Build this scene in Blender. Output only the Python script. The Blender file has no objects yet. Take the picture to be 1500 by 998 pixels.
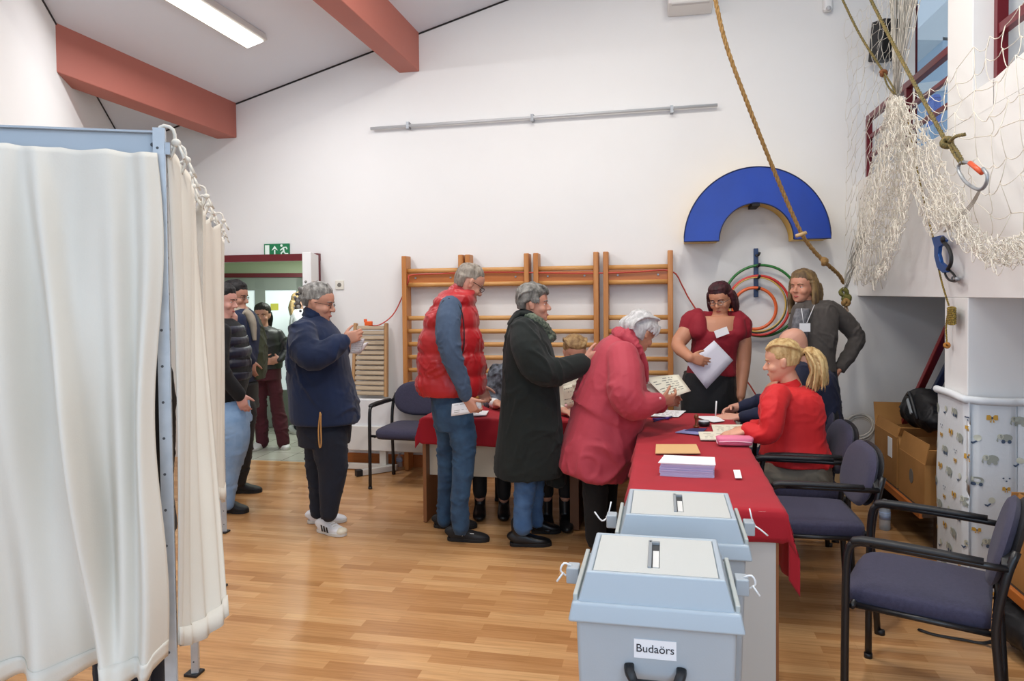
import bpy, math, random
import numpy as np
from mathutils import Vector, Matrix, noise
random.seed(7); np.random.seed(7)
S = bpy.context.scene
COL = S.collection
PI = math.pi

# ------------------------------------------------------------------ camera
F, CX, CY, H = 1050.0, 750.0, 459.0, 1.58          # focal length in px of the 1500x998 frame, principal point, eye height
yaw, pit, rl = math.radians(11.8), math.radians(-1.5), 0.010
V = lambda *a: np.array(a, float)
CAM = V(0, 0, H)
fw = V(-math.sin(yaw)*math.cos(pit), math.cos(yaw)*math.cos(pit), math.sin(pit))
r0 = V(math.cos(yaw), math.sin(yaw), 0); u0 = np.cross(r0, fw)
rt = r0*math.cos(rl)-u0*math.sin(rl); up = u0*math.cos(rl)+r0*math.sin(rl)
cam = bpy.data.cameras.new('camera'); co = bpy.data.objects.new('camera', cam); COL.objects.link(co)
cam.sensor_width = 36; cam.lens = F/1500*36; cam.shift_y = -(499-CY)/1500; cam.clip_start = 0.02; cam.clip_end = 200
m = Matrix.Identity(4)
for i in range(3):
    m[i][0], m[i][1], m[i][2], m[i][3] = rt[i], up[i], -fw[i], CAM[i]
co.matrix_world = m
S.camera = co
S.view_settings.view_transform = 'Standard'; S.view_settings.look = 'None'
S.view_settings.gamma = 1; S.view_settings.use_curve_mapping = False
S.view_settings.exposure = -0.26

# ------------------------------------------------------------------ world and lights
W = bpy.data.worlds.new('world'); S.world = W; W.use_nodes = True
bg = W.node_tree.nodes['Background']; bg.inputs[0].default_value = (0.62, 0.80, 1.0, 1); bg.inputs[1].default_value = 0.9

def area(name, loc, target, size, size_y, energy, color=(1, 1, 1)):
    l = bpy.data.lights.new(name, 'AREA'); l.shape = 'RECTANGLE'; l.size = size; l.size_y = size_y
    l.energy = energy; l.color = color
    o = bpy.data.objects.new(name, l); COL.objects.link(o); o.location = loc
    d = Vector(target)-Vector(loc); o.rotation_euler = d.to_track_quat('-Z', 'Y').to_euler()
    return o
# bluish daylight through the window front behind the photographer and a window high on the near right
area('window_daylight', (-0.8, -1.7, 1.9), (-0.2, 6, 1.0), 4.6, 2.2, 72, (0.60, 0.77, 1.0))
area('side_window_daylight', (1.45, 0.0, 2.4), (-2.6, 2.4, 1.0), 2.0, 1.4, 66, (0.68, 0.83, 1.0))
# rows of tube fixtures on the sloping ceiling (the one in view gives its own light further down)
area('tube_light_left_near', (-3.19, 1.7, 3.58), (-2.9, 1.8, 0), 0.14, 1.3, 36, (0.97, 0.98, 1.0))
area('tube_light_middle', (-1.0, 4.3, 4.18), (-0.8, 4.3, 0), 0.14, 1.3, 54, (1.0, 0.965, 0.91))
area('tube_light_middle_near', (-1.0, 1.7, 4.18), (-0.8, 1.8, 0), 0.14, 1.3, 44, (1.0, 0.975, 0.93))
area('tube_light_right', (0.5, 3.2, 4.55), (0.6, 3.6, 0.6), 0.14, 1.3, 58, (1.0, 0.95, 0.86))

# ------------------------------------------------------------------ pixel -> place helpers (every call names the real distance)
def ray(x, y): return fw+rt*(x-CX)/F-up*(y-CY)/F
def PZ(x, y, z=0.0): d = ray(x, y); return CAM+d*(z-H)/d[2]
def PY(x, y, Y): d = ray(x, y); return CAM+d*Y/d[1]
def PX(x, y, X): d = ray(x, y); return CAM+d*X/d[0]
def PT(x, y, t): return CAM+ray(x, y)*t

# ------------------------------------------------------------------ materials
def lin(c):
    if isinstance(c, str): c = [int(c[i:i+2], 16)/255 for i in (1, 3, 5)]
    return tuple(((x/12.92) if x <= 0.04045 else ((x+0.055)/1.055)**2.4) for x in c)+(1,)
MATS = {}
def mat(name, c, rough=0.6, metal=0.0, c2=None, nscale=8, bump=0.0, bscale=60, spec=0.5, stretch=None, sheen=0, emit=None, estr=1, alpha=None, trans=0):
    if name in MATS: return MATS[name]
    mt = bpy.data.materials.new(name); mt.use_nodes = True; N = mt.node_tree.nodes; L = mt.node_tree.links
    b = N['Principled BSDF']; b.inputs['Base Color'].default_value = lin(c); b.inputs['Roughness'].default_value = rough
    b.inputs['Metallic'].default_value = metal; b.inputs['Specular IOR Level'].default_value = spec
    if sheen: b.inputs['Sheen Weight'].default_value = sheen
    if trans: b.inputs['Transmission Weight'].default_value = trans
    tc = N.new('ShaderNodeTexCoord'); mp = N.new('ShaderNodeMapping'); L.new(tc.outputs['Object'], mp.inputs[0])
    if stretch: mp.inputs['Scale'].default_value = stretch
    if c2 is not None:
        n = N.new('ShaderNodeTexNoise'); n.inputs['Scale'].default_value = nscale; n.inputs['Detail'].default_value = 4
        L.new(mp.outputs[0], n.inputs['Vector'])
        mx = N.new('ShaderNodeMix'); mx.data_type = 'RGBA'; mx.inputs[6].default_value = lin(c); mx.inputs[7].default_value = lin(c2)
        rp = N.new('ShaderNodeMapRange'); rp.inputs[1].default_value = 0.35; rp.inputs[2].default_value = 0.65
        L.new(n.outputs[0], rp.inputs[0]); L.new(rp.outputs[0], mx.inputs[0]); L.new(mx.outputs[2], b.inputs['Base Color'])
    if bump:
        n2 = N.new('ShaderNodeTexNoise'); n2.inputs['Scale'].default_value = bscale; n2.inputs['Detail'].default_value = 3
        L.new(mp.outputs[0], n2.inputs['Vector'])
        bp = N.new('ShaderNodeBump'); bp.inputs['Strength'].default_value = bump; bp.inputs['Distance'].default_value = 0.01
        L.new(n2.outputs[0], bp.inputs['Height']); L.new(bp.outputs[0], b.inputs['Normal'])
    if emit is not None:
        b.inputs['Emission Color'].default_value = lin(emit); b.inputs['Emission Strength'].default_value = estr
    if alpha is not None: b.inputs['Alpha'].default_value = alpha
    MATS[name] = mt; return mt

def floor_mat():
    mt = bpy.data.materials.new('parquet'); mt.use_nodes = True; N = mt.node_tree.nodes; L = mt.node_tree.links; b = N['Principled BSDF']
    tc = N.new('ShaderNodeTexCoord')
    def brick(sc, off):
        br = N.new('ShaderNodeTexBrick'); br.inputs['Scale'].default_value = 1; br.inputs['Brick Width'].default_value = sc
        br.inputs['Row Height'].default_value = 0.066; br.inputs['Mortar Size'].default_value = 0.0009; br.inputs['Mortar Smooth'].default_value = 0.6
        br.offset = off; br.inputs['Color1'].default_value = (0, 0, 0, 1); br.inputs['Color2'].default_value = (1, 1, 1, 1); br.inputs['Mortar'].default_value = (0.35, 0.35, 0.35, 1)
        br.inputs['Bias'].default_value = 0.0
        L.new(tc.outputs['Object'], br.inputs['Vector']); return br
    br = brick(0.42, 0.37)
    cr = N.new('ShaderNodeValToRGB'); e = cr.color_ramp.elements
    e[0].position = 0; e[0].color = lin('#b98554'); e[1].position = 1; e[1].color = lin('#daab77')
    k = e.new(0.5); k.color = lin('#cc9965')
    L.new(br.outputs['Color'], cr.inputs[0])
    mp = N.new('ShaderNodeMapping'); mp.inputs['Scale'].default_value = (3, 60, 1); L.new(tc.outputs['Object'], mp.inputs[0])
    n = N.new('ShaderNodeTexNoise'); n.inputs['Scale'].default_value = 1.2; n.inputs['Detail'].default_value = 5; L.new(mp.outputs[0], n.inputs['Vector'])
    mx = N.new('ShaderNodeMix'); mx.data_type = 'RGBA'; mx.blend_type = 'MULTIPLY'; mx.inputs[0].default_value = 0.45
    g = N.new('ShaderNodeValToRGB'); g.color_ramp.elements[0].position = 0.3; g.color_ramp.elements[0].color = (0.55, 0.5, 0.45, 1); g.color_ramp.elements[1].position = 0.6
    L.new(n.outputs[0], g.inputs[0]); L.new(cr.outputs[0], mx.inputs[6]); L.new(g.outputs[0], mx.inputs[7])
    L.new(mx.outputs[2], b.inputs['Base Color']); b.inputs['Roughness'].default_value = 0.27; b.inputs['Specular IOR Level'].default_value = 0.5
    bp = N.new('ShaderNodeBump'); bp.inputs['Strength'].default_value = 0.05; bp.inputs['Distance'].default_value = 0.002
    L.new(n.outputs[0], bp.inputs['Height']); L.new(bp.outputs[0], b.inputs['Normal'])
    return mt

def tile_mat():
    mt = bpy.data.materials.new('corridor_tile'); mt.use_nodes = True; N = mt.node_tree.nodes; L = mt.node_tree.links; b = N['Principled BSDF']
    tc = N.new('ShaderNodeTexCoord'); br = N.new('ShaderNodeTexBrick'); br.offset = 0
    for k_, v_ in dict(Scale=1).items(): br.inputs[k_].default_value = v_
    br.inputs['Brick Width'].default_value = 0.3; br.inputs['Row Height'].default_value = 0.3; br.inputs['Mortar Size'].default_value = 0.005
    br.inputs['Color1'].default_value = lin('#c9c8be'); br.inputs['Color2'].default_value = lin('#bdbcb2'); br.inputs['Mortar'].default_value = lin('#8e8d84')
    L.new(tc.outputs['Object'], br.inputs['Vector']); L.new(br.outputs['Color'], b.inputs['Base Color']); b.inputs['Roughness'].default_value = 0.2
    return mt

M_wall = mat('white_wall_paint', '#ebeae8', 0.85, c2='#eeedeb', nscale=1.2, bump=0.05, bscale=25)
M_ceil = mat('ceiling_paint', '#e4e7ee', 0.9)
M_beam = mat('terracotta_paint', '#b4695a', 0.6, c2='#b86d5e', nscale=2)
M_maroon = mat('maroon_paint', '#6a1620', 0.35)
M_dark = mat('dark_gap', '#2a2828', 0.9)
M_wood = mat('beech_wood', '#c98a4e', 0.42, c2='#b97538', nscale=3, stretch=(8, 8, 0.6), bump=0.05)
M_woodh = mat('beech_wood_rung', '#d9a566', 0.4, c2='#cb9253', nscale=3, stretch=(0.8, 8, 8))
M_woodo = mat('orange_wood', '#bd7138', 0.4, c2='#ae6129', nscale=3, stretch=(0.8, 8, 8))
M_black = mat('black_metal', '#17171a', 0.35)
M_blackp = mat('black_plastic', '#1b1c1f', 0.5)
M_steel = mat('galvanised_steel', '#a5a9ad', 0.42, 0.55, c2='#8f9398', nscale=20)
M_white = mat('white_plastic', '#ededec', 0.45)
M_paper = mat('white_paper', '#eeeef0', 0.8)
M_creamp = mat('cream_paper', '#eae6d2', 0.8)
M_ink = mat('grey_ink', '#8d8c84', 0.9)

# ------------------------------------------------------------------ mesh helpers
def unit(a):
    a = np.asarray(a, float); n = np.linalg.norm(a); return a/n if n > 1e-12 else a
def rotm(ax, ang):
    return np.array(Matrix.Rotation(ang, 3, Vector(ax)))
def rz(a): return rotm((0, 0, 1), a)
def smoothpts(P, k=4):
    P = np.asarray(P, float)
    if len(P) < 3: return P
    Q = np.vstack([2*P[0]-P[1], P, 2*P[-1]-P[-2]]); out = []
    for i in range(1, len(Q)-2):
        a, b, c, d = Q[i-1], Q[i], Q[i+1], Q[i+2]
        for j in range(k):
            t = j/k
            out.append(0.5*((2*b)+(c-a)*t+(2*a-5*b+4*c-d)*t*t+(3*b-a-3*c+d)*t**3))
    out.append(P[-1]); return np.array(out)
class MB:
    def __init__(s): s.v = []; s.f = []; s.m = []
    def add(s, vs, fs, mi=0):
        o = len(s.v); s.v += [tuple(map(float, q)) for q in vs]
        for f in fs: s.f.append(tuple(o+i for i in f)); s.m.append(mi)
        return s
    def box(s, c, sz, R=None, mi=0):
        c = np.array(c, float); h = np.array(sz, float)/2; R = np.eye(3) if R is None else R
        vs = [c+R@(h*V(x, y, z)) for x in (-1, 1) for y in (-1, 1) for z in (-1, 1)]
        return s.add(vs, [(0, 1, 3, 2), (4, 6, 7, 5), (0, 4, 5, 1), (2, 3, 7, 6), (0, 2, 6, 4), (1, 5, 7, 3)], mi)
    def bar(s, p0, p1, w, h, upv=(0, 0, 1), mi=0):
        p0 = np.array(p0, float); p1 = np.array(p1, float); x = unit(p1-p0); y = unit(np.cross(upv, x)); z = np.cross(x, y)
        R = np.array([x, y, z]).T
        return s.box((p0+p1)/2, (np.linalg.norm(p1-p0), w, h), R, mi)
    def hexa(s, q, mi=0):    # 8 corners: bottom 4 ccw, top 4 ccw
        return s.add(q, [(3, 2, 1, 0), (4, 5, 6, 7), (0, 1, 5, 4), (1, 2, 6, 5), (2, 3, 7, 6), (3, 0, 4, 7)], mi)
    def prism(s, poly, vec, mi=0):
        n = len(poly); vec = np.array(vec, float); a = [np.array(p, float) for p in poly]; b = [p+vec for p in a]
        fs = [tuple(range(n))[::-1], tuple(range(n, 2*n))]+[(i, (i+1) % n, n+(i+1) % n, n+i) for i in range(n)]
        return s.add(a+b, fs, mi)
    def loft(s, pts, rad, lat=None, seg=16, n=2.0, k=1, mi=0, cap=True, closed=False):
        """pts: centres, rad: r or (a,b) per point (a along lat), lat: side vector"""
        P = np.array(pts, float); R_ = np.array([(r, r) if np.isscalar(r) else tuple(r)[:2] for r in (rad if hasattr(rad, '__len__') else [rad]*len(P))], float)
        if k > 1 and len(P) > 2:
            A = smoothpts(np.hstack([P, R_]), k); P = A[:, :3]; R_ = np.maximum(A[:, 3:], 1e-4)
        N_ = len(P); T_ = []
        for i in range(N_):
            if closed: t = P[(i+1) % N_]-P[i-1]
            else: t = P[min(i+1, N_-1)]-P[max(i-1, 0)]
            T_.append(unit(t))
        if lat is None:
            h = V(0, 0, 1) if abs(T_[0][2]) < 0.9 else V(1, 0, 0); u = unit(np.cross(h, T_[0]))
        vs = []
        for i in range(N_):
            if lat is not None:
                l_ = lat[i] if (isinstance(lat, list)) else lat
                u = unit(np.array(l_, float)-T_[i]*np.dot(l_, T_[i]))
            else: u = unit(u-T_[i]*np.dot(u, T_[i]))
            w = np.cross(T_[i], u)
            for j in range(seg):
                a = 2*PI*j/seg; c_, s_ = math.cos(a), math.sin(a)
                cx = math.copysign(abs(c_)**(2/n), c_); sx = math.copysign(abs(s_)**(2/n), s_)
                vs.append(P[i]+u*R_[i][0]*cx+w*R_[i][1]*sx)
        fs = []; rng = N_ if closed else N_-1
        for i in range(rng):
            for j in range(seg):
                a0 = i*seg; b0 = ((i+1) % N_)*seg
                fs.append((a0+j, a0+(j+1) % seg, b0+(j+1) % seg, b0+j))
        if cap and not closed:
            fs.append(tuple(range(seg))[::-1]); fs.append(tuple((N_-1)*seg+j for j in range(seg)))
        return s.add(vs, fs, mi)
    def tube(s, pts, r, seg=8, k=1, mi=0, closed=False): return s.loft(pts, [r]*len(pts), None, seg, 2.0, k, mi, True, closed)
    def limb(s, pts, rad, lat=None, seg=14, k=3, mi=0):
        s.loft(pts, rad, lat, seg, 2.0, k, mi)
        for i in (0, -1):
            r = rad[i]; r = min(r) if hasattr(r, '__len__') else r
            s.ball(pts[i], (r, r, r), mi=mi)
        return s
    def cyl(s, p0, p1, r, seg=16, mi=0, r1=None): return s.loft([p0, p1], [r, r if r1 is None else r1], None, seg, 2.0, 1, mi)
    def ball(s, c, r, R=None, mi=0, nu=14, nv=9):
        c = np.array(c, float); r = np.array((r, r, r) if np.isscalar(r) else r, float); R = np.eye(3) if R is None else R
        vs = [c+R@(r*V(0, 0, 1))]
        for i in range(1, nv):
            th = PI*i/nv
            for j in range(nu):
                ph = 2*PI*j/nu; vs.append(c+R@(r*V(math.sin(th)*math.cos(ph), math.sin(th)*math.sin(ph), math.cos(th))))
        vs.append(c+R@(r*V(0, 0, -1))); fs = []
        for j in range(nu): fs.append((0, 1+j, 1+(j+1) % nu))
        for i in range(nv-2):
            for j in range(nu):
                a = 1+i*nu; fs.append((a+j, a+nu+j, a+nu+(j+1) % nu, a+(j+1) % nu))
        a = 1+(nv-2)*nu
        for j in range(nu): fs.append((a+j, len(vs)-1, a+(j+1) % nu))
        return s.add(vs, fs, mi)
    def grid(s, fn, nu, nv, mi=0):
        vs = [fn(i/nu, j/nv) for j in range(nv+1) for i in range(nu+1)]
        fs = [(j*(nu+1)+i, j*(nu+1)+i+1, (j+1)*(nu+1)+i+1, (j+1)*(nu+1)+i) for j in range(nv) for i in range(nu)]
        return s.add(vs, fs, mi)

def empty(name, loc, label, cat, group=None, rotz=0):
    o = bpy.data.objects.new(name, None); COL.objects.link(o); o.location = tuple(map(float, loc)); o.rotation_euler = (0, 0, rotz); o.empty_display_size = 0.1
    tag(o, label, cat, group); return o
def tag(o, label=None, cat=None, group=None, kind=None):
    if label: o['label'] = label
    if cat: o['category'] = cat
    if group: o['group'] = group
    if kind: o['kind'] = kind
    return o
def build(name, mb, mats, parent=None, smooth=False, bevel=0, origin=None, thick=0, label=None, local=False, offs=-1, seg=2, kind=None):
    """one mesh object. World coordinates unless local; with a parent they are moved into the parent's frame"""
    vs = np.array(mb.v, float)
    if parent is not None and not local:
        pm = parent.location; W_ = Matrix.Translation(pm) @ parent.rotation_euler.to_matrix().to_4x4()
        p2 = parent.parent
        if p2 is not None: W_ = (Matrix.Translation(p2.location) @ p2.rotation_euler.to_matrix().to_4x4()) @ W_
        Wi = np.array(W_.inverted()); vs = vs@Wi[:3, :3].T+Wi[:3, 3]
    if origin is None: origin = V(0, 0, 0) if parent is not None else (V((vs[:, 0].min()+vs[:, 0].max())/2, (vs[:, 1].min()+vs[:, 1].max())/2, vs[:, 2].min()))
    origin = np.array(origin, float)
    me = bpy.data.meshes.new(name); me.from_pydata([tuple(q) for q in (vs-origin)], [], mb.f); me.update()
    mats = mats if isinstance(mats, (list, tuple)) else [mats]
    for mt in mats: me.materials.append(mt)
    me.polygons.foreach_set('material_index', mb.m)
    if smooth: me.polygons.foreach_set('use_smooth', [True]*len(me.polygons))
    o = bpy.data.objects.new(name, me); COL.objects.link(o); o.location = tuple(origin)
    if parent is not None: o.parent = parent
    if thick: md = o.modifiers.new('thickness', 'SOLIDIFY'); md.thickness = thick; md.offset = offs
    if bevel:
        md = o.modifiers.new('bevel', 'BEVEL'); md.width = bevel; md.segments = seg; md.limit_method = 'ANGLE'; md.angle_limit = math.radians(35)
        me.polygons.foreach_set('use_smooth', [True]*len(me.polygons))
        w = o.modifiers.new('wn', 'WEIGHTED_NORMAL'); w.keep_sharp = False
    if label: o['label'] = label
    if kind: o['kind'] = kind
    return o
def struct(name, mb, mats, **kw):
    o = build(name, mb, mats, origin=(0, 0, 0), **kw); o['kind'] = 'structure'; return o
def blob(name, mb, mats, parent=None, voxel=0.008, smooth=3, wr=0, wf=9, stretch=(1, 1, 1), origin=None, label=None, matfn=None, ridge=True, seed=0):
    """union of closed shapes turned into one continuous skin"""
    o = build('tmp', mb, mats, parent, origin=origin)
    md = o.modifiers.new('r', 'REMESH'); md.mode = 'VOXEL'; md.voxel_size = voxel
    if smooth: sm = o.modifiers.new('s', 'SMOOTH'); sm.iterations = smooth; sm.factor = 0.5
    dg = bpy.context.evaluated_depsgraph_get(); dg.update()
    me = bpy.data.meshes.new_from_object(o.evaluated_get(dg)); me.name = name
    old = o.data; o.modifiers.clear(); o.data = me; bpy.data.meshes.remove(old); o.name = name
    me.materials.clear()
    for mt in (mats if isinstance(mats, (list, tuple)) else [mats]): me.materials.append(mt)
    n = len(me.vertices)
    if wr:
        co_ = np.zeros(n*3); me.vertices.foreach_get('co', co_); co_ = co_.reshape(-1, 3)
        no = np.zeros(n*3); me.vertices.foreach_get('normal', no); no = no.reshape(-1, 3)
        q = co_*np.array(stretch)*wf+seed
        if ridge:
            w_ = np.array([noise.noise_vector(Vector(p*.5)) for p in q])*.8; q2 = q+w_
            n1 = np.abs(np.array([noise.noise(Vector(p)) for p in q2])); n2 = np.abs(np.array([noise.noise(Vector(p*2.1+7)) for p in q2]))
            m1 = np.clip(np.array([noise.noise(Vector(p*.6+11)) for p in q])*1.6+.55, 0, 1)
            d = np.clip(1-n1*4.5, 0, 1)**1.3*1.3*m1+np.clip(1-n2*4.0, 0, 1)*.5*m1+np.array([noise.noise(Vector(p*.45+5)) for p in q])*1.1-.4
        else: d = np.array([noise.noise(Vector(p)) for p in q])
        co_ = co_+no*(d*wr)[:, None]; me.vertices.foreach_set('co', co_.ravel()); me.update()
    me.polygons.foreach_set('use_smooth', [True]*len(me.polygons))
    if matfn is not None:
        cs = np.zeros(len(me.polygons)*3); me.polygons.foreach_get('center', cs); cs = cs.reshape(-1, 3)+np.array(o.location if parent is None else parent.location)
        me.polygons.foreach_set('material_index', [int(matfn(c)) for c in cs])
    if label: o['label'] = label
    return o
def text_mb(txt, size):
    cu = bpy.data.curves.new('t', 'FONT'); cu.body = txt; cu.size = size; cu.extrude = 0.0004; cu.align_x = 'CENTER'; cu.align_y = 'CENTER'
    o = bpy.data.objects.new('t', cu); COL.objects.link(o); dg = bpy.context.evaluated_depsgraph_get(); dg.update()
    me = bpy.data.meshes.new_from_object(o.evaluated_get(dg)); mb = MB()
    mb.add([tuple(v.co) for v in me.vertices], [tuple(p.vertices) for p in me.polygons])
    bpy.data.objects.remove(o); bpy.data.meshes.remove(me); return mb
def xform(mb, R, t):
    mb.v = [tuple(np.array(R)@np.array(q)+np.array(t)) for q in mb.v]; return mb
def dup(root, loc, rotz=0, label=None):
    r = root.copy(); COL.objects.link(r); r.location = tuple(map(float, loc)); r.rotation_euler = (0, 0, rotz)
    if label: r['label'] = label
    for ch in list(root.children):
        c = ch.copy(); COL.objects.link(c); c.parent = r
        for g in list(ch.children):
            d = g.copy(); COL.objects.link(d); d.parent = c
    return r

# ================================================================== THE HALL
WY = 6.25                     # back wall plane
ceilz = lambda x: 4.177+0.277*(x+1.339)
RX = 1.55                     # face of the wall on the right
def quad_wall(name, poly, vec, mt, **kw): return struct(name, MB().prism(poly, vec), mt, **kw)

f = MB(); f.box((-1.0, 1.9, -0.05), (9.0, 8.7, 0.1)); struct('floor', f, floor_mat())
f = MB(); f.box((-3.8, 8.25, -0.052), (5.4, 4.0, 0.1)); struct('floor_corridor', f, tile_mat())
# back wall with the door opening, sloping top under the ceiling
DX0, DX1, DZ = -4.30, -3.17, 1.93
b = MB()
def wallpiece(x0, x1, z0a, z0b=None):
    z1a, z1b = ceilz(x0)+0.02, ceilz(x1)+0.02
    b.prism([(x0, WY, z0a), (x1, WY, z0a), (x1, WY, z1b), (x0, WY, z1a)], (0, 0.2, 0))
wallpiece(-5.6, DX0, 0); wallpiece(DX0, DX1, DZ); wallpiece(DX1, 1.97, 0)
wallpiece(2.95, 4.2, 0); b.box((2.46, WY+.1, 1.12), (.98, .2, 2.24)); wallpiece(1.97, 2.95, 4.5)
struct('wall_back', b, M_wall)
# oblique wall on the left
a0, a1 = V(-3.25, 2.9, 0), V(-5.45, 6.62, 0)
nrm = unit(V(-(a1-a0)[1], (a1-a0)[0], 0))
struct('wall_left', MB().prism([a0, a1, a1+V(0, 0, ceilz(a1[0])+.02), a0+V(0, 0, ceilz(a0[0])+.02)], nrm*0.2), M_wall)
c0 = a0+V(0.8, -5.6, 0)
struct('wall_left_near', MB().prism([c0, a0, a0+V(0, 0, ceilz(a0[0])), c0+V(0, 0, ceilz(c0[0]))], (-0.2, 0, 0)), M_wall)
# sloping ceiling
b = MB(); b.prism([(-6.0, -2.5, ceilz(-6.0)), (3.0, -2.5, ceilz(3.0)), (3.0, -2.5, ceilz(3.0)+.1), (-6.0, -2.5, ceilz(-6.0)+.1)], (0, 9.0, 0))
struct('ceiling', b, M_ceil)
# thin dark strip between ceiling and walls
b = MB(); b.prism([(-5.5, WY-.006, ceilz(-5.5)-.014), (3, WY-.006, ceilz(3)-.014), (3, WY-.006, ceilz(3)), (-5.5, WY-.006, ceilz(-5.5))], (0, 0.006, 0))
e = -nrm*0.006
b.prism([a0+V(0, 0, ceilz(a0[0])-.014), a1+V(0, 0, ceilz(a1[0])-.014), a1+V(0, 0, ceilz(a1[0])), a0+V(0, 0, ceilz(a0[0]))], e)
struct('trim_1', b, M_dark)
# terracotta beams under the ceiling
def beam(name, x0, x1, y0, zb):
    q = [(x0, y0, zb), (x1, y0, zb+0.0), (x1, WY, zb+0.0), (x0, WY, zb), (x0, y0, ceilz(x0)+.01), (x1, y0, ceilz(x1)+.01), (x1, WY, ceilz(x1)+.01), (x0, WY, ceilz(x0)+.01)]
    return struct(name, MB().hexa(q), M_beam, bevel=0.008)
beam('beam_1', -4.2, -3.99, 4.1, 3.112); beam('beam_2', -2.335, -2.14, -2.4, 3.609)
# oblique end of the first beam is buried in the left wall
# wooden skirting along the back wall
b = MB(); b.box(((DX1+0.02+4.0)/2, WY-.009, 0.055), (4.0-DX1-0.02, 0.018, 0.11)); struct('baseboard_back', b, M_woodo)

# ---- right side: wall over a row of bays, gallery openings above
T = 0.33
def rwall(b, y0, y1, z0, z1, x=RX, t=T): b.box((x+t/2, (y0+y1)/2, (z0+z1)/2), (t, y1-y0, z1-z0))
ZB = 1.54
b = MB()
rwall(b, -2.5, WY, ZB, 2.46)                # band over the bays
rwall(b, 4.07, 4.40, 2.46, 5.1)             # between the two gallery openings
rwall(b, -2.5, 2.4, 2.46, 5.1)
rwall(b, 2.4, 6.25, 4.3, 5.1)
struct('wall_right', b, M_wall, bevel=0.004)
b = MB(); b.prism([(RX, 3.835, 2.46), (RX, 2.4, 2.46), (RX, 2.4, 2.75), (RX, 3.835, 2.58)], (T, 0, 0)); b.box((RX+T/2, 3.95, 2.52), (T, 0.24, 0.13))
struct('wall_sill', b, M_wall)
# thick pier between the bays and the rear walls of the bays
b = MB(); b.box((RX+0.65, 4.265, ZB/2), (1.3, 0.31, ZB)); struct('wall_pier', b, M_wall, bevel=0.006)
b = MB(); b.box((2.95, 1.9, ZB/2), (0.1, 8.7, ZB)); struct('wall_bay_rear', b, M_wall)
b = MB(); b.box((RX+0.33+0.6, 1.9, ZB+.06), (1.35, 8.6, 0.12)); struct('gallery_floor', b, M_wall)
b = MB()                                      # outer gallery wall with window openings
GX = 2.95
for y0, y1, z0, z1 in ((-2.5, 6.25, ZB, 2.15), (-2.5, 6.25, 4.2, 5.4), (5.75, 6.25, 2.15, 4.2), (-2.5, 2.6, 2.15, 4.2)): rwall(b, y0, y1, z0, z1, GX, 0.2)
struct('wall_gallery', b, M_wall)
# gallery window: maroon frame, glass, ground and building outside
w = MB()
for y in (2.62, 3.65, 4.7, 5.73): w.box((GX+.1, y, 3.18), (0.07, 0.07, 2.05))
for z in (2.18, 3.3, 4.18): w.box((GX+.1, 4.17, z), (0.07, 3.15, 0.07))
wf = struct('window_1', w, M_maroon)
M_glass = mat('window_glass', '#dfeaf2', 0.02, alpha=0.12, spec=0.6)
build('window_glass', MB().box((GX+.1, 4.17, 3.18), (0.008, 3.1, 2.0)), M_glass, wf)
# railing of the gallery (maroon steel)
g = empty('gallery_railing', (RX+.05, 5.2, 2.46), 'maroon steel railing along the gallery opening above the dark bay', 'railing')
z_t = 2.93
b = MB(); b.bar((RX+.05, 4.40, z_t), (RX+.05, 6.12, z_t), 0.045, 0.045); build('top_rail', b, M_maroon, g, bevel=.004)
for z in (2.63, 2.78): build('lower_rail', MB().bar((RX+.05, 4.40, z), (RX+.05, 6.12, z), 0.025, 0.025), M_maroon, g)
for y in (6.12, 5.2, 4.43): build('post', MB().box((RX+.05, y, (2.45+z_t)/2), (0.04, 0.04, z_t-2.45)), M_maroon, g)
g = empty('gallery_window_post', (RX+.12, 3.72, 2.6), 'maroon post with a crossbar in the right-hand gallery opening', 'railing')
q0 = PX(1455, 60, RX+.12); q1 = PX(1469, 60, RX+.12)
yc = (q0[1]+q1[1])/2
build('post', MB().box((RX+.12, yc, 3.2), (0.05, q0[1]-q1[1], 1.3)), M_maroon, g)
zc = PX(1480, 33, RX+.12)[2]
build('crossbar', MB().bar((RX+.12, yc, zc), (RX+.12, 2.5, zc), .04, .05), M_maroon, g)
# window in the end wall of the gallery and what stands outside
w = MB()
for x in (1.99, 2.93): w.box((x, WY+.12, 3.37), (0.05, 0.06, 2.26))
for z in (2.27, 4.47): w.box((2.46, WY+.12, z), (0.94, 0.06, 0.06))
wf = struct('window_2', w, M_maroon)
build('window_glass', MB().box((2.46, WY+.12, 3.37), (0.9, 0.008, 2.2)), M_glass, wf)
b = MB(); q0, q1, q2 = PY(1328, 58, 12.0), PY(1420, 60, 12.0), PY(1420, -30, 12.0); b.prism([q0, q1, q2], (0, 3, 0), 1); b.prism([q0*V(1, 1, 0)+V(0.5, 0, 1.2), q1*V(1, 1, 0)+V(0, 0, 1.2), q1, q0+V(.5, 0, 0)], (0, 3, 0))
tag(build('building', b, [mat('facade', '#b9cfe2', 0.8), mat('roof_white', '#f4f4f2', 0.8)]), 'pale blue house with a white roof outside the gallery window', 'building')
b = MB(); q0, q1 = PY(1335, 138, 9.5), PY(1400, 130, 9.5); b.prism([q0, q1, q1+V(0, 0, .12), q0+V(0, 0, .12)], (0, .5, 0)); b.prism([q0*V(1, 1, 0)+V(0, .03, 1.24), q1*V(1, 1, 0)+V(0, .03, 1.24), q1+V(0, .03, 0), q0+V(0, .03, 0)], (0, .44, 0), 1)
tag(build('garden_wall', b, [mat('ledge_white', '#f1f1ef', .8), mat('garden_wall_blue', '#a9c6e2', .8)]), 'low pale wall with a white top outside the gallery window', 'wall')
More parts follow.
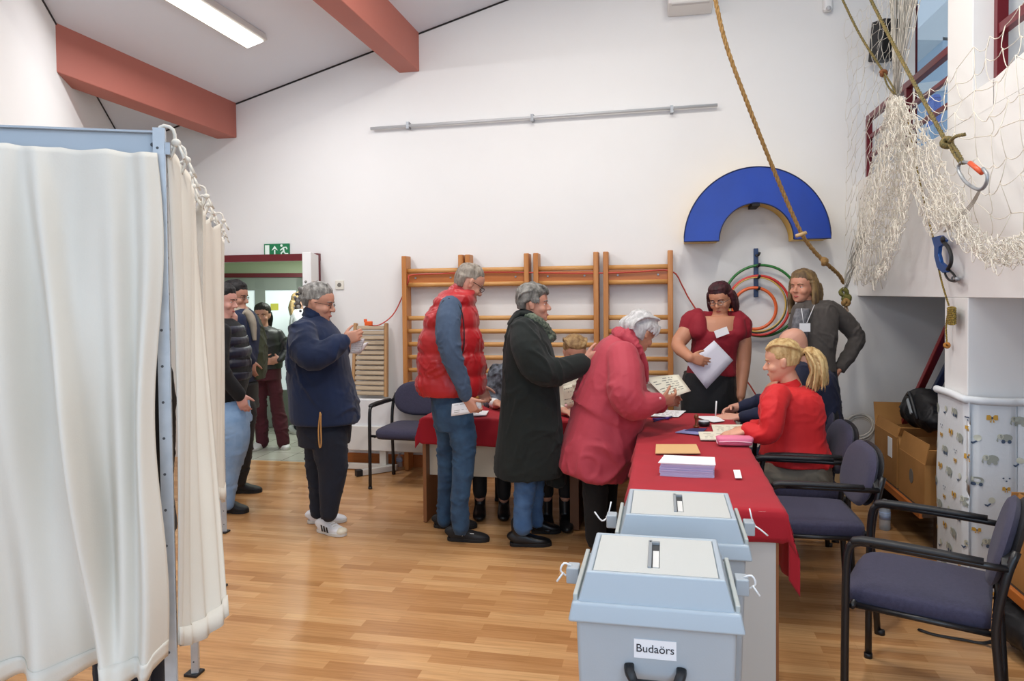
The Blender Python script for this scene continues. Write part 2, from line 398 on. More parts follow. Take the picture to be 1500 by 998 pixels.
c_ = PY(1368, 165, 8.2); g = empty('letter_box', c_*V(1, 1, 0)+V(0, 0, 1.25), 'bright blue box on a pale pillar outside the gallery window', 'box')
b = MB(); b.box(c_, (.07, .2, .26)); b.loft([c_+V(0, 0, .13), c_+V(0, 0, .17)], [(.045, .11), (.03, .08)], (1, 0, 0), n=6); build('box', b, mat('bin_blue', '#2f67d8', 0.5), g, bevel=.01)
build('pillar', MB().box((c_[0], c_[1], (c_[2]-.13+1.25)/2), (.06, .18, c_[2]-.13-1.25)), mat('garden_wall_blue', '#a9c6e2'), g)
b = MB(); b.box((8, 16.4, 1.2), (18, 19, 0.1)); struct('ground_outside', b, mat('outside_ground', '#b9bfc0', 0.9))

# ---- doorway and corridor behind
d = MB(); d.box(((DX0+DX1)/2, WY-.02, DZ+.02), (DX1-DX0+.06, 0.08, 0.065)); d.box((DX1+.01, WY-.02, DZ/2), (0.035, 0.06, DZ)); d.box((DX0-.01, WY-.02, DZ/2), (0.06, 0.08, DZ))
struct('door_1', d, M_maroon)
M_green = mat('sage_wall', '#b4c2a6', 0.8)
CZ = 2.12
b = MB(); b.box((-4.05, 8.85, CZ/2), (3.0, .1, CZ)); struct('wall_corridor', b, M_green)
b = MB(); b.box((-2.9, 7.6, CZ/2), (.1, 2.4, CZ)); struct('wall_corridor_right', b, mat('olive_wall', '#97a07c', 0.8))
b = MB(); b.box((-5.55, 7.9, CZ/2), (.1, 3.0, CZ)); struct('wall_corridor_left', b, M_green)
b = MB(); b.box((-4.1, 7.95, CZ+.05), (3.2, 2.98, .1)); struct('ceiling_corridor', b, M_green)
# glazed corridor door standing slightly open, maroon frame
ca, cb = V(-5.35, 7.55, 0), V(-4.22, 8.05, 0)
cd = unit(cb-ca); cn = V(-cd[1], cd[0], 0)
fr = MB()
fr.box(cb+V(0.04, 0.02, 0.93), (0.11, 0.1, 1.86), np.array([cd, cn, V(0, 0, 1)]).T); fr.bar(ca+V(0, 0, 1.84), cb+V(0, 0, 1.84), .08, .05)
struct('door_2', fr, M_maroon)
b = MB(); b.prism([ca+V(0, 0, 1.865), cb+V(0.1, 0.04, 1.865), cb+V(0.1, 0.04, CZ), ca+V(0, 0, CZ)], cn*0.06); struct('wall_transom', b, M_green)
M_grey = mat('grey_door_paint', '#8d958f', 0.5)
dr = MB(); LL = np.linalg.norm(cb-ca)
def dbox(u0, u1, z0, z1, mb, t=.04, off=0): mb.box(ca+cd*((u0+u1)/2)+cn*off+V(0, 0, (z0+z1)/2), (u1-u0, t, z1-z0), np.array([cd, cn, V(0, 0, 1)]).T)
for u_ in ((0.0, .06), (0.40, .50), (0.62, .74), (1.10, LL)): dbox(u_[0], u_[1], 0, 1.82, dr)
dbox(0, LL, 1.66, 1.82, dr); dbox(0, LL, 0, .45, dr)
o = struct('door_3', dr, M_grey, bevel=.004)
gl = MB(); dbox(.05, LL-.02, .45, 1.68, gl, .008); build('door_glass', gl, mat('glowing_glass', '#e6f1f0', 0.3, emit='#dfeef2', estr=0.55), o)  # glow put into the pane, standing in for light from behind it
nt = MB(); dbox(.80, .89, 1.42, 1.50, nt, .004, -.012); build('notice', nt, mat('yellow_paper', '#d9d65a', 0.8), o, label='small yellow notice stuck on the glass')
area('corridor_daylight', (-4.7, 8.5, 1.6), (-4.7, 7.0, 1.3), 0.9, 0.9, 30, (0.85, 0.95, 1.0))
area('corridor_light', (-3.7, 7.3, 2.08), (-3.7, 7.3, 0), 0.5, 0.5, 26, (0.95, 1.0, 0.92))
# white door leaf opened into the hall
o = empty('door_leaf', (-3.2, 6.2, 0), 'white open door leaf hinged beside the doorway, seen nearly edge on', 'door')
h0 = V(-3.175, 6.19, 0); h1 = PY(452, 500, 5.75); h1[2] = 0
dd = unit(h1-h0); Rd = np.array([dd, V(-dd[1], dd[0], 0), V(0, 0, 1)]).T; Ld = 0.5
h1 = h0+dd*Ld
build('panel', MB().box((h0+h1)/2+V(0, 0, .985), (Ld, .075, 1.96), Rd), mat('door_white', '#eeeeec', 0.4), o, bevel=.004)
nn = Rd[:, 1]; nn = nn if nn[0] > 0 else -nn
b = MB(); b.tube([h1-dd*.12+nn*.05+V(0, 0, 1.0), h1-dd*.12+nn*.09+V(0, 0, 1.0), h1-dd*.25+nn*.09+V(0, 0, 1.0)], .01); build('handle', b, M_steel, o, smooth=True)
for z in (1.78, .3): build('hinge', MB().cyl(h0+V(.025, -.03, z-.05), h0+V(.025, -.03, z+.05), .012), M_steel, o, smooth=True)

# ---- exit sign
g = empty('exit_sign', (-3.58, WY, 1.96), 'green emergency exit sign with running figure above the doorway', 'sign')
x0, x1, z0, z1 = -3.712, -3.452, 1.957, 2.085
M_gr = mat('sign_green', '#0b7a4b', 0.4); M_sw = mat('sign_white', '#e4f3ea', 0.4, emit='#e4f3ea', estr=0.12)
build('panel', MB().box(((x0+x1)/2, WY-.012, (z0+z1)/2), (x1-x0, .022, z1-z0)), M_gr, g, bevel=.003)
s_ = MB(); Y_ = WY-.025
pt = lambda u, v: V(x0+(x1-x0)*u, Y_, z0+(z1-z0)*v)
def sp(poly): s_.prism([pt(*q) for q in poly], (0, -.002, 0))
sp([(.05, .1), (.22, .1), (.22, .9), (.05, .9)])
sp([(.41, .15), (.46, .15), (.46, .55), (.41, .55)]); sp([(.31, .5), (.435, .85), (.56, .5), (.435, .62)])
def stroke(a, b_, w):
    a = pt(*a); b_ = pt(*b_); t = unit(b_-a); n_ = V(-t[2], 0, t[0])*w/2; s_.prism([a-n_, b_-n_, b_+n_, a+n_], (0, -.002, 0))
stroke((.77, .68), (.80, .42), .018); stroke((.80, .42), (.70, .33), .013); stroke((.70, .33), (.69, .08), .013); stroke((.80, .42), (.86, .24), .013); stroke((.86, .24), (.97, .24), .012)
stroke((.77, .68), (.66, .5), .010); stroke((.77, .7), (.9, .72), .010); stroke((.9, .72), (.93, .56), .010)
s_.loft([pt(.71, .85), pt(.71, .85)+V(0, -.002, 0)], [.012, .012], (1, 0, 0))
build('pictogram', s_, M_sw, g, label='white door, arrow and running figure')
# wall socket
g = empty('wall_socket', (-2.95, WY, 1.64), 'white wall socket beside the doorway', 'socket')
build('plate', MB().box((-2.95, WY-.006, 1.685), (.085, .012, .085)), mat('socket_plate', '#e6e2d6', .4), g, bevel=.004)
build('outlet', MB().cyl((-2.95, WY-.012, 1.685), (-2.95, WY-.015, 1.685), .02), mat('socket_hole', '#77736a', .6), g)
# picture rail
g = empty('picture_rail', (-1.07, WY, 3.1), 'long thin steel rail on brackets high on the white back wall', 'rail')
build('rail', MB().cyl((-2.60, WY-.045, 3.112), (.46, WY-.045, 3.132), .014), mat('rail_paint', '#c9cbcd', .4, .2), g, smooth=True)
for p in ((600, 186), (781, 177), (984, 160)):
    q = PY(*p, WY); build('bracket', MB().box((q[0], WY-.03, 3.12), (.025, .06, .06)), M_steel, g)
q = PY(1010, 8, WY)
g = empty('wall_unit', (q[0], WY, 3.85), 'white box unit mounted high on the back wall at the top edge', 'wall unit')
u_ = MB(); u_.prism([(.06, WY, 3.90), (.06, WY-.22, 3.93), (.06, WY-.22, 4.2), (.06, WY, 4.2)], (.36, 0, 0)); build('casing', u_, mat('unit_white', '#e9e6e2', .5), g, bevel=.012)
build('outlet', MB().box((.24, WY-.19, 3.93), (.30, .05, .012)), mat('unit_slot', '#cfccca', .6), g)
q = PY(1213, 8, WY-.05)
g = empty('wall_sensor', (q[0], WY, q[2]-.06), 'small white sensor high on the wall near the net', 'sensor')
build('housing', MB().box((q[0], WY-.035, q[2]+.03), (.07, .07, .15)), M_white, g, bevel=.02); build('lens', MB().ball((q[0], WY-.07, q[2]-.03), (.02, .015, .02)), mat('sensor_lens', '#c2c2c4', .3), g, smooth=True)

# ---- ceiling tube light in view
def fixture(x0, x1, y0, y1, label):
    xm = (x0+x1)/2; g = empty('ceiling_light', (xm, (y0+y1)/2, ceilz(xm)), label, 'ceiling light')
    sl = math.atan(0.277); R = rotm((0, 1, 0), -sl); n_ = R@V(0, 0, -1)
    c = V(xm, (y0+y1)/2, ceilz(xm))
    hs = MB(); hs.box(c+n_*.03, (x1-x0, y1-y0, .06), R); build('housing', hs, mat('lamp_housing', '#d8d6d0', .5), g, bevel=.01)
    dl = MB(); dl.box(c+n_*.066, (x1-x0-.05, y1-y0-.06, .014), R); build('diffuser', dl, mat('lamp_diffuser', '#ffffff', .5, emit='#fffdf6', estr=3.2), g, bevel=.004)
    l = bpy.data.lights.new('tube_light', 'AREA'); l.shape = 'RECTANGLE'; l.size = x1-x0-.05; l.size_y = y1-y0-.1; l.energy = 36; l.color = (.99, .98, 1.0)
    lo = bpy.data.objects.new('tube_light', l); COL.objects.link(lo); lo.location = tuple(c+n_*.09); lo.rotation_euler = (0, -sl, 0)
fixture(-3.29, -3.09, 3.9, 5.28, 'long white tube light glowing on the sloping ceiling between the beams')
#PART2
# ================================================================== GYM EQUIPMENT ON THE BACK WALL
# wall bars: four sections
UX = [(-2.262, -1.735), (-1.672, -1.145), (-1.062, -.545), (-.462, .072)]
rz_list = [1.80, 1.675]+[1.375-.117*k for k in range(11)]
labs = ['beech wall bars section at the left end of the row, behind the red vest', 'second section of the beech wall bars counted from the door side',
        'third section of the beech wall bars, behind the grey-haired person in the dark coat', 'right-hand end section of the beech wall bars, next to the hoops']
for k, (x0, x1) in enumerate(UX):
    g = empty('wall_bars', ((x0+x1)/2, WY-.1, 0), labs[k], 'wall bars', 'wall bars sections')
    for x in (x0, x1): build('upright', MB().box((x, WY-.085, 1.935/2), (.044, .13, 1.935)), M_wood, g, bevel=.006)
    for i, z in enumerate(rz_list):
        if z < .1: continue
        build('rung', MB().loft([(x0, WY-.11, z), (x1, WY-.11, z)], [(.017, .021)]*2, (0, 1, 0), 12), M_woodh, g, smooth=True)
    build('backing_board', MB().box(((x0+x1)/2, WY-.10, 1.735), (x1-x0-.04, .03, .085)), M_woodo, g, bevel=.003)
    for x in (x0+.1, x1-.1): build('bolt', MB().cyl((x, WY-.115, 1.735), (x, WY-.125, 1.735), .008, 10), M_steel, g)
# red cord over the wall bars
r_ = [PY(540, 477, 6.05), PY(556, 476, 6.08), PY(575, 462, 6.16), PY(588, 438, 6.2), PY(598, 412, 6.1)]
r_ += [V(x, WY-.135, 1.765+.012*math.sin(x*3)) for x in np.arange(-2.2, .05, .25)]
r_ += [PY(983, 397, 6.12), PY(1000, 420, 6.18), PY(1012, 442, 6.2), PY(1060, 512, 6.2), PY(1110, 583, 6.2), PY(1130, 640, 6.2)]
c = build('red_cord', MB().tube(r_, .006, 6, 4), mat('red_cord', '#c2483a', .6), smooth=True); tag(c, 'thin red cord strung along the top of the wall bars and down to both sides', 'cord')
q = PY(540, 474, 6.03)
g = empty('orange_hook', q-V(0, 0, .03), 'small orange hook at the left end of the red cord, on the slatted board', 'hook')
build('clip', MB().box(q, (.07, .03, .04)), mat('orange_plastic', '#f0662a', .45), g, bevel=.006); build('tab', MB().box(q+V(-.03, 0, .025), (.025, .025, .03)), mat('orange_plastic', '#f0662a'), g, bevel=.005)

# slatted wooden board leaning on the wall
M_slat = mat('pale_slat_wood', '#b9a58a', .5, c2='#a8957c', nscale=4, stretch=(1, 8, 8)); M_rail = mat('pale_rail_wood', '#b98f62', .5)
g = empty('slatted_board', (-2.6, 6.02, .62), 'tall wooden slatted board leaning against the wall behind the empty chair', 'slatted board')
T0, T1 = V(-2.77, 6.19, 1.30), V(-2.47, 6.19, 1.30); B0, B1 = V(-2.77, 6.11, .66), V(-2.45, 6.11, .66)
for a, b_ in ((T0, B0), (T1, B1)): build('side_rail', MB().bar(b_, a+V(0, 0, .03), .05, .03, upv=(1, 0, 0)), M_rail, g, bevel=.008)
nS = 14
for i in range(nS):
    t = (i+.3)/nS; a = T0+(B0-T0)*t; b_ = T1+(B1-T1)*t
    build('slat', MB().box((a+b_)/2+V(0, -.012, 0), (b_[0]-a[0]-.03, .018, .036), rotm((1, 0, 0), -.45)), M_slat, g, bevel=.006)
# white folded table panel with T-shaped foot
g = empty('folded_table', (-2.45, 5.95, 0), 'white folded table standing on its side under the slatted board, on a T-shaped foot', 'folded table')
build('tabletop', MB().box((-2.46, 6.06, .415), (.82, .06, .47)), mat('melamine_white', '#e7e8ea', .4), g, bevel=.012)
build('apron', MB().box((-2.46, 6.015, .30), (.80, .03, .22)), mat('apron_white', '#e0dfdb', .5), g, bevel=.006)
build('foot', MB().bar((-2.84, 6.06, .035), (-2.34, 6.06, .035), .045, .05), mat('foot_white', '#d9d5cc', .4), g, bevel=.004)
build('foot', MB().bar((-2.60, 5.84, .03), (-2.36, 6.08, .03), .05, .05), mat('foot_white', '#d9d5cc'), g, bevel=.004)
build('foot_cap', MB().bar((-2.625, 5.815, .03), (-2.585, 5.855, .03), .055, .055), M_blackp, g, bevel=.004)
build('column', MB().box((-2.46, 6.06, .12), (.06, .06, .16)), mat('foot_white', '#d9d5cc'), g)
# small water bottle on the floor by the wall
M_clear = mat('clear_plastic', '#dfe8ee', .1, alpha=.35, spec=.6)
def bottle(c, h, r, label):
    c = np.array(c, float); g = empty('water_bottle', c, label, 'bottle')
    p = [(0, .8), (.02, 1), (.3, 1), (.34, .93), (.4, 1), (.66, 1), (.82, .5), (.86, .36), (.93, .36)]
    build('bottle_body', MB().loft([c+V(0, 0, h*a) for a, _ in p], [r*b_ for _, b_ in p], (1, 0, 0), 16, k=2), M_clear, g, smooth=True)
    build('label', MB().loft([c+V(0, 0, h*.36), c+V(0, 0, h*.6)], [r*1.02]*2, (1, 0, 0), 16), mat('bottle_label', '#9fb4d8', .5), g, smooth=True)
    build('cap', MB().cyl(c+V(0, 0, h*.92), c+V(0, 0, h), r*.42), M_white, g, smooth=True)
q = PZ(586, 683, 0); bottle(q, .13, .035, 'small clear bottle on the floor behind the empty chair at the back')

# blue and yellow foam arch
g = empty('foam_arch', (.80, WY-.1, 2.0), 'blue half-ring foam arch with yellow edges mounted high on the back wall', 'foam arch')
cx_, zb, Ro, Ri = .735, 1.992, .556, .282
AD = .28
zb0 = zb
ang = [PI*i/48 for i in range(49)]
def arcp(r, a, y, f=1): return V(cx_+r*math.cos(a), y, zb0+r*math.sin(a)*1.04)
M_fb = mat('blue_vinyl', '#0b3ea8', .38, c2='#0a3899', nscale=3, bump=.04, bscale=14); M_fy = mat('yellow_vinyl', '#e2b21c', .4)
b = MB()
for i in range(48):
    a, a2 = ang[i], ang[i+1]
    b.add([arcp(Ri, a, WY-AD), arcp(Ro, a, WY-AD), arcp(Ro, a2, WY-AD), arcp(Ri, a2, WY-AD), arcp(Ri, a, WY-AD+.015), arcp(Ro, a, WY-AD+.015), arcp(Ro, a2, WY-AD+.015), arcp(Ri, a2, WY-AD+.015)], [(0, 1, 2, 3), (1, 5, 6, 2), (0, 3, 7, 4)])
b.add([arcp(Ri, 0, WY-AD), arcp(Ro, 0, WY-AD), arcp(Ro, 0, WY-AD+.015), arcp(Ri, 0, WY-AD+.015)], [(0, 3, 2, 1)])
b.add([arcp(Ri, PI, WY-AD), arcp(Ro, PI, WY-AD), arcp(Ro, PI, WY-AD+.015), arcp(Ri, PI, WY-AD+.015)], [(0, 1, 2, 3)])
build('front_panel', b, M_fb, g)
b = MB(); ri, ro = Ri+.006, Ro-.006
for i in range(48):
    a, a2 = ang[i], ang[i+1]
    b.add([arcp(ri, a, WY-AD+.014), arcp(ro, a, WY-AD+.014), arcp(ro, a2, WY-AD+.014), arcp(ri, a2, WY-AD+.014), arcp(ri, a, WY-.005), arcp(ro, a, WY-.005), arcp(ro, a2, WY-.005), arcp(ri, a2, WY-.005)], [(1, 5, 6, 2), (0, 3, 7, 4), (4, 7, 6, 5)])
for a in (0, PI): b.add([arcp(ri, a, WY-AD+.014), arcp(ro, a, WY-AD+.014), arcp(ro, a, WY-.005), arcp(ri, a, WY-.005)], [(0, 1, 2, 3)])
build('foam_body', b, M_fy, g)
pp = [arcp(Ri, a, WY-AD) for a in ang]+[arcp(Ro, a, WY-AD) for a in ang[::-1]]
build('piping', MB().tube(pp+[pp[0]], .005, 6), mat('dark_blue_piping', '#0a1f52', .5), g, smooth=True)
build('hook', MB().bar((cx_, WY-AD, zb+.285), (cx_, WY-.02, zb+.285), .06, .03), M_dark, g)
# hoop rack and hoops
M_rb = mat('rack_blue', '#1d3a68', .4)
g = empty('hoop_rack', (.765, WY, 1.56), 'dark blue upright rack with pegs on the wall, holding the hoops', 'rack')
build('rail', MB().box((.765, WY-.02, 1.74), (.035, .035, .40)), M_rb, g, bevel=.003)
for z in (1.885, 1.795, 1.70, 1.605): build('peg', MB().tube([(.765, WY-.03, z), (.775, WY-.1, z-.004), (.785, WY-.11, z+.02)], .010, 8, 3), M_blackp, g, smooth=True)
def hoop(name, cxx, ztop, R, col, label, r=.011, y=WY-.07):
    P = [V(cxx+R*math.sin(2*PI*i/64), y, ztop-R+R*math.cos(2*PI*i/64)) for i in range(64)]
    o = build(name, MB().tube(P, r, 8, closed=True), mat(name+col, col, .3), smooth=True); tag(o, label, 'hoop', 'hoops on the wall rack')
hoop('gym_hoop', .80, 1.800, .292, '#2f7a36', 'green hoop, the largest on the wall rack', y=WY-.06)
hoop('gym_hoop', .775, 1.712, .243, '#d23a34', 'red hoop, the second largest on the wall rack', y=WY-.085)
hoop('gym_hoop', .765, 1.706, .232, '#2e4a2c', 'thin dark green hoop inside the red hoop on the wall rack', r=.006, y=WY-.06)
hoop('gym_hoop', .765, 1.700, .222, '#d8b45a', 'thin yellow hoop inside the dark green hoop on the wall rack', r=.006, y=WY-.09)
hoop('gym_hoop', .745, 1.615, .170, '#e8672e', 'orange hoop, the smallest on the wall rack', r=.013, y=WY-.08)

# ================================================================== TABLES
TZ = .735
M_lam = mat('table_laminate', '#c9c8c4', .5); M_edge = mat('table_edge_wood', '#8d5a34', .5)
M_cloth = mat('red_cloth', '#a80e22', .85, c2='#a00c1f', nscale=6, bump=.08, bscale=300, sheen=.05)
g = empty('registration_table', (.15, 4.0, 0), 'long table with pale end panel between the ballot boxes and the back wall', 'table')
build('tabletop', MB().box((.16, 4.0, TZ-.015), (.58, 2.24, .028)), M_lam, g, bevel=.002)
build('end_panel', MB().box((.155, 2.90, .36), (.545, .025, .70)), M_lam, g, bevel=.001)
build('panel_edge', MB().box((.4325, 2.90, .36), (.010, .026, .70)), M_edge, g)
build('end_panel', MB().box((.155, 5.10, .36), (.545, .025, .70)), M_lam, g, bevel=.001)
build('centre_panel', MB().box((.155, 4.0, .36), (.545, .025, .70)), M_edge, g, bevel=.001)
# cloth: top sheet plus uneven hanging border
def cloth_sheet(x0, x1, y0, y1, drops, name, label, zt=TZ+.003, flare=.03, nx=40, ny=90, seed=1, wr=.004):
    """drops = (left, right, near, far) hang"""
    dl, dr_, dn, df = drops; Wd = x1-x0; Ld_ = y1-y0
    b = MB()
    def fn(u, v):
        U_ = -dl+(Wd+dl+dr_)*u; V_ = -dn+(Ld_+dn+df)*v
        ex = max(0, -U_, U_-Wd); ey = max(0, -V_, V_-Ld_)
        sx = -1 if U_ < 0 else 1; sy = -1 if V_ < 0 else 1
        x = x0+min(max(U_, 0), Wd); y = y0+min(max(V_, 0), Ld_)
        z = zt; e_ = math.hypot(ex, ey) if (ex and ey) else ex+ey
        if e_ > 0:
            d_ = 0
            wv = .012*math.sin(V_*17+seed)+.008*math.sin(V_*41) if ex and not ey else (.010*math.sin(U_*19+seed) if ey and not ex else 0)
            hang = e_
            if ex and ey:      # corner: cloth falls as a fold pointing outwards
                hang = max(ex, ey)*.9+min(ex, ey)*.45; out = min(ex, ey)*.32
                x += sx*(out+.01); y += sy*(out*.8+.01)
            else:
                k = min(1, e_/.1)
                if ex: x += sx*(.006+flare*k*.4+wv*k)
                if ey: y += sy*(.006+flare*k*.4+wv*k)
            z = zt-max(0, hang-.008)
        z += wr*noise.noise(Vector((x*5, y*3.2, seed)))*(1 if e_ == 0 else .3)
        if e_ == 0: z = max(z, zt)
        return (x, y, z)
    b.grid(fn, nx, ny)
    o = build(name, b, M_cloth, smooth=True, thick=.002, offs=1); tag(o, label, 'tablecloth'); return o
cloth_sheet(-.135, .455, 2.885, 5.125, (.10, .29, .13, .12), 'tablecloth', 'bright red cloth spread over the long table with papers and a pink case', nx=60, ny=110, wr=.007)
# second table, across the back
g = empty('voting_table', (-1.05, 4.98, 0), 'table with a pale front panel standing crosswise behind the queue, under dark red cloth', 'table')
build('tabletop', MB().box((-1.07, 4.97, TZ-.015), (1.10, .56, .028)), M_lam, g)
build('front_panel', MB().box((-1.07, 4.79, .52), (1.06, .02, .40)), mat('panel_cream', '#d8d0bc', .5), g, bevel=.001)
build('side_panel', MB().box((-1.615, 4.97, .36), (.025, .52, .71)), M_edge, g, bevel=.002)
build('side_panel', MB().box((-.575, 4.97, .36), (.06, .50, .71)), mat('side_wood', '#6e4527', .5), g, bevel=.002)
cloth_sheet(-1.62, -.52, 4.69, 5.25, (.10, .03, .19, .10), 'tablecloth', 'dark red cloth hanging over the crosswise table behind the queue', nx=60, ny=50, seed=4)
g = empty('voting_table', (-.35, 5.0, 0), 'short table joining the crosswise table to the long table, mostly hidden', 'table')
build('tabletop', MB().box((-.35, 5.0, TZ-.02), (.36, .52, .028)), M_lam, g); build('side_panel', MB().box((-.47, 5.0, .36), (.03, .50, .70)), mat('side_wood', '#6e4527'), g)
build('side_panel', MB().box((-.19, 5.0, .36), (.03, .50, .70)), mat('side_wood', '#6e4527'), g)

# things on the long table
zt = TZ+.014
def sheet(name, pts, z, label, mt=None, cat='paper', grp=None, th=.0015, ink=0, curl=0):
    P = [PZ(x, y, z) for x, y in pts]; g_ = None
    b = MB(); a, b1, c1, d1 = P
    b.grid(lambda u, v: (a*(1-u)+b1*u)*(1-v)+(d1*(1-u)+c1*u)*v+V(0, 0, curl*math.sin(u*PI)), 6, 4)
    if ink:
        g_ = empty(name, (a+c1)/2, label, cat, grp); build('sheet', b, mt or M_paper, g_, thick=th, offs=1)
        k = MB(); rr = random.Random(ink)
        for i in range(ink):
            v = .12+.76*i/ink; u = .08+rr.random()*.1
            while u < .85:
                w = .03+rr.random()*.14; q = lambda uu, vv: (a*(1-uu)+b1*uu)*(1-vv)+(d1*(1-uu)+c1*uu)*vv+V(0, 0, th+.0012+curl*math.sin(uu*PI))
                k.add([q(u, v), q(min(u+w, .93), v), q(min(u+w, .93), v+.022), q(u, v+.022)], [(0, 1, 2, 3)]); u += w+.04+rr.random()*.08
        build('print', k, M_ink, g_, thick=.0002)
        return g_
    o = build(name, b, mt or M_paper, thick=th, offs=1); return tag(o, label, cat, grp)
M_lil = mat('lilac_paper', '#c6c0e2', .8)
g = empty('ballot_paper_stack', (.11, 3.34, zt), 'thick stack of white folded ballot papers near the ballot boxes', 'paper stack')
A_, B_, C_, D_ = [PZ(x, y, TZ) for x, y in ((967, 699), (1046, 703), (1049, 693), (972, 688))]
hh = .062
for i in range(12):
    j = V(random.uniform(-.004, .004), random.uniform(-.003, .003), 0); z0 = zt-.01+hh*i/12
    b = MB(); q = [p*V(1, 1, 0)+V(0, 0, z0)+j for p in (A_, B_, C_, D_)]; C2 = [p*V(1, 1, 0)+V(0, .10, z0)+j for p in (C_, D_)]
    q = [q[0], q[1], q[1]+V(.012, .17, 0), q[0]+V(.015, .17, 0)]
    b.prism(q, (0, 0, hh/12*.8)); build('folded_sheets', b, M_lil if i < 11 else M_paper, g)
q = [q[0]+V(-.012, -.006, hh/12), q[1]+V(.004, -.003, hh/12), q[2], q[3]]
b = MB(); b.prism(q, (0, 0, .002)); build('top_sheet', b, mat('bright_paper', '#f4f4fa', .7), g)
sheet('manila_envelope', [(960, 665), (1026, 665), (1020, 652), (961, 652)], zt, 'buff envelope lying on the red cloth behind the ballot paper stack', mat('manila', '#d9b07a', .7), 'envelope', th=.004)
sheet('small_card', [(1077, 701), (1087, 701), (1084, 689), (1074, 689)], zt, 'tiny white card lying alone on the red cloth right of the ballot paper stack', cat='card')
# pink pencil case
c = PZ(1076, 655, TZ)*V(1, 1, 0)+V(0, 0, zt-.005)
g = empty('pencil_case', c, 'pink zipped pencil case beside the person in the red blazer', 'pencil case')
M_pink = mat('pink_fabric', '#e07a98', .6, bump=.1, bscale=120)
build('case', MB().loft([c+V(-.088, 0, .024), c+V(-.08, 0, .026), c+V(.08, .01, .026), c+V(.088, .01, .024)], [(.022, .014), (.042, .025), (.042, .025), (.022, .014)], (0, 1, 0), 20, 3.2, k=2), M_pink, g, smooth=True)
build('zip', MB().tube([c+V(-.085, -.043, .024), c+V(0, -.044, .03), c+V(.086, -.035, .024)], .003, 6, 3), mat('pink_zip', '#f3c9d6', .4), g, smooth=True)
build('zip', MB().tube([c+V(-.090, -.03, .012), c+V(-.094, 0, .02), c+V(-.088, .03, .03)], .003, 6, 3), mat('pink_zip', '#f3c9d6'), g, smooth=True)
# booklets, papers, stamp, ink pad, pens
sheet('voter_list', [(1026, 645), (1100, 646), (1092, 634), (1023, 634)], zt, 'cream printed list nearest the pink pencil case', M_creamp, 'list', th=.006, ink=4)
sheet('voter_list', [(1045, 634), (1104, 634), (1098, 623), (1042, 623)], zt, 'cream printed list behind the one by the pencil case', M_creamp, 'list', th=.004, ink=4)
sheet('form', [(1016, 610), (1045, 619), (1062, 617), (1050, 610)], zt, 'white form under the writing hand of the bald person', th=.001)
sheet('form', [(950, 610), (994, 611), (1005, 602), (965, 601)], zt, 'white printed form at the far end of the red table', th=.001, ink=5)
sheet('identity_card', [(989, 634), (1023, 637), (1032, 631), (1002, 630)], zt, 'pale blue card wallet on the cloth beside the wooden stamp', mat('card_blue', '#8f93c8', .5), 'card', th=.003)
sheet('identity_card', [(1003, 631), (1030, 633), (1036, 628), (1014, 628)], zt+.004, 'dark blue card partly under the wooden stamp', mat('card_navy', '#2c2d63', .5), 'card', th=.003)
c = PZ(1020, 630, TZ)*V(1, 1, 0)+V(0, 0, zt)
g = empty('rubber_stamp', c, 'brown wooden rubber stamp standing on the red cloth', 'stamp')
M_st = mat('stamp_wood', '#7a3f22', .4)
build('handle', MB().loft([c+V(0, 0, a) for a in (.012, .03, .05, .062, .075, .084)], [.010, .008, .009, .014, .013, .005], (1, 0, 0), 14, k=3), M_st, g, smooth=True)
build('foot', MB().cyl(c, c+V(0, 0, .014), .018), M_st, g, smooth=True)
c = PZ(1030, 626, TZ)*V(1, 1, 0)+V(.005, 0, zt)
g = empty('ink_pad', c, 'round black ink pad with a pale lid beside the stamp', 'ink pad')
build('base', MB().cyl(c, c+V(0, 0, .022), .036, 24), M_blackp, g, smooth=True); build('lid', MB().cyl(c+V(0, 0, .022), c+V(0, 0, .028), .033, 24), mat('pad_lid', '#cfd4d8', .3), g, smooth=True)
for (a, b_, lb) in (((956, 614), (980, 613), 'violet pen lying nearest the bent person in the red jacket'), ((958, 617), (984, 611), 'dark blue pen lying beside the violet pen')):
    g = empty('pen', PZ(*a, TZ)*V(1, 1, 0)+V(0, 0, zt), lb, 'pen'); p0, p1 = PZ(*a, TZ+.016), PZ(*b_, TZ+.016); mt = mat('pen_violet' if 'violet pen lying' in lb else 'pen_navy', '#4a2c86' if 'violet pen lying' in lb else '#262a66', .35)
    build('barrel', MB().cyl(p0, p0+(p1-p0)*.7, .006, 8), mt, g, smooth=True); build('cap', MB().cyl(p0+(p1-p0)*.7, p1, .0072, 8), mt, g, smooth=True)
sheet('ballot_paper', [(690, 610), (712, 609), (716, 603), (697, 603)], zt, 'folded white paper on the dark red cloth behind the person in the red vest', th=.006)

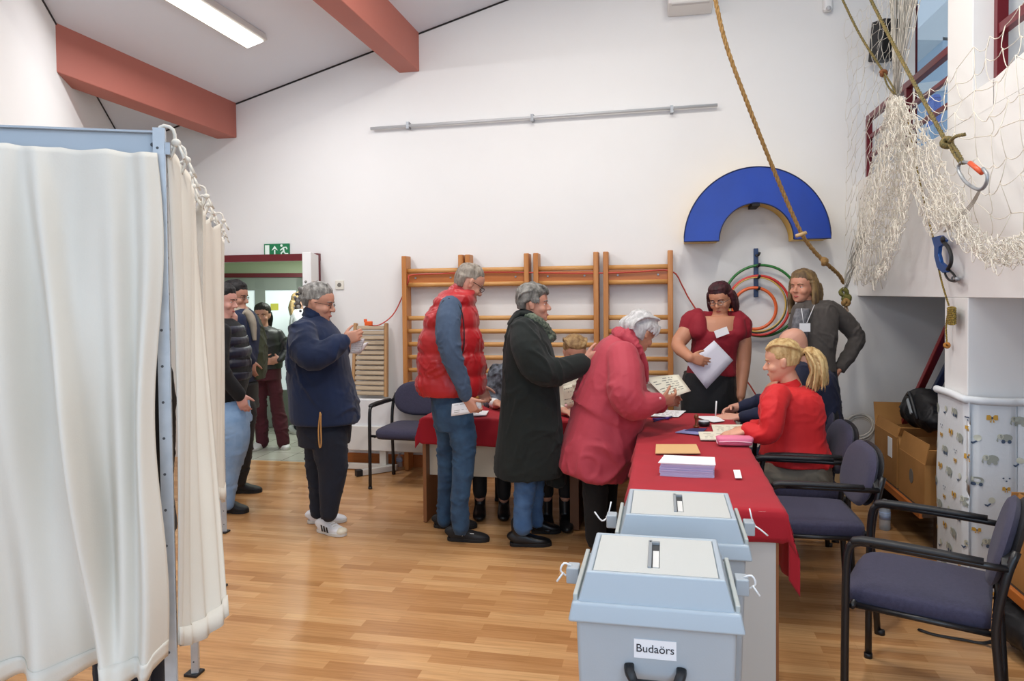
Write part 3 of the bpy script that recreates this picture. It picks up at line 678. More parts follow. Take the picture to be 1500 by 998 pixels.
# ================================================================== BALLOT BOXES
M_bb = mat('ballot_grey', '#adb5bb', .45, c2='#a9b1b7', nscale=5, bump=.03, bscale=200); M_bt = mat('ballot_top_grey', '#c2c4c0', .6, bump=.12, bscale=350); M_bl = mat('ballot_lid', '#abb7c0', .4)
def ballot_box(x, y, label, tie=1):
    g = empty('ballot_box', (x, y, 0), label, 'ballot box', 'grey ballot boxes')
    o_ = V(x, y, 0)
    body = MB(); a0_, b0_, a1_, b1_ = .175, .15, .198, .168
    body.hexa([o_+V(-a0_, -b0_, .02), o_+V(a0_, -b0_, .02), o_+V(a0_, b0_, .02), o_+V(-a0_, b0_, .02), o_+V(-a1_, -b1_, .775), o_+V(a1_, -b1_, .775), o_+V(a1_, b1_, .775), o_+V(-a1_, b1_, .775)])
    build('body', body, M_bb, g, bevel=.012, seg=3)
    for sx in (-1, 1):
        for sy in (-1, 1): build('foot', MB().cyl(o_+V(sx*.14, sy*.12, 0), o_+V(sx*.14, sy*.12, .025), .02), M_blackp, g)
    rim = MB(); A1, B1_ = .212, .184
    rim.hexa([o_+V(-A1-.004, -B1_-.004, .752), o_+V(A1+.004, -B1_-.004, .752), o_+V(A1+.004, B1_+.004, .752), o_+V(-A1-.004, B1_+.004, .752), o_+V(-A1+.006, -B1_+.006, .80), o_+V(A1-.006, -B1_+.006, .80), o_+V(A1-.006, B1_-.006, .80), o_+V(-A1+.006, B1_-.006, .80)])
    build('rim', rim, M_bl, g, bevel=.007, seg=3)
    tx, ty0, ty1 = .171, -.155, .150; zt_ = .872
    fr_ = MB()                     # raised lid, hollow on top: frustum + frame
    lo = [V(-.192, -.170, .797), V(.192, -.170, .797), V(.192, .170, .797), V(-.192, .170, .797)]
    hi = [V(-tx, ty0, zt_), V(tx, ty0, zt_), V(tx, ty1, zt_), V(-tx, ty1, zt_)]
    ii = [V(-tx+.014, ty0+.014, zt_), V(tx-.014, ty0+.014, zt_), V(tx-.014, ty1-.014, zt_), V(-tx+.014, ty1-.014, zt_)]
    ib = [q-V(0, 0, .008) for q in ii]
    fr_.add([o_+q for q in lo+hi+ii+ib], [(0, 1, 5, 4), (1, 2, 6, 5), (2, 3, 7, 6), (3, 0, 4, 7), (4, 5, 9, 8), (5, 6, 10, 9), (6, 7, 11, 10), (7, 4, 8, 11), (8, 9, 13, 12), (9, 10, 14, 13), (10, 11, 15, 14), (11, 8, 12, 15), (12, 13, 14, 15), (3, 2, 1, 0)])
    build('lid', fr_, M_bl, g, bevel=.005, seg=3)
    for sx in (-1, 1):             # channel rails at both ends of the lid
        build('lid_rail', MB().bar(o_+V(sx*.199, -.165, .806), o_+V(sx*.199, .165, .806), .012, .02), mat('ballot_rail', '#b5bab6', .5), g, bevel=.003)
    tp = MB(); zp = zt_-.004
    for xa, xb, ya, yb in ((-tx+.016, -.018, ty0+.016, ty1-.016), (.012, tx-.016, ty0+.016, ty1-.016), (-.018, .012, ty0+.016, -.10), (-.018, .012, .105, ty1-.016)):
        tp.box(o_+V((xa+xb)/2, (ya+yb)/2, zp), (xb-xa, yb-ya, .006))
    build('top_panel', tp, M_bt, g)
    sl = MB(); sl.box(o_+V(-.014, 0, zp+.001), (.010, .205, .012)); sl.box(o_+V(-.003, .09, zp+.001), (.03, .012, .012)); build('slot_frame', sl, mat('slot_grey', '#8c9296', .5), g, bevel=.002)
    build('slot', MB().box(o_+V(.001, .002, zp-.003), (.020, .19, .004)), mat('slot_dark', '#34373a', .7), g)
    build('slot_flap', MB().box(o_+V(.002, -.03, zp-.0005), (.016, .12, .004)), mat('flap_white', '#dcdcd8', .5), g)
    for sx in (-1, 1):
        l_ = MB(); l_.box(o_+V(sx*.228, .035, .79), (.035, .05, .045)); la = build('latch', l_, M_bb, g, bevel=.004)
        t_ = MB(); cc = o_+V(sx*.242, .03, .80)
        if tie == 1: t_.tube([cc+V(0, 0, -.02), cc+V(sx*.02, -.01, .0), cc+V(sx*.01, -.01, .022), cc+V(-sx*.01, 0, .012)], .0028, 6, 3); t_.tube([cc+V(sx*.012, -.01, -.004), cc+V(sx*.03, -.02, -.028)], .0028, 6)
        else: t_.tube([cc, cc+V(-sx*.012, 0, .055)], .0026, 6); t_.tube([cc, cc+V(sx*.02, -.01, -.01), cc+V(sx*.045, -.01, -.03 if sx > 0 else .02)], .0028, 6, 3); t_.ball(cc, .007)
        build('cable_tie', t_, mat('tie_white', '#f1f1f1', .4), g, smooth=True)
    # front label and handle
    yf = lambda z: -(.15+(.018)*(z-.02)/.755)
    lb = MB(); z0_, z1_ = .667, .715
    lb.prism([o_+V(-.052, yf(z0_)-.0025, z0_), o_+V(.052, yf(z0_)-.0025, z0_), o_+V(.052, yf(z1_)-.0025, z1_), o_+V(-.052, yf(z1_)-.0025, z1_)], (0, .002, 0)); lab = build('label', lb, M_paper, g, label='white paper label reading Budaörs')
    tx_ = text_mb('Budaörs', .0285); xform(tx_, np.array([(1, 0, 0), (0, 0, 1), (0, -1, 0)]).T, o_+V(.000, yf(.69)-.0035, .692)); build('lettering', tx_, mat('print_black', '#2a2a30', .7), lab)
    hd = MB(); zh = .628; yy = yf(zh)
    for sx in (-1, 1): hd.loft([o_+V(sx*.064, yy, zh+.010), o_+V(sx*.062, yy-.014, zh+.006), o_+V(sx*.05, yy-.036, zh-.008)], [(.013, .016), (.012, .013), (.010, .009)], (1, 0, 0), 12, 4)
    hd.loft([o_+V(-.056, yy-.036, zh-.008), o_+V(.056, yy-.036, zh-.008)], [(.009, .009)]*2, (0, 1, 0), 12, 3)
    hb = build('handle', hd, M_blackp, g, smooth=True)
    sc = MB()
    for sx in (-1, 1): sc.ball(o_+V(sx*.068, yy-.012, zh+.006), (.006, .004, .006))
    build('screw', sc, M_steel, hb, smooth=True)
    return g
ballot_box(-.020, 1.965, 'nearest grey ballot box, with a white paper label and black handle on its front', 1)
ballot_box(.055, 2.463, 'grey ballot box standing behind the nearest one, against the red table', 2)

# ================================================================== CHAIRS
M_seat = mat('purple_navy_fabric', '#39374f', .85, c2='#312f46', nscale=90, bump=.25, bscale=400, sheen=.1)
def make_chair(name, label, back='front'):
    """faces +x in its own frame; origin on the floor under the seat"""
    g = empty(name, (0, 0, 0), label, 'chair', 'armchairs around the tables')
    L_ = dict(local=True)
    sw = .245
    st = MB()
    prof = [(-.22, .20, .030), (-.20, .228, .040), (0, .24, .043), (.17, .236, .041), (.225, .215, .034), (.245, .17, .018)]
    st.loft([(x, 0, .455-.01*(x > .2)) for x, _, _ in prof], [(w, t) for _, w, t in prof], (0, 1, 0), 32, 4.5, k=3)
    build('seat', st, M_seat, g, smooth=True, **L_)
    build('seat_shell', MB().loft([(x*.97, 0, .425) for x, _, _ in prof], [(w*.97, t*.5) for _, w, t in prof], (0, 1, 0), 28, 5, k=2), M_blackp, g, smooth=True, **L_)
    # oval backrest, curved and leaning back
    def back_mb(off, sc, th):
        b = MB(); n1, n2 = 40, 8
        def P_(r, a, s_):
            y = .245*sc*r*math.copysign(abs(math.cos(a))**.72, math.cos(a)); h = r*math.sin(a)*sc
            zz = .685+.145*math.copysign(abs(h)**.85, h); x = -.232-(zz-.58)*.26-.10*(.06-(y*y))*0.8
            edge = max(0, 1-r**6)**.5
            return (x+off+s_*th*edge, y, zz)
        for s_ in (1, -1):
            o_ = len(b.v)
            for i in range(n2+1):
                for j in range(n1): b.v.append(P_((i/n2)**.7, 2*PI*j/n1, s_))
            for i in range(n2):
                for j in range(n1):
                    q = (o_+i*n1+j, o_+i*n1+(j+1) % n1, o_+(i+1)*n1+(j+1) % n1, o_+(i+1)*n1+j); b.f.append(q if s_ < 0 else q[::-1]); b.m.append(0)
        return b
    build('backrest', back_mb(.012, 1.0, .024), M_seat, g, smooth=True, **L_)
    build('back_shell', back_mb(-.018, .985, .018), M_blackp, g, smooth=True, **L_)
    for sy in (-1, 1):
        y = sy*.275
        build('front_leg', MB().tube([(.225, y, 0), (.222, y, .40), (.215, y, .62), (.185, y, .668), (.14, y, .672)], .014, 10, 3), M_black, g, smooth=True, **L_)
        build('rear_leg', MB().tube([(-.262, y*.98, 0), (-.245, y*.98, .30), (-.235, y*.98, .46), (-.262, y*.97, .63), (-.290, y*.9, .72)], .014, 10, 3), M_black, g, smooth=True, **L_)
        build('arm_bar', MB().tube([(.16, y, .671), (-.10, y, .667), (-.268, y*.97, .662)], .012, 10, 2), M_black, g, smooth=True, **L_)
        build('arm_pad', MB().loft([(.20, y, .668), (.17, y, .682), (0, y, .683), (-.20, y, .678)], [(.017, .010), (.021, .012), (.021, .012), (.017, .010)], (0, 1, 0), 14, 2.6, k=2), M_blackp, g, smooth=True, **L_)
        build('back_bracket', MB().bar((-.262, y*.95, .66), (-.262, y*.70, .70), .03, .04), M_blackp, g, bevel=.004, **L_)
        for x in (.225, -.275): build('foot_cap', MB().cyl((x, y, 0), (x, y, .02), .017, 12), M_blackp, g, smooth=True, **L_)
    build('cross_bar', MB().tube([(.20, -.27, .43), (.20, .27, .43)], .011, 8), M_black, g, smooth=True, **L_)
    build('cross_bar', MB().tube([(-.235, -.265, .43), (-.235, .265, .43)], .011, 8), M_black, g, smooth=True, **L_)
    build('side_bar', MB().tube([(.2, -.24, .425), (-.23, -.24, .425)], .011, 8), M_black, g, smooth=True, **L_)
    build('side_bar', MB().tube([(.2, .24, .425), (-.23, .24, .425)], .011, 8), M_black, g, smooth=True, **L_)
    return g
ch = make_chair('armchair', 'empty purple-grey armchair nearest the camera at the right, facing the ballot boxes')
ch.location = (.965, 2.955, 0); ch.rotation_euler = (0, 0, PI-.40)
dup(ch, (.70, 3.80, 0), PI+.02, 'empty purple-grey armchair pushed up to the long table behind the nearest chair')
dup(ch, (.745, 4.42, 0), PI+.03, 'armchair with the person in the red blazer sitting on it')
dup(ch, (.78, 5.05, 0), PI+.05, 'armchair with the bald person in navy sitting on it')
dup(ch, (-2.06, 5.68, 0), -PI/2-.02, 'empty purple-grey armchair with oval back standing by the slatted board')
dup(ch, (-.98, 5.55, 0), -PI/2+.05, 'armchair behind the crosswise table holding the person in the patterned jacket')
dup(ch, (-.30, 5.55, 0), -PI/2, 'armchair behind the crosswise table holding the person with the short fair hair')

# ================================================================== POLLING BOOTHS
M_cur = mat('cream_curtain', '#dcd6ca', .9, c2='#d6cfc2', nscale=2, bump=.06, bscale=250)
PA = [V(-1.201, 1.569, 0), V(-1.904, 2.622, 0), V(-2.338, 3.448, 0), V(-2.862, 4.271, 0)]
LA = V(-1.201, 1.569, 0)+unit(V(-.324, -.149, 0))*.95
sd = [unit(PA[1]-PA[0]), unit(PA[2]-PA[1]), unit(PA[3]-PA[2])]
fd = unit(LA-PA[0])
M_hole = mat('hole_dark', '#4a4d50', .8)
M_post = mat('booth_steel', '#bcc0c3', .45, .3, c2='#aeb3b7', nscale=20)
def angle_post(p, d1, d2, ztop, label, z0=0, w=.042):
    g = empty('booth_post', p, label, 'post', 'perforated booth posts')
    g2 = g
    for d_, w in ((d1, w*.62), (d2, w)):
        R = np.array([d_, V(-d_[1], d_[0], 0), V(0, 0, 1)]).T
        o_ = build('flange', MB().box(p+d_*w/2+V(0, 0, (z0+ztop)/2), (w, .004, ztop-z0), R), M_post, g2)
        hs = MB(); n_ = R[:, 1]
        for k in range(int((ztop-z0)/.09)):
            c_ = p+d_*w*.6+V(0, 0, z0+.06+k*.09); hs.cyl(c_-n_*.0026, c_+n_*.0026, .0035, 8)
        build('holes', hs, M_hole, o_)
    build('foot', MB().box(p+V(0, 0, .006)+(d1+d2)*w*.4, (.06, .06, .012)), M_blackp, g2, bevel=.003)
    return g2
tagn = ['nearest perforated steel post, at the front corner of the curtained booth', 'perforated steel booth post whose foot shows just right of the nearest booth',
        'third perforated steel booth post counted from the camera', 'farthest perforated steel booth post, next to the queue of visitors']
for i, p in enumerate(PA): angle_post(p, fd, (sd[min(i, 2)]), 2.0, tagn[i])
# top panels (painted sheet metal) on the front and along the side
M_pan = mat('grey_panel', '#aab0b6', .45, .1, c2='#a6acb2', nscale=3)
g = empty('booth_header', (PA[0]+LA)/2+V(0, 0, 1.83), 'grey sheet metal header above the big front curtain', 'booth panel')
nf = V(-fd[1], fd[0], 0); nf = nf if nf@fw > 0 else -nf
R_ = np.array([fd, V(-fd[1], fd[0], 0), V(0, 0, 1)]).T
build('panel', MB().box(PA[0]+fd*.49+nf*.02+V(0, 0, 1.905), (.96, .004, .175), R_), M_pan, g, bevel=.001)
build('edge_fold', MB().box(PA[0]+fd*.49+nf*.01+V(0, 0, 1.990), (.96, .02, .005), R_), M_pan, g)
for u_ in (.03, .5): build('screw', MB().ball(PA[0]+fd*u_+nf*.012+V(0, 0, 1.96), .005), M_hole, g, smooth=True)
# front curtain
def fold(u, amp, ph=0): return amp*(math.sin(u*2*PI*6+ph)+.55*math.sin(u*2*PI*13.7+1.3+ph)+.35*math.sin(u*2*PI*3.1+.6))
ctop, cbot = 1.936, .695
def fcur(u, v):
    p = PA[0]+fd*(.015+.95*(1-u)); z = ctop+.026*(1-u)+(cbot-ctop-.026*(1-u))*v
    gather = .35+.65*(1-math.exp(-v*5)); a = (.011+.013*v)
    w = 0
    for cu, wd, k_, sl in ((.05, .022, 1, .02), (.19, .03, 1.2, .10), (.33, .035, .9, .11), (.47, .03, 1.3, -.03), (.62, .045, .7, .12), (.72, .025, 1.1, .20), (.9, .03, .8, .02), (.97, .02, .8, 0)):
        x = (u-cu-sl*v*.8)/wd; w += k_*math.exp(-x*x)
    w += .35*math.sin(u*60+v*2)*math.exp(-v*9)+.25*math.sin(u*31+3*v)
    edge = .012*math.sin(v*9)*math.exp(-((1-u)/.05)**2)
    zb_ = .006*math.sin(u*40)*(v > .97)-(.03*(1-u))*(v)
    pin = math.exp(-v*30)*.004*abs(math.sin(u*PI*9))
    return p-nf*(.012+w*a*5.0*gather)-fd*edge*1.0+V(0, 0, z-pin+zb_-.012*v*(1 if u < .98 else 0))-V(0, 0, z*0)
b = MB(); b.grid(lambda u, v: fcur(u, v), 220, 90)
o = build('booth_curtain', b, M_cur, smooth=True, thick=.0025, offs=0); tag(o, 'large cream front curtain of the nearest booth, hanging in soft folds', 'curtain', 'booth curtains')
hem = MB(); hem.grid(lambda u, v: fcur(u, .962+.036*v)-nf*.0025, 160, 3); build('hem', hem, M_cur, o, smooth=True, thick=.002)
# side curtains, tied along the top with cords
def quad_curtain(TL, TR, BR, BL, label, nf_=4, seed=0, ties=()):
    TL, TR, BR, BL = [PT(*q) for q in (TL, TR, BR, BL)]; n_ = unit(np.cross(TR-TL, BL-TL)); n_ = n_ if n_@(CAM-TL) > 0 else -n_
    def fn(u, v):
        q = (TL*(1-u)+TR*u)*(1-v)+(BL*(1-u)+BR*u)*v
        w = .012*math.sin(u*PI*nf_*2+seed)*(1-.5*v)+.012*math.sin(u*5+v*3+seed)+.006*math.sin(u*23+seed)*(1-v)
        return q+n_*w-Zv0*(.035*abs(math.sin(u*PI*nf_))*(1-v)**6)-Zv0*.03*math.sin(PI*u)*v**4
    b = MB(); b.grid(fn, 60, 50); o = build('booth_curtain', b, M_cur, smooth=True, thick=.002, offs=0); tag(o, label, 'curtain', 'booth curtains')
    hm = MB(); hm.grid(lambda u, v: fn(u, .965+.035*v)+n_*.003, 40, 2); build('hem', hm, M_cur, o, smooth=True, thick=.002)
    for k in range(nf_+1):
        q = fn(min(max(k/nf_, .01), .99), .0); t_ = MB(); e = unit(TR-TL)
        t_.tube([q-Zv0*.03, q+n_*.012, q+Zv0*.045+n_*.01, q+Zv0*.05-n_*.02, q-n_*.02, q-Zv0*.03], .0045, 6, 3); t_.ball(q+n_*.016+Zv0*.012, (.012, .012, .011))
        t_.tube([q+n_*.02+Zv0*.01, q+n_*.04+e*.02-Zv0*.035], .0035, 6); t_.tube([q+n_*.02+Zv0*.01, q+n_*.035-e*.02-Zv0*.03], .0035, 6)
        build('tie_cord', t_, M_cur, o, smooth=True)
    return o
Zv0 = V(0, 0, 1)
quad_curtain((244, 212, 1.80), (290, 292, 2.90), (327, 903, 2.02), (259, 945, 1.82), 'wide cream side curtain of the nearest booth, lower corner swinging out over the parquet', 4, 0)
quad_curtain((286, 290, 2.85), (318, 326, 3.80), (320, 742, 3.10), (300, 748, 3.02), 'narrow cream curtain showing behind the wide side curtain', 3, 2)
quad_curtain((314, 324, 3.75), (325, 347, 4.70), (333, 724, 3.45), (319, 730, 3.25), 'farthest cream booth curtain, beside the waiting visitors', 3, 4)
for k in range(3):
    g = empty('booth_rail', (PA[k]+PA[k+1])/2+V(0, 0, 1.93), ('steel top rail of the nearest booth side', 'steel top rail of the second booth side', 'steel top rail of the farthest booth side')[k], 'rail')
    build('bar', MB().bar(PA[k]+V(0, 0, 1.95), PA[k+1]+V(0, 0, 1.95), .025, .03), M_steel, g); build('end_bolt', MB().ball(PA[k]+V(0, 0, 1.95)+sd[k]*.03, .008), M_hole, g)

# ================================================================== PEOPLE
Rv = r0.copy(); Av = unit(V(fw[0], fw[1], 0)); Zv = V(0, 0, 1)
M_eye = mat('eye_white', '#e8e4e0', .25); M_iris = mat('iris_dark', '#2b1d16', .2); M_lip = mat('lip_pink', '#b0625a', .5)
def skin(name, c): 
    mt = mat('skin_'+name, c, .5, c2=c, bump=.03, bscale=200); mt.node_tree.nodes['Principled BSDF'].inputs['Subsurface Weight'].default_value = .08
    mt.node_tree.nodes['Principled BSDF'].inputs['Subsurface Radius'].default_value = (.02, .008, .005); return mt
def hairm(name, c, c2): return mat('hair_'+name, c, .55, c2=c2, nscale=22, bump=.5, bscale=60, stretch=(1.6, 1.6, .5), spec=.35)
def cloth(name, c, c2=None, rough=.9, nscale=6, bump=.12, bscale=260, sheen=.04): return mat('cloth_'+name, c, rough, c2=c2, nscale=nscale, bump=bump, bscale=bscale, sheen=sheen)
RINGS = [(0, .066, .03, .022), (.010, .084, .005, .036), (.028, .089, -.028, .050), (.05, .087, -.055, .059), (.075, .087, -.075, .066), (.10, .086, -.088, .070), (.115, .083, -.094, .072),
         (.13, .089, -.097, .074), (.15, .090, -.099, .075), (.175, .082, -.096, .072), (.198, .064, -.082, .061), (.215, .042, -.060, .044), (.226, .012, -.026, .018)]
def headframe(c, f, s=1.0, roll=0):
    f = unit(f); l = unit(np.cross(Zv, f)); u = np.cross(f, l)
    if roll: l, u = l*math.cos(roll)+u*math.sin(roll), u*math.cos(roll)-l*math.sin(roll)
    R = np.array([f, l, u]).T; c = np.array(c, float)
    fn = lambda x, y, z: c+R@(V(x, y, z-.115)*s)
    fn.R = R; fn.s = s; fn.f = f; fn.l = l; fn.u = u; return fn
def add_head(mb, h, fat=1.0):
    s = h.s; P = [h((a+b_)/2, 0, z) for z, a, b_, w in RINGS]; Rr = [(w*s*(fat if z < .1 else 1), (a-b_)/2*s) for z, a, b_, w in RINGS]
    # straight loft along the head's own up axis
    vs = []; seg = 28
    for p, (a_, b_) in zip(P, Rr):
        for j in range(seg):
            t = 2*PI*j/seg; c_, s_ = math.cos(t), math.sin(t); n = 2.25
            vs.append(p+h.l*a_*math.copysign(abs(c_)**(2/n), c_)+h.f*b_*math.copysign(abs(s_)**(2/n), s_))
    fs = [tuple(range(seg)), tuple((len(P)-1)*seg+j for j in range(seg))[::-1]]
    for i in range(len(P)-1):
        for j in range(seg): fs.append((i*seg+j, (i+1)*seg+j, (i+1)*seg+(j+1) % seg, i*seg+(j+1) % seg))
    mb.add(vs, fs)
    b = lambda x, y, z, r: mb.ball(h(x, y, z), tuple(q*s for q in r), h.R)
    mb.loft([h(.080, 0, .122), h(.092, 0, .102), h(.106, 0, .084), h(.100, 0, .074)], [(.007*s, .007*s), (.009*s, .010*s), (.012*s, .012*s), (.011*s, .009*s)], h.l, 12, k=3)
    b(.108, 0, .081, (.010, .011, .009)); b(.098, .011, .077, (.010, .007, .007)); b(.098, -.011, .077, (.010, .007, .007))
    b(.083, 0, .048, (.011, .024, .012)); b(.084, 0, .037, (.010, .020, .007)); b(.074, 0, .014, (.019, .022, .016))
    b(.078, .022, .132, (.013, .022, .008)); b(.078, -.022, .132, (.013, .022, .008))
    for sy in (-1, 1):
        b(.055, sy*.040, .078, (.030, .026, .026))
        b(-.004, sy*.076, .100, (.017, .008, .030)); b(.003, sy*.077, .085, (.009, .007, .014)); b(-.012, sy*.083, .110, (.012, .006, .020))
def face_parts(root, h, hairmt, glasses=None, lip=None, brow=True):
    s = h.s
    for sy in (-1, 1):
        o = build('eye', MB().ball(h(.0665, sy*.031, .112), .0125*s), M_eye, root, smooth=True)
        build('iris', MB().ball(h(.0745, sy*.0305, .111), .006*s), M_iris, o, smooth=True)
        build('eyelid', MB().ball(h(.0665, sy*.031, .1165), (.0135*s, .0145*s, .010*s), h.R), MATS[root['skin']], root, smooth=True)
        if brow: build('eyebrow', MB().loft([h(.0895, sy*.014, .128), h(.087, sy*.03, .133), h(.070, sy*.050, .128)], [.0032*s, .0038*s, .002*s], None, 8, k=3), hairmt, root, smooth=True)
    build('lips', MB().loft([h(.080, -.022, .0425), h(.0925, -.008, .0445), h(.0945, 0, .043), h(.0925, .008, .0445), h(.080, .022, .0425)], [.002*s, .0055*s, .006*s, .0055*s, .002*s], None, 8, k=3), lip or M_lip, root, smooth=True)
    if glasses is not None:
        g = MB()
        for sy in (-1, 1):
            ring = [h(.099-.012*abs(math.cos(2*PI*i/20)*.5+.5*1), sy*.033+.021*math.cos(2*PI*i/20), .109+.015*math.sin(2*PI*i/20)) for i in range(20)]
            g.tube(ring, .0019*s, 6, closed=True)
            g.tube([h(.092, sy*.053, .112), h(.06, sy*.076, .114), h(-.004, sy*.083, .110), h(-.02, sy*.082, .098)], .0018*s, 6, 3)
        g.tube([h(.098, -.012, .112), h(.102, 0, .115), h(.098, .012, .112)], .0018*s, 6, 2)
        build('glasses', g, glasses, root, smooth=True)
def add_hair(mb, h, grow=.013, low=.045, front=.026, short=True, top=.006, fringe=0, nape=0):
    s = h.s; seg = 28; rows = []
    for z, a, b_, w in RINGS:
        if z < low: continue
        if z < .125 and short: fr = -.028
        elif z < .165: fr = a-front-.012*(1 if short else 0)+(fringe*3 if z > .14 else 0)
        elif z < .19: fr = a-.010+fringe*2.4
        else: fr = a+top
        if not short and z < .125: fr = .022
        rows.append((z, fr, b_-grow-nape*(z < .1), w+grow*.8))
    z, a, b_, w = RINGS[-1]; rows.append((z+grow*.6, a*.6, b_*.6, w*.6))
    vs = []
    for z, a, b_, w in rows:
        p = h((a+b_)/2, 0, z+(grow*.9 if z > .17 else 0))
        for j in range(seg):
            t = 2*PI*j/seg; c_, s_ = math.cos(t), math.sin(t); n = 2.3
            vs.append(p+h.l*w*s*math.copysign(abs(c_)**(2/n), c_)+h.f*(a-b_)/2*s*math.copysign(abs(s_)**(2/n), s_))
    N_ = len(rows); fs = [tuple(range(seg)), tuple((N_-1)*seg+j for j in range(seg))[::-1]]
    for i in range(N_-1):
        for j in range(seg): fs.append((i*seg+j, (i+1)*seg+j, (i+1)*seg+(j+1) % seg, i*seg+(j+1) % seg))
    mb.add(vs, fs); mb.ball(h(-.003, 0, .168), ((.078+top)*s, (.074+grow*.6)*s, (.068+grow*.6)*s), h.R)
def strands(mb, h, n, fn, r=.0035, seed=1):
    """locks laid over the hair: fn(u) gives a list of local points"""
    rr = random.Random(seed)
    for i in range(n):
        P = fn(i/n, rr); mb.loft([h(*p) for p in P], [r*h.s*(1-.65*k/(len(P)-1)) for k in range(len(P))], None, 5, k=3)
def add_hand(mb, w, d, palm, thumb, curl=(.3, .3, .35, .4), s=1.0, tcurl=.3, spread=.06):
    """w wrist, d finger direction, palm = direction the palm faces, thumb = side of the thumb"""
    w = np.array(w, float); d = unit(d); t = unit(np.array(thumb, float)-d*np.dot(thumb, d)); n = unit(np.cross(d, t)); n = n if np.dot(n, palm) > 0 else -n
    P = lambda x, y, z: w+(d*x+t*y+n*z)*s
    mb.loft([P(-.02, 0, 0), P(.01, 0, 0), P(.045, .002, .001), P(.085, .002, .002), P(.097, .002, .003)], [(.026*s, .019*s), (.029*s, .018*s), (.040*s, .015*s), (.040*s, .012*s), (.034*s, .009*s)], t, 18, 2.5, k=2)
    for i, (y, L_, r) in enumerate(((.030, .072, .0085), (.010, .080, .0088), (-.010, .075, .0085), (-.029, .060, .0075))):
        a = 0; p = P(.088-.004*abs(i-1), y, .002); pts = [p-d*.02*s, p]; dd_ = unit(d+t*spread*(1.5-i)); seglen = (.45, .30, .25)
        for sl_ in seglen:
            a += curl[i]; v = dd_*math.cos(a)+n*math.sin(a); p = p+v*L_*sl_*s; pts.append(p)
        mb.limb(pts, [r*s, r*s, r*s*.97, r*s*.9, r*s*.78], None, 10, 2)
    p = P(.018, .026, .004); v = unit(d*.75+t*.8+n*.25); pts = [P(.01, .012, .003), p]
    p = p+v*.036*s; pts.append(p); v2 = unit(v+d*.4+n*tcurl); p = p+v2*.030*s; pts.append(p); v3 = unit(v2+d*.3+n*tcurl); pts.append(p+v3*.024*s)
    mb.limb(pts, [.013*s, .013*s, .0105*s, .0098*s, .008*s], None, 10, 2)
class Person:
    def __init__(s, D, sk, label, base, tone):
        s.D = D; s.k = D/1050; s.base = np.array(base, float); s.sk = sk; s.label = label; s.body = MB(); s.skin = skin(tone, sk); s.skn = 'skin_'+tone
    def q(s, x, y, dd=0): return CAM+ray(x, y)*(s.D+dd)
    def rows(s, mb, rows, seg=28, n=2.3, k=3, lat=None, tilt=0):
        """rows: (x left, x right, y, half depth in m, depth shift)"""
        P = []; R_ = []
        for r in rows:
            dd = r[4] if len(r) > 4 else 0; P.append(s.q((r[0]+r[1])/2, r[2], dd)); R_.append(((r[1]-r[0])/2*s.k*(s.D+dd)/s.D, r[3]))
        if tilt: mb.loft(P, R_, Rv if lat is None else lat, seg, n, k); return mb
        A_ = np.hstack([np.array(P), np.array(R_)]); A_ = smoothpts(A_, k) if (k > 1 and len(P) > 2) else A_; vs = []
        for q_ in A_:
            for j in range(seg):
                a = -2*PI*j/seg; c_, s_ = math.cos(a), math.sin(a)
                vs.append(q_[:3]+Rv*q_[3]*math.copysign(abs(c_)**(2/n), c_)+Av*q_[4]*math.copysign(abs(s_)**(2/n), s_))
        N_ = len(A_); fs = [tuple(range(seg))[::-1], tuple((N_-1)*seg+j for j in range(seg))]
        for i in range(N_-1):
            for j in range(seg): fs.append((i*seg+j, i*seg+(j+1) % seg, (i+1)*seg+(j+1) % seg, (i+1)*seg+j))
        mb.add(vs, fs); return mb
    def limb(s, mb, pts, rad, k=3, seg=16):
        """pts (x,y,dd), rad in px"""
        mb.limb([s.q(*p) for p in pts], [(r[0]*s.k, r[1]*s.k) if hasattr(r, '__len__') else r*s.k for r in rad], None, seg, k); return mb
    def finish(s, voxel=.006):
        o = blob('person', s.body, s.skin, None, voxel, 2, origin=s.base); o['skin'] = s.skn; tag(o, s.label, 'person'); s.root = o; return o
    def wear(s, name, mb, mt, voxel=.009, smooth=3, wr=.006, wf=8, stretch=(1, 1, 1), label=None, matfn=None, seed=0, ridge=True):
        return blob(name, mb, mt, s.root, voxel, smooth, wr*(1 if name in ('hair', 'jeans', 'joggers') else 1.4), wf, stretch, label=label, matfn=matfn, seed=seed, ridge=ridge)
def shoe_mb(heel, toe, w=.047, h=.085, ht=.055, upv=Zv, hi=0):
    """heel and toe are floor points"""
    heel = np.array(heel, float); toe = np.array(toe, float); d = toe-heel; L_ = np.linalg.norm(d); x = d/L_; y = unit(np.cross(Zv, x))
    b = MB(); sec = [(0, .026, h*.75), (.05, .037, h), (.22, .042, h*1.02), (.42, .044, h*.86), (.62, w, ht), (.82, w*.93, ht*.82), (.95, w*.62, ht*.62), (1, w*.28, ht*.42)]
    b.loft([heel+x*L_*a+Zv*(hh/2+.004) for a, _, hh in sec], [(ww, hh/2) for _, ww, hh in sec], y, 20, 2.8, k=3)
    if hi: b.limb([heel+x*L_*.20+Zv*h*.6, heel+x*L_*.17+Zv*(h+hi)], [.04, .042], None, 16)
    return b
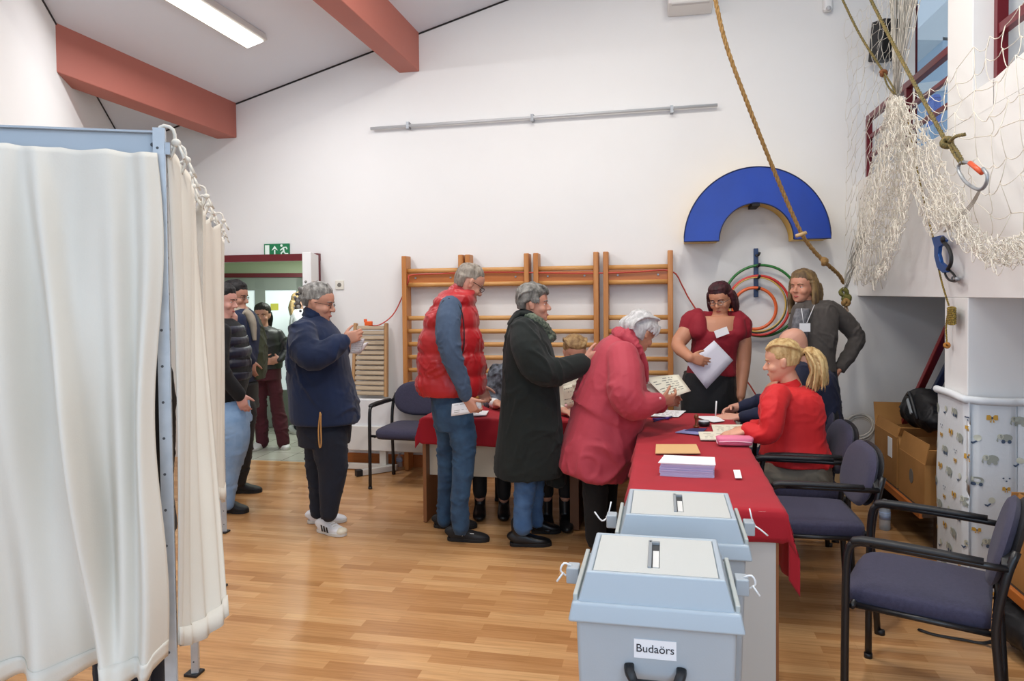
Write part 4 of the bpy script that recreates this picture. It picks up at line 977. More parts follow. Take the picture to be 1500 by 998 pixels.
def sole_mb(heel, toe, w=.05, t=.022):
    heel = np.array(heel, float); toe = np.array(toe, float); d = toe-heel; L_ = np.linalg.norm(d); x = d/L_; y = unit(np.cross(Zv, x)); b = MB()
    prof = [(-.02, .018), (.02, .032), (.12, .038), (.35, .038), (.6, w), (.82, w*.95), (.95, w*.68), (1.02, w*.28)]
    P = [heel+x*L_*a+y*ww for a, ww in prof]+[heel+x*L_*a-y*ww for a, ww in prof[::-1]]
    b.prism([p*V(1, 1, 0)+V(0, 0, .001) for p in P], (0, 0, t)); return b
def shoes(p, specs, mt, sole, name='shoe', hi=0, h=.085, voxel=.006):
    out = []
    for (hx, hy, tx, ty) in specs:
        a, b_ = PZ(hx, hy), PZ(tx, ty)
        o = blob(name, shoe_mb(a, b_, hi=hi, h=h), mt, p.root, voxel, 2); build('sole', sole_mb(a, b_), sole, o, bevel=.003); out.append((o, a, b_))
    return out
def depth_at(px, py): return float((PZ(px, py)-CAM)@fw)
M_sole = mat('black_rubber', '#121214', .6)

# ---- 1: person in the red padded vest
p = Person(depth_at(680, 790)+.0, '#c88f78', 'person in a red padded vest and jeans with short grey hair, looking down', PZ(676, 790), 'ruddy')
h = headframe(p.q(687, 413), Rv*.78+Av*.32-Zv*.52, 1.02); B = p.body
add_head(B, h, 1.05); p.limb(B, [(683, 425, 0), (672, 445, 0), (664, 465, 0)], [13, 14, 16])
p.rows(B, [(640, 690, 455, .16), (632, 694, 490, .15), (634, 690, 540, .14), (634, 688, 585, .14), (640, 684, 600, .12)])
p.limb(B, [(658, 458, -.20), (657, 515, -.27), (680, 575, -.25)], [8, 7, 7]); p.limb(B, [(668, 458, .20), (680, 515, .26), (700, 560, .22)], [8, 7, 7])
add_hand(B, p.q(682, 583, -.25), unit(Rv*.45-Zv*.85), Rv+Av*.3, Rv*.8-Av*.5+Zv*.4, (.8, .85, .9, .9), 1.03, .9)
add_hand(B, p.q(702, 566, .22), unit(Rv*.4-Zv*.8), -Av, Rv, (.7, .7, .8, .8), 1.0)
for pts in ([(658, 590, -.09), (678, 660, -.10), (674, 770, -.10)], [(655, 590, .10), (653, 660, .10), (652, 760, .12)]): p.limb(B, pts, [12, 8, 6])
root = p.finish(); hm = hairm('grey_short', '#6f6458', '#a1988c')
hb = MB(); add_hair(hb, h, .006, .05, .02, True, .001); p.wear('hair', hb, hm, .005, 2, .0015, 60)
face_parts(root, h, hm, mat('glasses_black', '#141416', .3))
# jeans
M_jean = cloth('denim_blue', '#263f5a', '#31506e', .85, 14)
b = MB(); p.rows(b, [(631, 691, 560, .165), (631, 692, 590, .17), (634, 692, 612, .165), (640, 692, 628, .15)])
p.limb(b, [(671, 600, -.09), (678, 640, -.10), (680, 668, -.10), (676, 710, -.10), (673, 745, -.10), (675, 770, -.10)], [(21, 21), (18.5, 19), (16, 17), (14.5, 15), (13, 14), (13.5, 14)])
p.limb(b, [(652, 600, .09), (656, 640, .10), (655, 668, .11), (653, 710, .12), (651, 740, .12), (651, 762, .12)], [(20, 20), (17, 18), (14, 15), (12, 13), (11, 12), (11.5, 12)])
p.wear('jeans', b, M_jean, .009, 3, .006, 9, (1, 1, 2.2), seed=3)
# sleeves of the blue-grey sweater
b = MB(); M_swe = cloth('blue_grey_knit', '#45566e', '#3d4d64', .9, 20)
p.limb(b, [(660, 450, -.17), (656, 470, -.235), (657, 500, -.275), (666, 535, -.28), (677, 562, -.265), (682, 578, -.25)], [17, 18, 17.5, 14.5, 12, 10.5])
p.limb(b, [(668, 455, .17), (678, 500, .26), (690, 530, .26), (700, 560, .22)], [16, 15, 12, 9])
p.rows(b, [(652, 692, 440, .13), (634, 698, 470, .15), (630, 698, 520, .15), (634, 694, 560, .15)])
p.wear('sweater', b, M_swe, .008, 3, .005, 12, seed=8)
# quilted vest: bands swell between the stitch lines
b = MB(); bands = [430, 447, 480, 515, 548, 578]; rows = []
edge = [(425, 648, 699), (435, 636, 699), (447, 628, 700), (470, 617, 704), (500, 611, 709), (530, 608, 713), (560, 607, 715), (580, 611, 714)]
def ed(y, i): return np.interp(y, [e_[0] for e_ in edge], [e_[i] for e_ in edge])
for a, c_ in zip(bands[:-1], bands[1:]):
    for t in (0.03, .15, .35, .65, .85, .97):
        y = a+(c_-a)*t; bul = math.sin(PI*t)**.5; sh = .19+.03*min(1, (y-430)/60)
        rows.append((ed(y, 1)+6-4.5*bul+2, ed(y, 2)-6+4.5*bul-2+2, y, sh-.018+.020*bul))
p.rows(b, [(650, 698, 424, .09), (642, 699, 431, .15)]+rows, k=1, n=2.6)
vest = p.wear('padded_vest', b, [mat('red_nylon', '#b3141c', .42, c2='#a81119', nscale=5, bump=.10, bscale=22, sheen=.1)], .009, 1, .006, 13, seed=2)
b = MB(); b.loft([p.q(668, 436), p.q(676, 426), p.q(684, 421)], [(15*p.k*1.1, .085), (15*p.k, .075), (15.5*p.k, .074)], Rv*.75+Zv*.35, 24, k=3)
p.wear('collar', b, mat('red_nylon', '#b3141c'), .007, 2, .004, 12)
for nm, pts in (('armhole_trim', [(640+17, 437), (675, 452), (680, 490), (676, 520), (655, 530), (641, 500), (640, 460), (650, 440)]),):
    build(nm, MB().tube([p.q(x, y, -.215) for x, y in pts], .004, 6, 4, closed=False), mat('trim_black', '#151518', .6), root, smooth=True)
ss = shoes(p, [(657, 791, 716, 793), (637, 772, 698, 773)], mat('shoe_black', '#17181b', .6), M_sole)
for o, a, b_ in ss[:1]:
    d = unit(b_-a); y = unit(np.cross(Zv, d)); y = y if y@Av < 0 else -y; mk = MB()
    c_ = a+d*.10+y*.047+Zv*.052; mk.bar(c_-Zv*.010, c_+Zv*.012+d*.008, .003, .007, y); mk.bar(c_+d*.05+Zv*.01, c_+d*.075+Zv*.008, .003, .005, y)
    build('side_mark', mk, M_white, o)

# ---- 2: person in the navy blue fleece
p = Person(depth_at(485, 782), '#c18c75', 'person in a navy fleece with grey curly tied-back hair, reading folded papers', PZ(478, 778), 'light')
h = headframe(p.q(467, 442), Rv*.97-Zv*.24-Av*.06, 1.06); B = p.body
add_head(B, h, 1.14); B.ball(h(.045, 0, .0), (.05, .045, .03), h.R); p.limb(B, [(464, 458, 0), (458, 475, 0)], [14, 17])
p.rows(B, [(438, 485, 480, .15), (434, 500, 540, .17), (440, 508, 600, .18), (446, 504, 640, .16)])
p.limb(B, [(445, 490, -.20), (462, 528, -.26), (498, 503, -.20)], [8, 7, 6.5]); p.limb(B, [(455, 490, .20), (475, 530, .25), (505, 507, .14)], [8, 7, 6.5])
add_hand(B, p.q(503, 499, -.19), unit(Rv*.75+Zv*.25), Av*.8-Zv*.1, Zv, (.55, .6, .7, .8), .98, .5); add_hand(B, p.q(508, 508, .12), unit(Rv*.8+Zv*.1), -Av, Zv, (.6, .6, .7, .8), .95, .5)
for pts in ([(472, 640, -.09), (482, 700, -.09), (482, 755, -.09)], [(466, 640, .09), (466, 700, .09), (466, 750, .10)]): p.limb(B, pts, [12, 8, 6])
root = p.finish(); hm = hairm('grey_curly', '#55524f', '#a3a19c')
hb = MB(); add_hair(hb, h, .012, .06, .03, True, .004)
rr = random.Random(4)
for i in range(60):
    a = rr.uniform(0, 2*PI); z = rr.uniform(.12, .235); rad = .085*(1-((z-.12)/.125)**2*.75)
    hb.ball(h(-.012+rad*math.cos(a)*1.05 if math.cos(a) < .55 else .03, rad*.92*math.sin(a), z), rr.uniform(.008, .015), nu=8, nv=6)
for i in range(46):       # loosely tied bunch at the back
    hb.ball(h(-.110+rr.gauss(0, .016), rr.gauss(0, .026), .130+rr.gauss(0, .03)), rr.uniform(.009, .017), nu=8, nv=6)
for i in range(16): hb.ball(h(-.118+rr.gauss(0, .012), rr.gauss(0, .02), .075+rr.gauss(0, .02)), rr.uniform(.006, .012), nu=8, nv=6)
p.wear('hair', hb, hm, .0045, 1, .002, 45); face_parts(root, h, hm, mat('glasses_brown', '#3b2417', .3))
M_navy = cloth('navy_fleece', '#0d2144', '#0b1b38', .95, 5, sheen=.12)
b = MB(); p.rows(b, [(434, 512, 605, .20), (437, 514, 628, .20), (440, 511, 650, .19)])
p.limb(b, [(482, 640, -.10), (487, 690, -.10), (484, 725, -.10), (482, 752, -.09)], [(26, 26), (21, 22), (15.5, 16), (12.5, 13)])
p.limb(b, [(467, 640, .10), (470, 690, .10), (467, 725, .11), (465, 748, .12)], [(25, 25), (20, 21), (14, 15), (11.5, 12)])
p.wear('joggers', b, cloth('dark_navy_jersey', '#121a2b', '#0f1625', .9, 5), .009, 3, .006, 7, (1, 1, 2), seed=5)
b = MB(); p.rows(b, [(444, 478, 461, .075, 0), (433, 484, 472, .14), (426, 497, 488, .20), (423, 508, 515, .225), (424, 515, 550, .235), (425, 522, 585, .245), (427, 526, 608, .25), (431, 526, 617, .245)], n=2.4)
p.limb(b, [(443, 487, -.17), (446, 508, -.245), (458, 524, -.29), (476, 517, -.27), (494, 506, -.22), (503, 500, -.19)], [21, 22, 20, 17, 15, 11.5])
p.limb(b, [(455, 487, .17), (466, 520, .26), (488, 518, .22), (505, 510, .13)], [20, 20, 16, 12])
p.wear('fleece_jacket', b, M_navy, .009, 3, .008, 6, seed=9)
b = MB(); b.loft([p.q(459, 468), p.q(462, 460), p.q(465, 455)], [(18*p.k, .09), (17.5*p.k, .082), (17.5*p.k, .08)], Rv*.95-Zv*.25, 22, k=3); p.wear('collar', b, M_navy, .007, 2, .003)
build('drawstring', MB().tube([p.q(469, 604, -.262), p.q(466.5, 630, -.25), p.q(468, 655, -.245), p.q(470.5, 650, -.247), p.q(470, 625, -.25), p.q(470, 606, -.262)], .0045, 6, 4), mat('cord_tan', '#b98a52', .7), root, smooth=True)
ss = shoes(p, [(468, 778, 505, 786), (452, 766, 507, 764)], mat('white_leather', '#dfdfe2', .5), mat('shoe_sole_white', '#cfcdc8', .6), 'sneaker')
o, a, b_ = ss[0]; d = unit(b_-a); y = unit(np.cross(Zv, d)); y = y if y@Av < 0 else -y; L_ = np.linalg.norm(b_-a)
for k in range(3):
    c_ = a+d*L_*(.30+.11*k)+y*(.0455+.002*k)
    build('stripe', MB().prism([c_+Zv*.022, c_+Zv*.022+d*.011, c_+Zv*(.062-.004*k)-d*.003-y*.004, c_+Zv*(.062-.004*k)-d*.014-y*.004], y*.003), M_black, o)
build('toe_cap', MB().ball(a+d*L_*.88+Zv*.028, (.036, .042, .026), np.array([d, y, Zv]).T), mat('toe_cream', '#ded5c0', .6), o, smooth=True)
lc = MB()
for k in range(4):
    c_ = a+d*L_*(.40+.08*k)+Zv*(.083-.009*k); lc.tube([c_-y*.02, c_+Zv*.004, c_+y*.02], .003, 6, 2)
build('laces', lc, mat('lace_grey', '#c9c6c0', .8), o, smooth=True)

# ---- 3: person in the long dark coat
p = Person(depth_at(775, 797), '#c68f78', 'person in a long black-green coat and speckled scarf, hand on the red jacket ahead', PZ(778, 796), 'coat')
h = headframe(p.q(781, 444), Rv*.99-Zv*.04-Av*.08, 1.0); B = p.body
add_head(B, h); p.limb(B, [(779, 458, 0), (774, 478, 0)], [12, 15])
p.rows(B, [(752, 798, 485, .15), (748, 802, 540, .15), (745, 806, 620, .16), (748, 800, 660, .14)])
p.limb(B, [(768, 492, -.18), (797, 545, -.20), (852, 532, -.14)], [7.5, 6.5, 6.5]); p.limb(B, [(772, 492, .19), (784, 560, .22), (800, 620, .2)], [7.5, 6.5, 6.5])
add_hand(B, p.q(856, 528, -.15), unit(Rv*1.0+Zv*.22+Av*.1), Av*.8-Zv*.6+Rv*.1, Zv*.9-Av*.3, (.12, .14, .15, .2), 1.03, .1, .12)
add_hand(B, p.q(803, 628, .2), -Zv, -Av, Rv, (.4, .4, .5, .5), .95)
for pts in ([(772, 660, -.08), (770, 720, -.09), (766, 775, -.09)], [(780, 660, .09), (782, 720, .09), (786, 765, .1)]): p.limb(B, pts, [11, 8, 6])
root = p.finish(); hm = hairm('grey_layered', '#4d4a45', '#8d8a84')
hb = MB(); add_hair(hb, h, .017, .055, .030, True, .004, .007, .006); hb.ball(h(-.045, 0, .175), (.062, .07, .068), h.R); hb.ball(h(.075, 0, .185), (.022, .042, .020), h.R)
def lk(u, rr):
    a = -.7+rr.random()*1.4; t = rr.uniform(-1.5, 1.5); x0_ = .05-.02*abs(t)
    return [(x0_, .05*math.sin(t), .232-.01*abs(t)), (-.02+.02*rr.random(), .085*math.sin(t), .222-.02*abs(t)), (-.075, .088*math.sin(t), .17), (-.10, .075*math.sin(t)+.01*a, .11-.02*rr.random())]
strands(hb, h, 40, lk, .008, 3)
for i in range(9): hb.loft([h(.03, -.05+.012*i, .235), h(.075, -.05+.012*i, .215), h(.092, -.045+.011*i, .185), h(.090, -.04+.01*i, .168)], [.006, .009, .007, .003], None, 6, k=3)
for sy in (-1, 1):
    for i in range(4): hb.loft([h(.03-.012*i, sy*.078, .17), h(.038-.014*i, sy*.085, .135), h(.040-.014*i, sy*.083, .108)], [.009, .008, .003], None, 6, k=2)
p.wear('hair', hb, hm, .0045, 2, .002, 50); face_parts(root, h, hm)
b = MB(); p.rows(b, [(745, 800, 640, .16), (747, 798, 680, .15)]); p.limb(b, [(770, 680, -.09), (769, 715, -.09), (766, 745, -.09), (766, 772, -.09)], [(17, 18), (15, 16), (13.5, 14), (13, 14)])
p.limb(b, [(782, 680, .10), (783, 715, .1), (784, 745, .1), (786, 765, .1)], [(15, 16), (13, 14), (11, 12), (10, 11)]); p.wear('jeans', b, cloth('denim_mid', '#3a5c86', '#4a6d98', .85, 14), .008, 3, .005, 12, (1, 1, 2), seed=6)
M_coat = cloth('black_green_wool', '#161c1a', '#131917', .95, 5, bump=.2, sheen=.05)
b = MB(); p.rows(b, [(757, 782, 463, .085), (748, 792, 474, .145), (742, 802, 490, .19), (738, 812, 520, .205), (735, 818, 560, .21), (731, 822, 600, .22), (727, 825, 640, .23), (724, 826, 670, .235), (724, 822, 694, .235)], n=2.5)
p.rows(b, [(796, 822, 600, .10, .10), (797, 826, 650, .12, .10), (799, 828, 700, .13, .10), (800, 827, 708, .13, .1)])
p.limb(b, [(768, 487, -.15), (771, 508, -.22), (785, 535, -.24), (806, 546, -.21), (830, 541, -.17), (851, 534, -.14)], [21, 23, 23, 21, 18.5, 17])
p.limb(b, [(774, 490, .15), (785, 550, .22), (800, 615, .2)], [20, 18, 15])
p.wear('long_coat', b, M_coat, .009, 3, .007, 6, (1, 1, .8), seed=4)
b = MB(); b.loft([p.q(747, 477), p.q(757, 464), p.q(768, 458), p.q(780, 462), p.q(793, 477)], [(.05, .018), (.085, .024), (.098, .028), (.092, .025), (.07, .018)], Av, 18, k=3); p.wear('collar', b, M_coat, .007, 2, .003)
M_sc = mat('speckled_scarf', '#77806c', .9, c2='#2f3a33', nscale=55, bump=.4, bscale=60)
b = MB(); b.loft([p.q(768, 462, -.085), p.q(782, 466, -.09), p.q(795, 475, -.075), p.q(803, 486, -.03), p.q(806, 494, .02)], [(.016, .022), (.02, .026), (.024, .028), (.03, .03), (.028, .03)], Av, 14, k=3); b.loft([p.q(768, 462, .085), p.q(782, 466, .09), p.q(797, 476, .07), p.q(806, 492, .02)], [.018, .024, .028, .03], None, 14, k=3); b.ball(p.q(806, 494, -.01), (.034, .05, .036)); b.ball(p.q(800, 484, -.03), (.03, .05, .03))
p.wear('scarf', b, M_sc, .006, 1, .005, 30)
shoes(p, [(748, 799, 807, 799), (779, 780, 821, 780)], mat('black_leather', '#131315', .35), M_sole, 'boot', hi=.06)

# ---- 4: bent person in the red jacket
p = Person(depth_at(880, 805), '#bb8468', 'white-haired person bending forward over the table in a faded red jacket, holding a printed sheet', PZ(880, 806), 'warm')
h = headframe(p.q(938, 486), Rv*.70+Av*.40-Zv*.55, 1.0); B = p.body
add_head(B, h); p.limb(B, [(932, 498, 0), (915, 515, 0), (905, 530, 0)], [12, 14, 18])
p.rows(B, [(888, 930, 530, .15), (868, 925, 575, .16), (852, 915, 620, .17), (850, 908, 670, .17), (856, 904, 700, .15)], tilt=1)
p.limb(B, [(912, 540, -.18), (922, 592, -.26), (962, 590, -.20)], [8, 7, 7]); p.limb(B, [(920, 540, .18), (935, 592, .25), (966, 590, .10)], [8, 7, 7])
add_hand(B, p.q(966, 589, -.20), unit(Rv*.9+Zv*.12+Av*.25), Zv*.5+Av*.6, Zv*.7+Rv*.2-Av*.4, (.5, .55, .6, .7), .97, .5)
add_hand(B, p.q(968, 590, .08), unit(Rv*.9+Zv*.1), Zv*.6-Av*.4, Zv, (.5, .5, .6, .6), .9)
for pts in ([(874, 700, -.08), (872, 750, -.09), (872, 795, -.09)], [(886, 700, .09), (886, 750, .09), (888, 790, .09)]): p.limb(B, pts, [7.5, 6.5, 6.5])
root = p.finish(); hm = hairm('white', '#a5a3a2', '#cfcdcd')
hb = MB(); add_hair(hb, h, .017, .05, .028, False, .003, .007, .004); hb.ball(h(-.045, 0, .18), (.068, .075, .062), h.R); hb.ball(h(-.09, 0, .115), (.04, .066, .05), h.R)
def lk2(u, rr):
    t = rr.uniform(-1.5, 1.5); 
    return [(.045, .06*math.sin(t), .232), (-.025, .09*math.sin(t), .225-.015*abs(t)), (-.085+.01*rr.random(), .092*math.sin(t), .17), (-.118, .08*math.sin(t), .11), (-.105, .075*math.sin(t), .065)]
strands(hb, h, 46, lk2, .009, 5)
for i in range(5): hb.loft([h(.06-.02*i, -.07, .19), h(.055-.02*i, -.088, .15), h(.05-.02*i, -.086, .115)], [.012, .012, .005], None, 6, k=2)
p.wear('hair', hb, hm, .0045, 2, .002, 45); face_parts(root, h, hm)
b = MB(); p.rows(b, [(848, 912, 650, .17), (850, 910, 690, .17)]); p.limb(b, [(872, 690, -.09), (872, 740, -.09), (873, 790, -.09)], [(20, 20), (17, 18), (15, 16)]); p.limb(b, [(889, 690, .09), (888, 740, .09), (888, 785, .09)], [(18, 18), (15, 16), (12, 13)])
p.wear('trousers', b, cloth('black_wool', '#0d0e10', None), .009, 3, .004, 8)
M_rj = mat('faded_red_fabric', '#b23a49', .72, c2='#aa3342', nscale=5, bump=.14, bscale=30, sheen=.08)
b = MB()
def ring(px, py, hw, dep): return (px-hw, px+hw, py, dep)
p.rows(b, [ring(917, 497, 17, .09), ring(911, 508, 27, .15), ring(906, 522, 36, .20), ring(902, 545, 44, .225), ring(896, 575, 53, .235), ring(889, 603, 58, .24), ring(885, 612, 56, .235)], n=2.4, tilt=1)
p.rows(b, [ring(890, 596, 52, .225), ring(884, 625, 54, .235), ring(877, 655, 56, .245), ring(869, 683, 53, .25), ring(867, 692, 50, .245)], n=2.4, tilt=1)
p.limb(b, [(912, 525, -.15), (916, 550, -.23), (918, 578, -.29), (932, 594, -.29), (950, 591, -.25), (962, 589, -.21)], [25, 26, 25, 22, 18, 14.5])
p.limb(b, [(920, 525, .15), (930, 570, .25), (950, 590, .18), (963, 590, .10)], [24, 24, 18, 14])
p.wear('red_jacket', b, M_rj, .009, 2, .010, 6, (1, 1, .8), seed=12)
b = MB(); b.loft([p.q(921, 504), p.q(915, 494), p.q(909, 486)], [(20*p.k, .10), (23*p.k, .11), (20*p.k, .095)], Rv*.80-Zv*.75, 24, k=3)
b.loft([p.q(902, 484, -.01), p.q(915, 493, -.09), p.q(930, 508, -.10), p.q(944, 532, -.07), p.q(948, 560, -.03)], [.028, .034, .036, .026, .018], None, 14, k=3)
p.wear('collar', b, M_rj, .007, 2, .006, 14)
build('button', MB().ball(p.q(829, 594, -.10), .009), mat('button_pink', '#d9a4a4', .4), root, smooth=True); build('button', MB().ball(p.q(967, 584, -.275), .009), mat('button_pink', '#d9a4a4'), root, smooth=True)
shoes(p, [(868, 812, 912, 812), (880, 800, 922, 800)], mat('black_leather', '#131315'), M_sole, 'shoe')

# ---- 5: person in the dark red T-shirt at the far end of the table
p = Person(5.42, '#c08668', 'standing person with dark red hair in a dark red T-shirt, holding a blank sheet', PT(1042, 600, 5.42)*V(1, 1, 0), 'tan')
h = headframe(p.q(1055, 437), -Av*.74-Rv*.52-Zv*.34, 1.0, .08); B = p.body
add_head(B, h, 1.06); p.limb(B, [(1056, 452, 0), (1053, 472, .01)], [10, 12])
p.rows(B, [(1028, 1080, 463, .07), (1020, 1080, 472, .10), (1018, 1078, 492, .125), (1014, 1077, 520, .12), (1008, 1076, 545, .13), (1003, 1076, 570, .14), (1006, 1072, 610, .13)])
p.limb(B, [(1013, 471, 0), (1004, 488, -.02), (993, 507, -.06), (1011, 524, -.26)], [8, 12, 10, 7]); p.limb(B, [(1084, 474, 0), (1088, 495, 0), (1089, 530, 0), (1084, 580, -.06)], [8, 12, 10.5, 7.5])
add_hand(B, p.q(1011, 524, -.27), unit(Rv*.95-Zv*.30-Av*.1), -Zv*.2+Av, Zv*.9+Rv*.2, (.25, .3, .35, .45), .98, .3); add_hand(B, p.q(1084, 582, -.06), -Zv*.95-Rv*.05, -Av*.4-Rv*.6, -Av, (.3, .3, .35, .4), .97)
for pts in ([(1022, 600, 0), (1020, 660, 0), (1020, 700, 0)], [(1058, 600, 0), (1060, 660, 0), (1060, 700, 0)]): p.limb(B, [(x, y, dd) for x, y, dd in pts], [16, 12, 9])
root = p.finish(); hm = hairm('dark_red', '#2a1216', '#4a1a22')
hb = MB(); add_hair(hb, h, .014, .045, .030, False, .008)
for sy in (-1, 1):
    hb.loft([h(-.01, sy*.082, .16), h(-.025, sy*.092, .10), h(-.03, sy*.095, .04), h(-.02, sy*.093, -.005)], [(.03, .02), (.042, .024), (.046, .026), (.03, .018)], h.f, 14, k=3)
hb.loft([h(-.10, 0, .13), h(-.115, 0, .06), h(-.10, 0, -.01)], [(.085, .03), (.095, .035), (.085, .03)], h.l, 18, k=3)
p.wear('hair', hb, hm, .005, 2, .002, 45); face_parts(root, h, hm, mat('glasses_steel', '#8c8a86', .25, .8), mat('lip_red', '#96443f', .5))
for sy in (-1, 1): build('earring', MB().ball(h(.0, sy*.088, .060), .009).ball(h(0, sy*.09, .040), .006), mat('earring_gold', '#cdb56f', .3, .8), root, smooth=True)
b = MB(); M_tr = cloth('crimson_jersey', '#8e0f24', '#870d21', .8, 5)
p.rows(b, [(1016, 1087, 484, .115), (1013, 1084, 490, .135), (1014, 1081, 502, .14), (1012, 1078, 518, .125), (1009, 1076, 535, .13), (1005, 1077, 550, .145)], n=2.5)
p.limb(b, [(1020, 462, 0), (1011, 470, 0), (1007, 483, -.005)], [10, 13.5, 13.5]); p.limb(b, [(1080, 464, 0), (1087, 474, 0), (1087, 488, -.005)], [10, 13.5, 13.5])
p.limb(b, [(1022, 460, .01), (1024, 472, -.05), (1023, 486, -.07)], [9, 11, 13]); p.limb(b, [(1082, 462, .01), (1081, 474, -.05), (1081, 488, -.06)], [8, 10, 12]); p.rows(b, [(1028, 1080, 456, .03, .05), (1016, 1088, 468, .05, .06), (1014, 1086, 490, .07, .05)])
p.rows(b, [(1030, 1078, 488, .06, -.075), (1022, 1080, 496, .07, -.07), (1022, 1078, 508, .05, -.06)])
p.wear('tshirt', b, M_tr, .008, 3, .003, 10, seed=3)
b = MB(); p.rows(b, [(1003, 1077, 545, .145), (998, 1078, 565, .16), (997, 1078, 590, .165), (998, 1076, 615, .15)]); p.limb(b, [(1018, 610, 0), (1018, 650, 0), (1018, 705, 0)], [18, 14, 11]); p.limb(b, [(1058, 610, 0), (1060, 650, 0), (1060, 705, 0)], [18, 14, 11])
p.wear('trousers', b, cloth('black_cotton', '#111214', '#15161a', .7), .010, 3, .006, 7)
build('name_tag', MB().box(p.q(1057, 487, -.158), (.10, .004, .055), rotm((0, 1, 0), -.35)@np.array([Rv, Av, Zv]).T), M_paper, root, label='white name tag')
build('bracelet', MB().loft([p.q(1007, 523, -.16), p.q(1010, 525.5, -.18)], [(.033, .033)]*2, None, 18), mat('bracelet_dark', '#33271f', .5), root, smooth=True)
build('wristwatch', MB().loft([p.q(1085, 568, -.045), p.q(1085, 573, -.05)], [(.036, .036)]*2, None, 18), mat('watch_black', '#15151a', .4), root, smooth=True)
for (x0_, x1_) in ((1016, 1014), (1062, 1060)):
    c_ = p.q(x0_, 600)*V(1, 1, 0); o = blob('shoe', shoe_mb(c_+Av*.06, c_-Av*.20), M_black, root, .007, 2)

# ---- 6: person in the grey cardigan, hand on hip
p = Person(5.2, '#c68a70', 'standing person with long light brown hair in a grey-brown cardigan, hand on hip', PT(1195, 600, 5.2)*V(1, 1, 0), 'rose')
h = headframe(p.q(1176, 419), -Rv*.80-Av*.58-Zv*.05, 1.0); B = p.body
add_head(B, h); p.limb(B, [(1179, 435, 0), (1184, 455, .02)], [9.5, 12])
p.rows(B, [(1176, 1212, 452, .07), (1170, 1216, 470, .10), (1170, 1214, 500, .10), (1170, 1212, 540, .11), (1166, 1222, 570, .14), (1170, 1222, 610, .13)])
p.limb(B, [(1214, 455, .03), (1256, 494, .05), (1232, 538, -.02)], [7.5, 6.5, 6.5]); p.limb(B, [(1170, 458, -.05), (1160, 510, -.08), (1140, 555, -.2)], [7.5, 6.5, 6.5])
add_hand(B, p.q(1230, 541, -.03), unit(-Zv*.85-Rv*.45), -Rv*.3+Av*.8, -Rv*.3-Av, (.4, .4, .5, .5), .97); add_hand(B, p.q(1139, 557, -.2), unit(-Rv*.7-Zv*.5), -Zv, -Av, (.3, .3, .3, .3), .95)
for pts in ([(1182, 610, 0), (1184, 660, 0), (1184, 720, 0)], [(1210, 610, .05), (1212, 660, .05), (1212, 720, .05)]): p.limb(B, pts, [7.5, 6.5, 6.5])
root = p.finish(); hm = hairm('light_brown', '#5a4632', '#8a7048')
hb = MB(); add_hair(hb, h, .013, .045, .030, False, .008)
for sy in (-1, 1):
    hb.loft([h(.0, sy*.082, .15), h(-.01, sy*.093, .08), h(.0, sy*.096, .0), h(.01, sy*.09, -.085)], [(.032, .017), (.042, .020), (.040, .020), (.022, .012)], h.f, 14, k=3)
hb.loft([h(-.10, 0, .13), h(-.115, 0, .05), h(-.10, 0, -.06)], [(.085, .028), (.092, .03), (.075, .02)], h.l, 18, k=3)
def lk3(u, rr):
    sy = 1 if rr.random() > .5 else -1; x = -.05+.07*rr.random()
    return [(x*.3, sy*.03, .237), (x, sy*.085, .17), (x, sy*.102, .09), (x+.01, sy*.108, 0), (x+.02, sy*.098, -.09-.02*rr.random())]
strands(hb, h, 26, lk3, .007, 6)
p.wear('hair', hb, hm, .005, 2, .002, 40); face_parts(root, h, hm, None, mat('lip_rose', '#b5564e', .5))
M_card = cloth('taupe_knit', '#56504c', '#4e4844', .95, 20, bump=.25)
b = MB(); p.rows(b, [(1172, 1210, 440, .075, .01), (1166, 1220, 450, .115), (1163, 1226, 465, .14), (1162, 1224, 490, .15), (1164, 1220, 512, .145), (1163, 1220, 530, .15), (1162, 1222, 544, .155)], n=2.4)
p.limb(b, [(1212, 452, .03), (1234, 470, .05), (1254, 493, .05), (1248, 512, .02), (1232, 537, -.02)], [13, 14, 13, 11.5, 9.5]); p.limb(b, [(1172, 456, -.04), (1162, 505, -.08), (1143, 550, -.19)], [13, 13, 9.5])
p.wear('cardigan', b, M_card, .008, 3, .005, 9, seed=7)
b = MB(); p.rows(b, [(1166, 1186, 452, .04, -.115), (1160, 1184, 475, .045, -.125), (1160, 1182, 510, .045, -.125), (1160, 1182, 535, .045, -.125)]); p.wear('tshirt', b, cloth('grey_pattern', '#7d7c80', '#55555a', .9, 40), .007, 2, .002)
b = MB(); p.rows(b, [(1164, 1222, 540, .15), (1165, 1226, 570, .16), (1168, 1228, 610, .15)]); p.limb(b, [(1182, 610, 0), (1184, 660, 0), (1184, 722, 0)], [17, 13, 10]); p.limb(b, [(1210, 610, .05), (1212, 660, .05), (1212, 722, .05)], [17, 13, 10]); p.wear('trousers', b, cloth('navy_cotton', '#10182a', None), .010, 3, .004)
build('name_tag', MB().box(p.q(1179, 480, -.20), (.075, .004, .06), np.array([Rv, Av, Zv]).T), M_paper, root, label='white name tag')
build('lanyard', MB().tube([p.q(1174, 452, -.165), p.q(1177, 473, -.20)], .003, 6).tube([p.q(1193, 447, -.12), p.q(1182, 473, -.20)], .003, 6), mat('lanyard_white', '#d8d8dc', .6), root, smooth=True)
for (x0_,) in ((1184,), (1212,)):
    c_ = p.q(x0_, 600)*V(1, 1, 0); blob('shoe', shoe_mb(c_+Av*.06, c_-Av*.20), M_black, root, .007, 2)

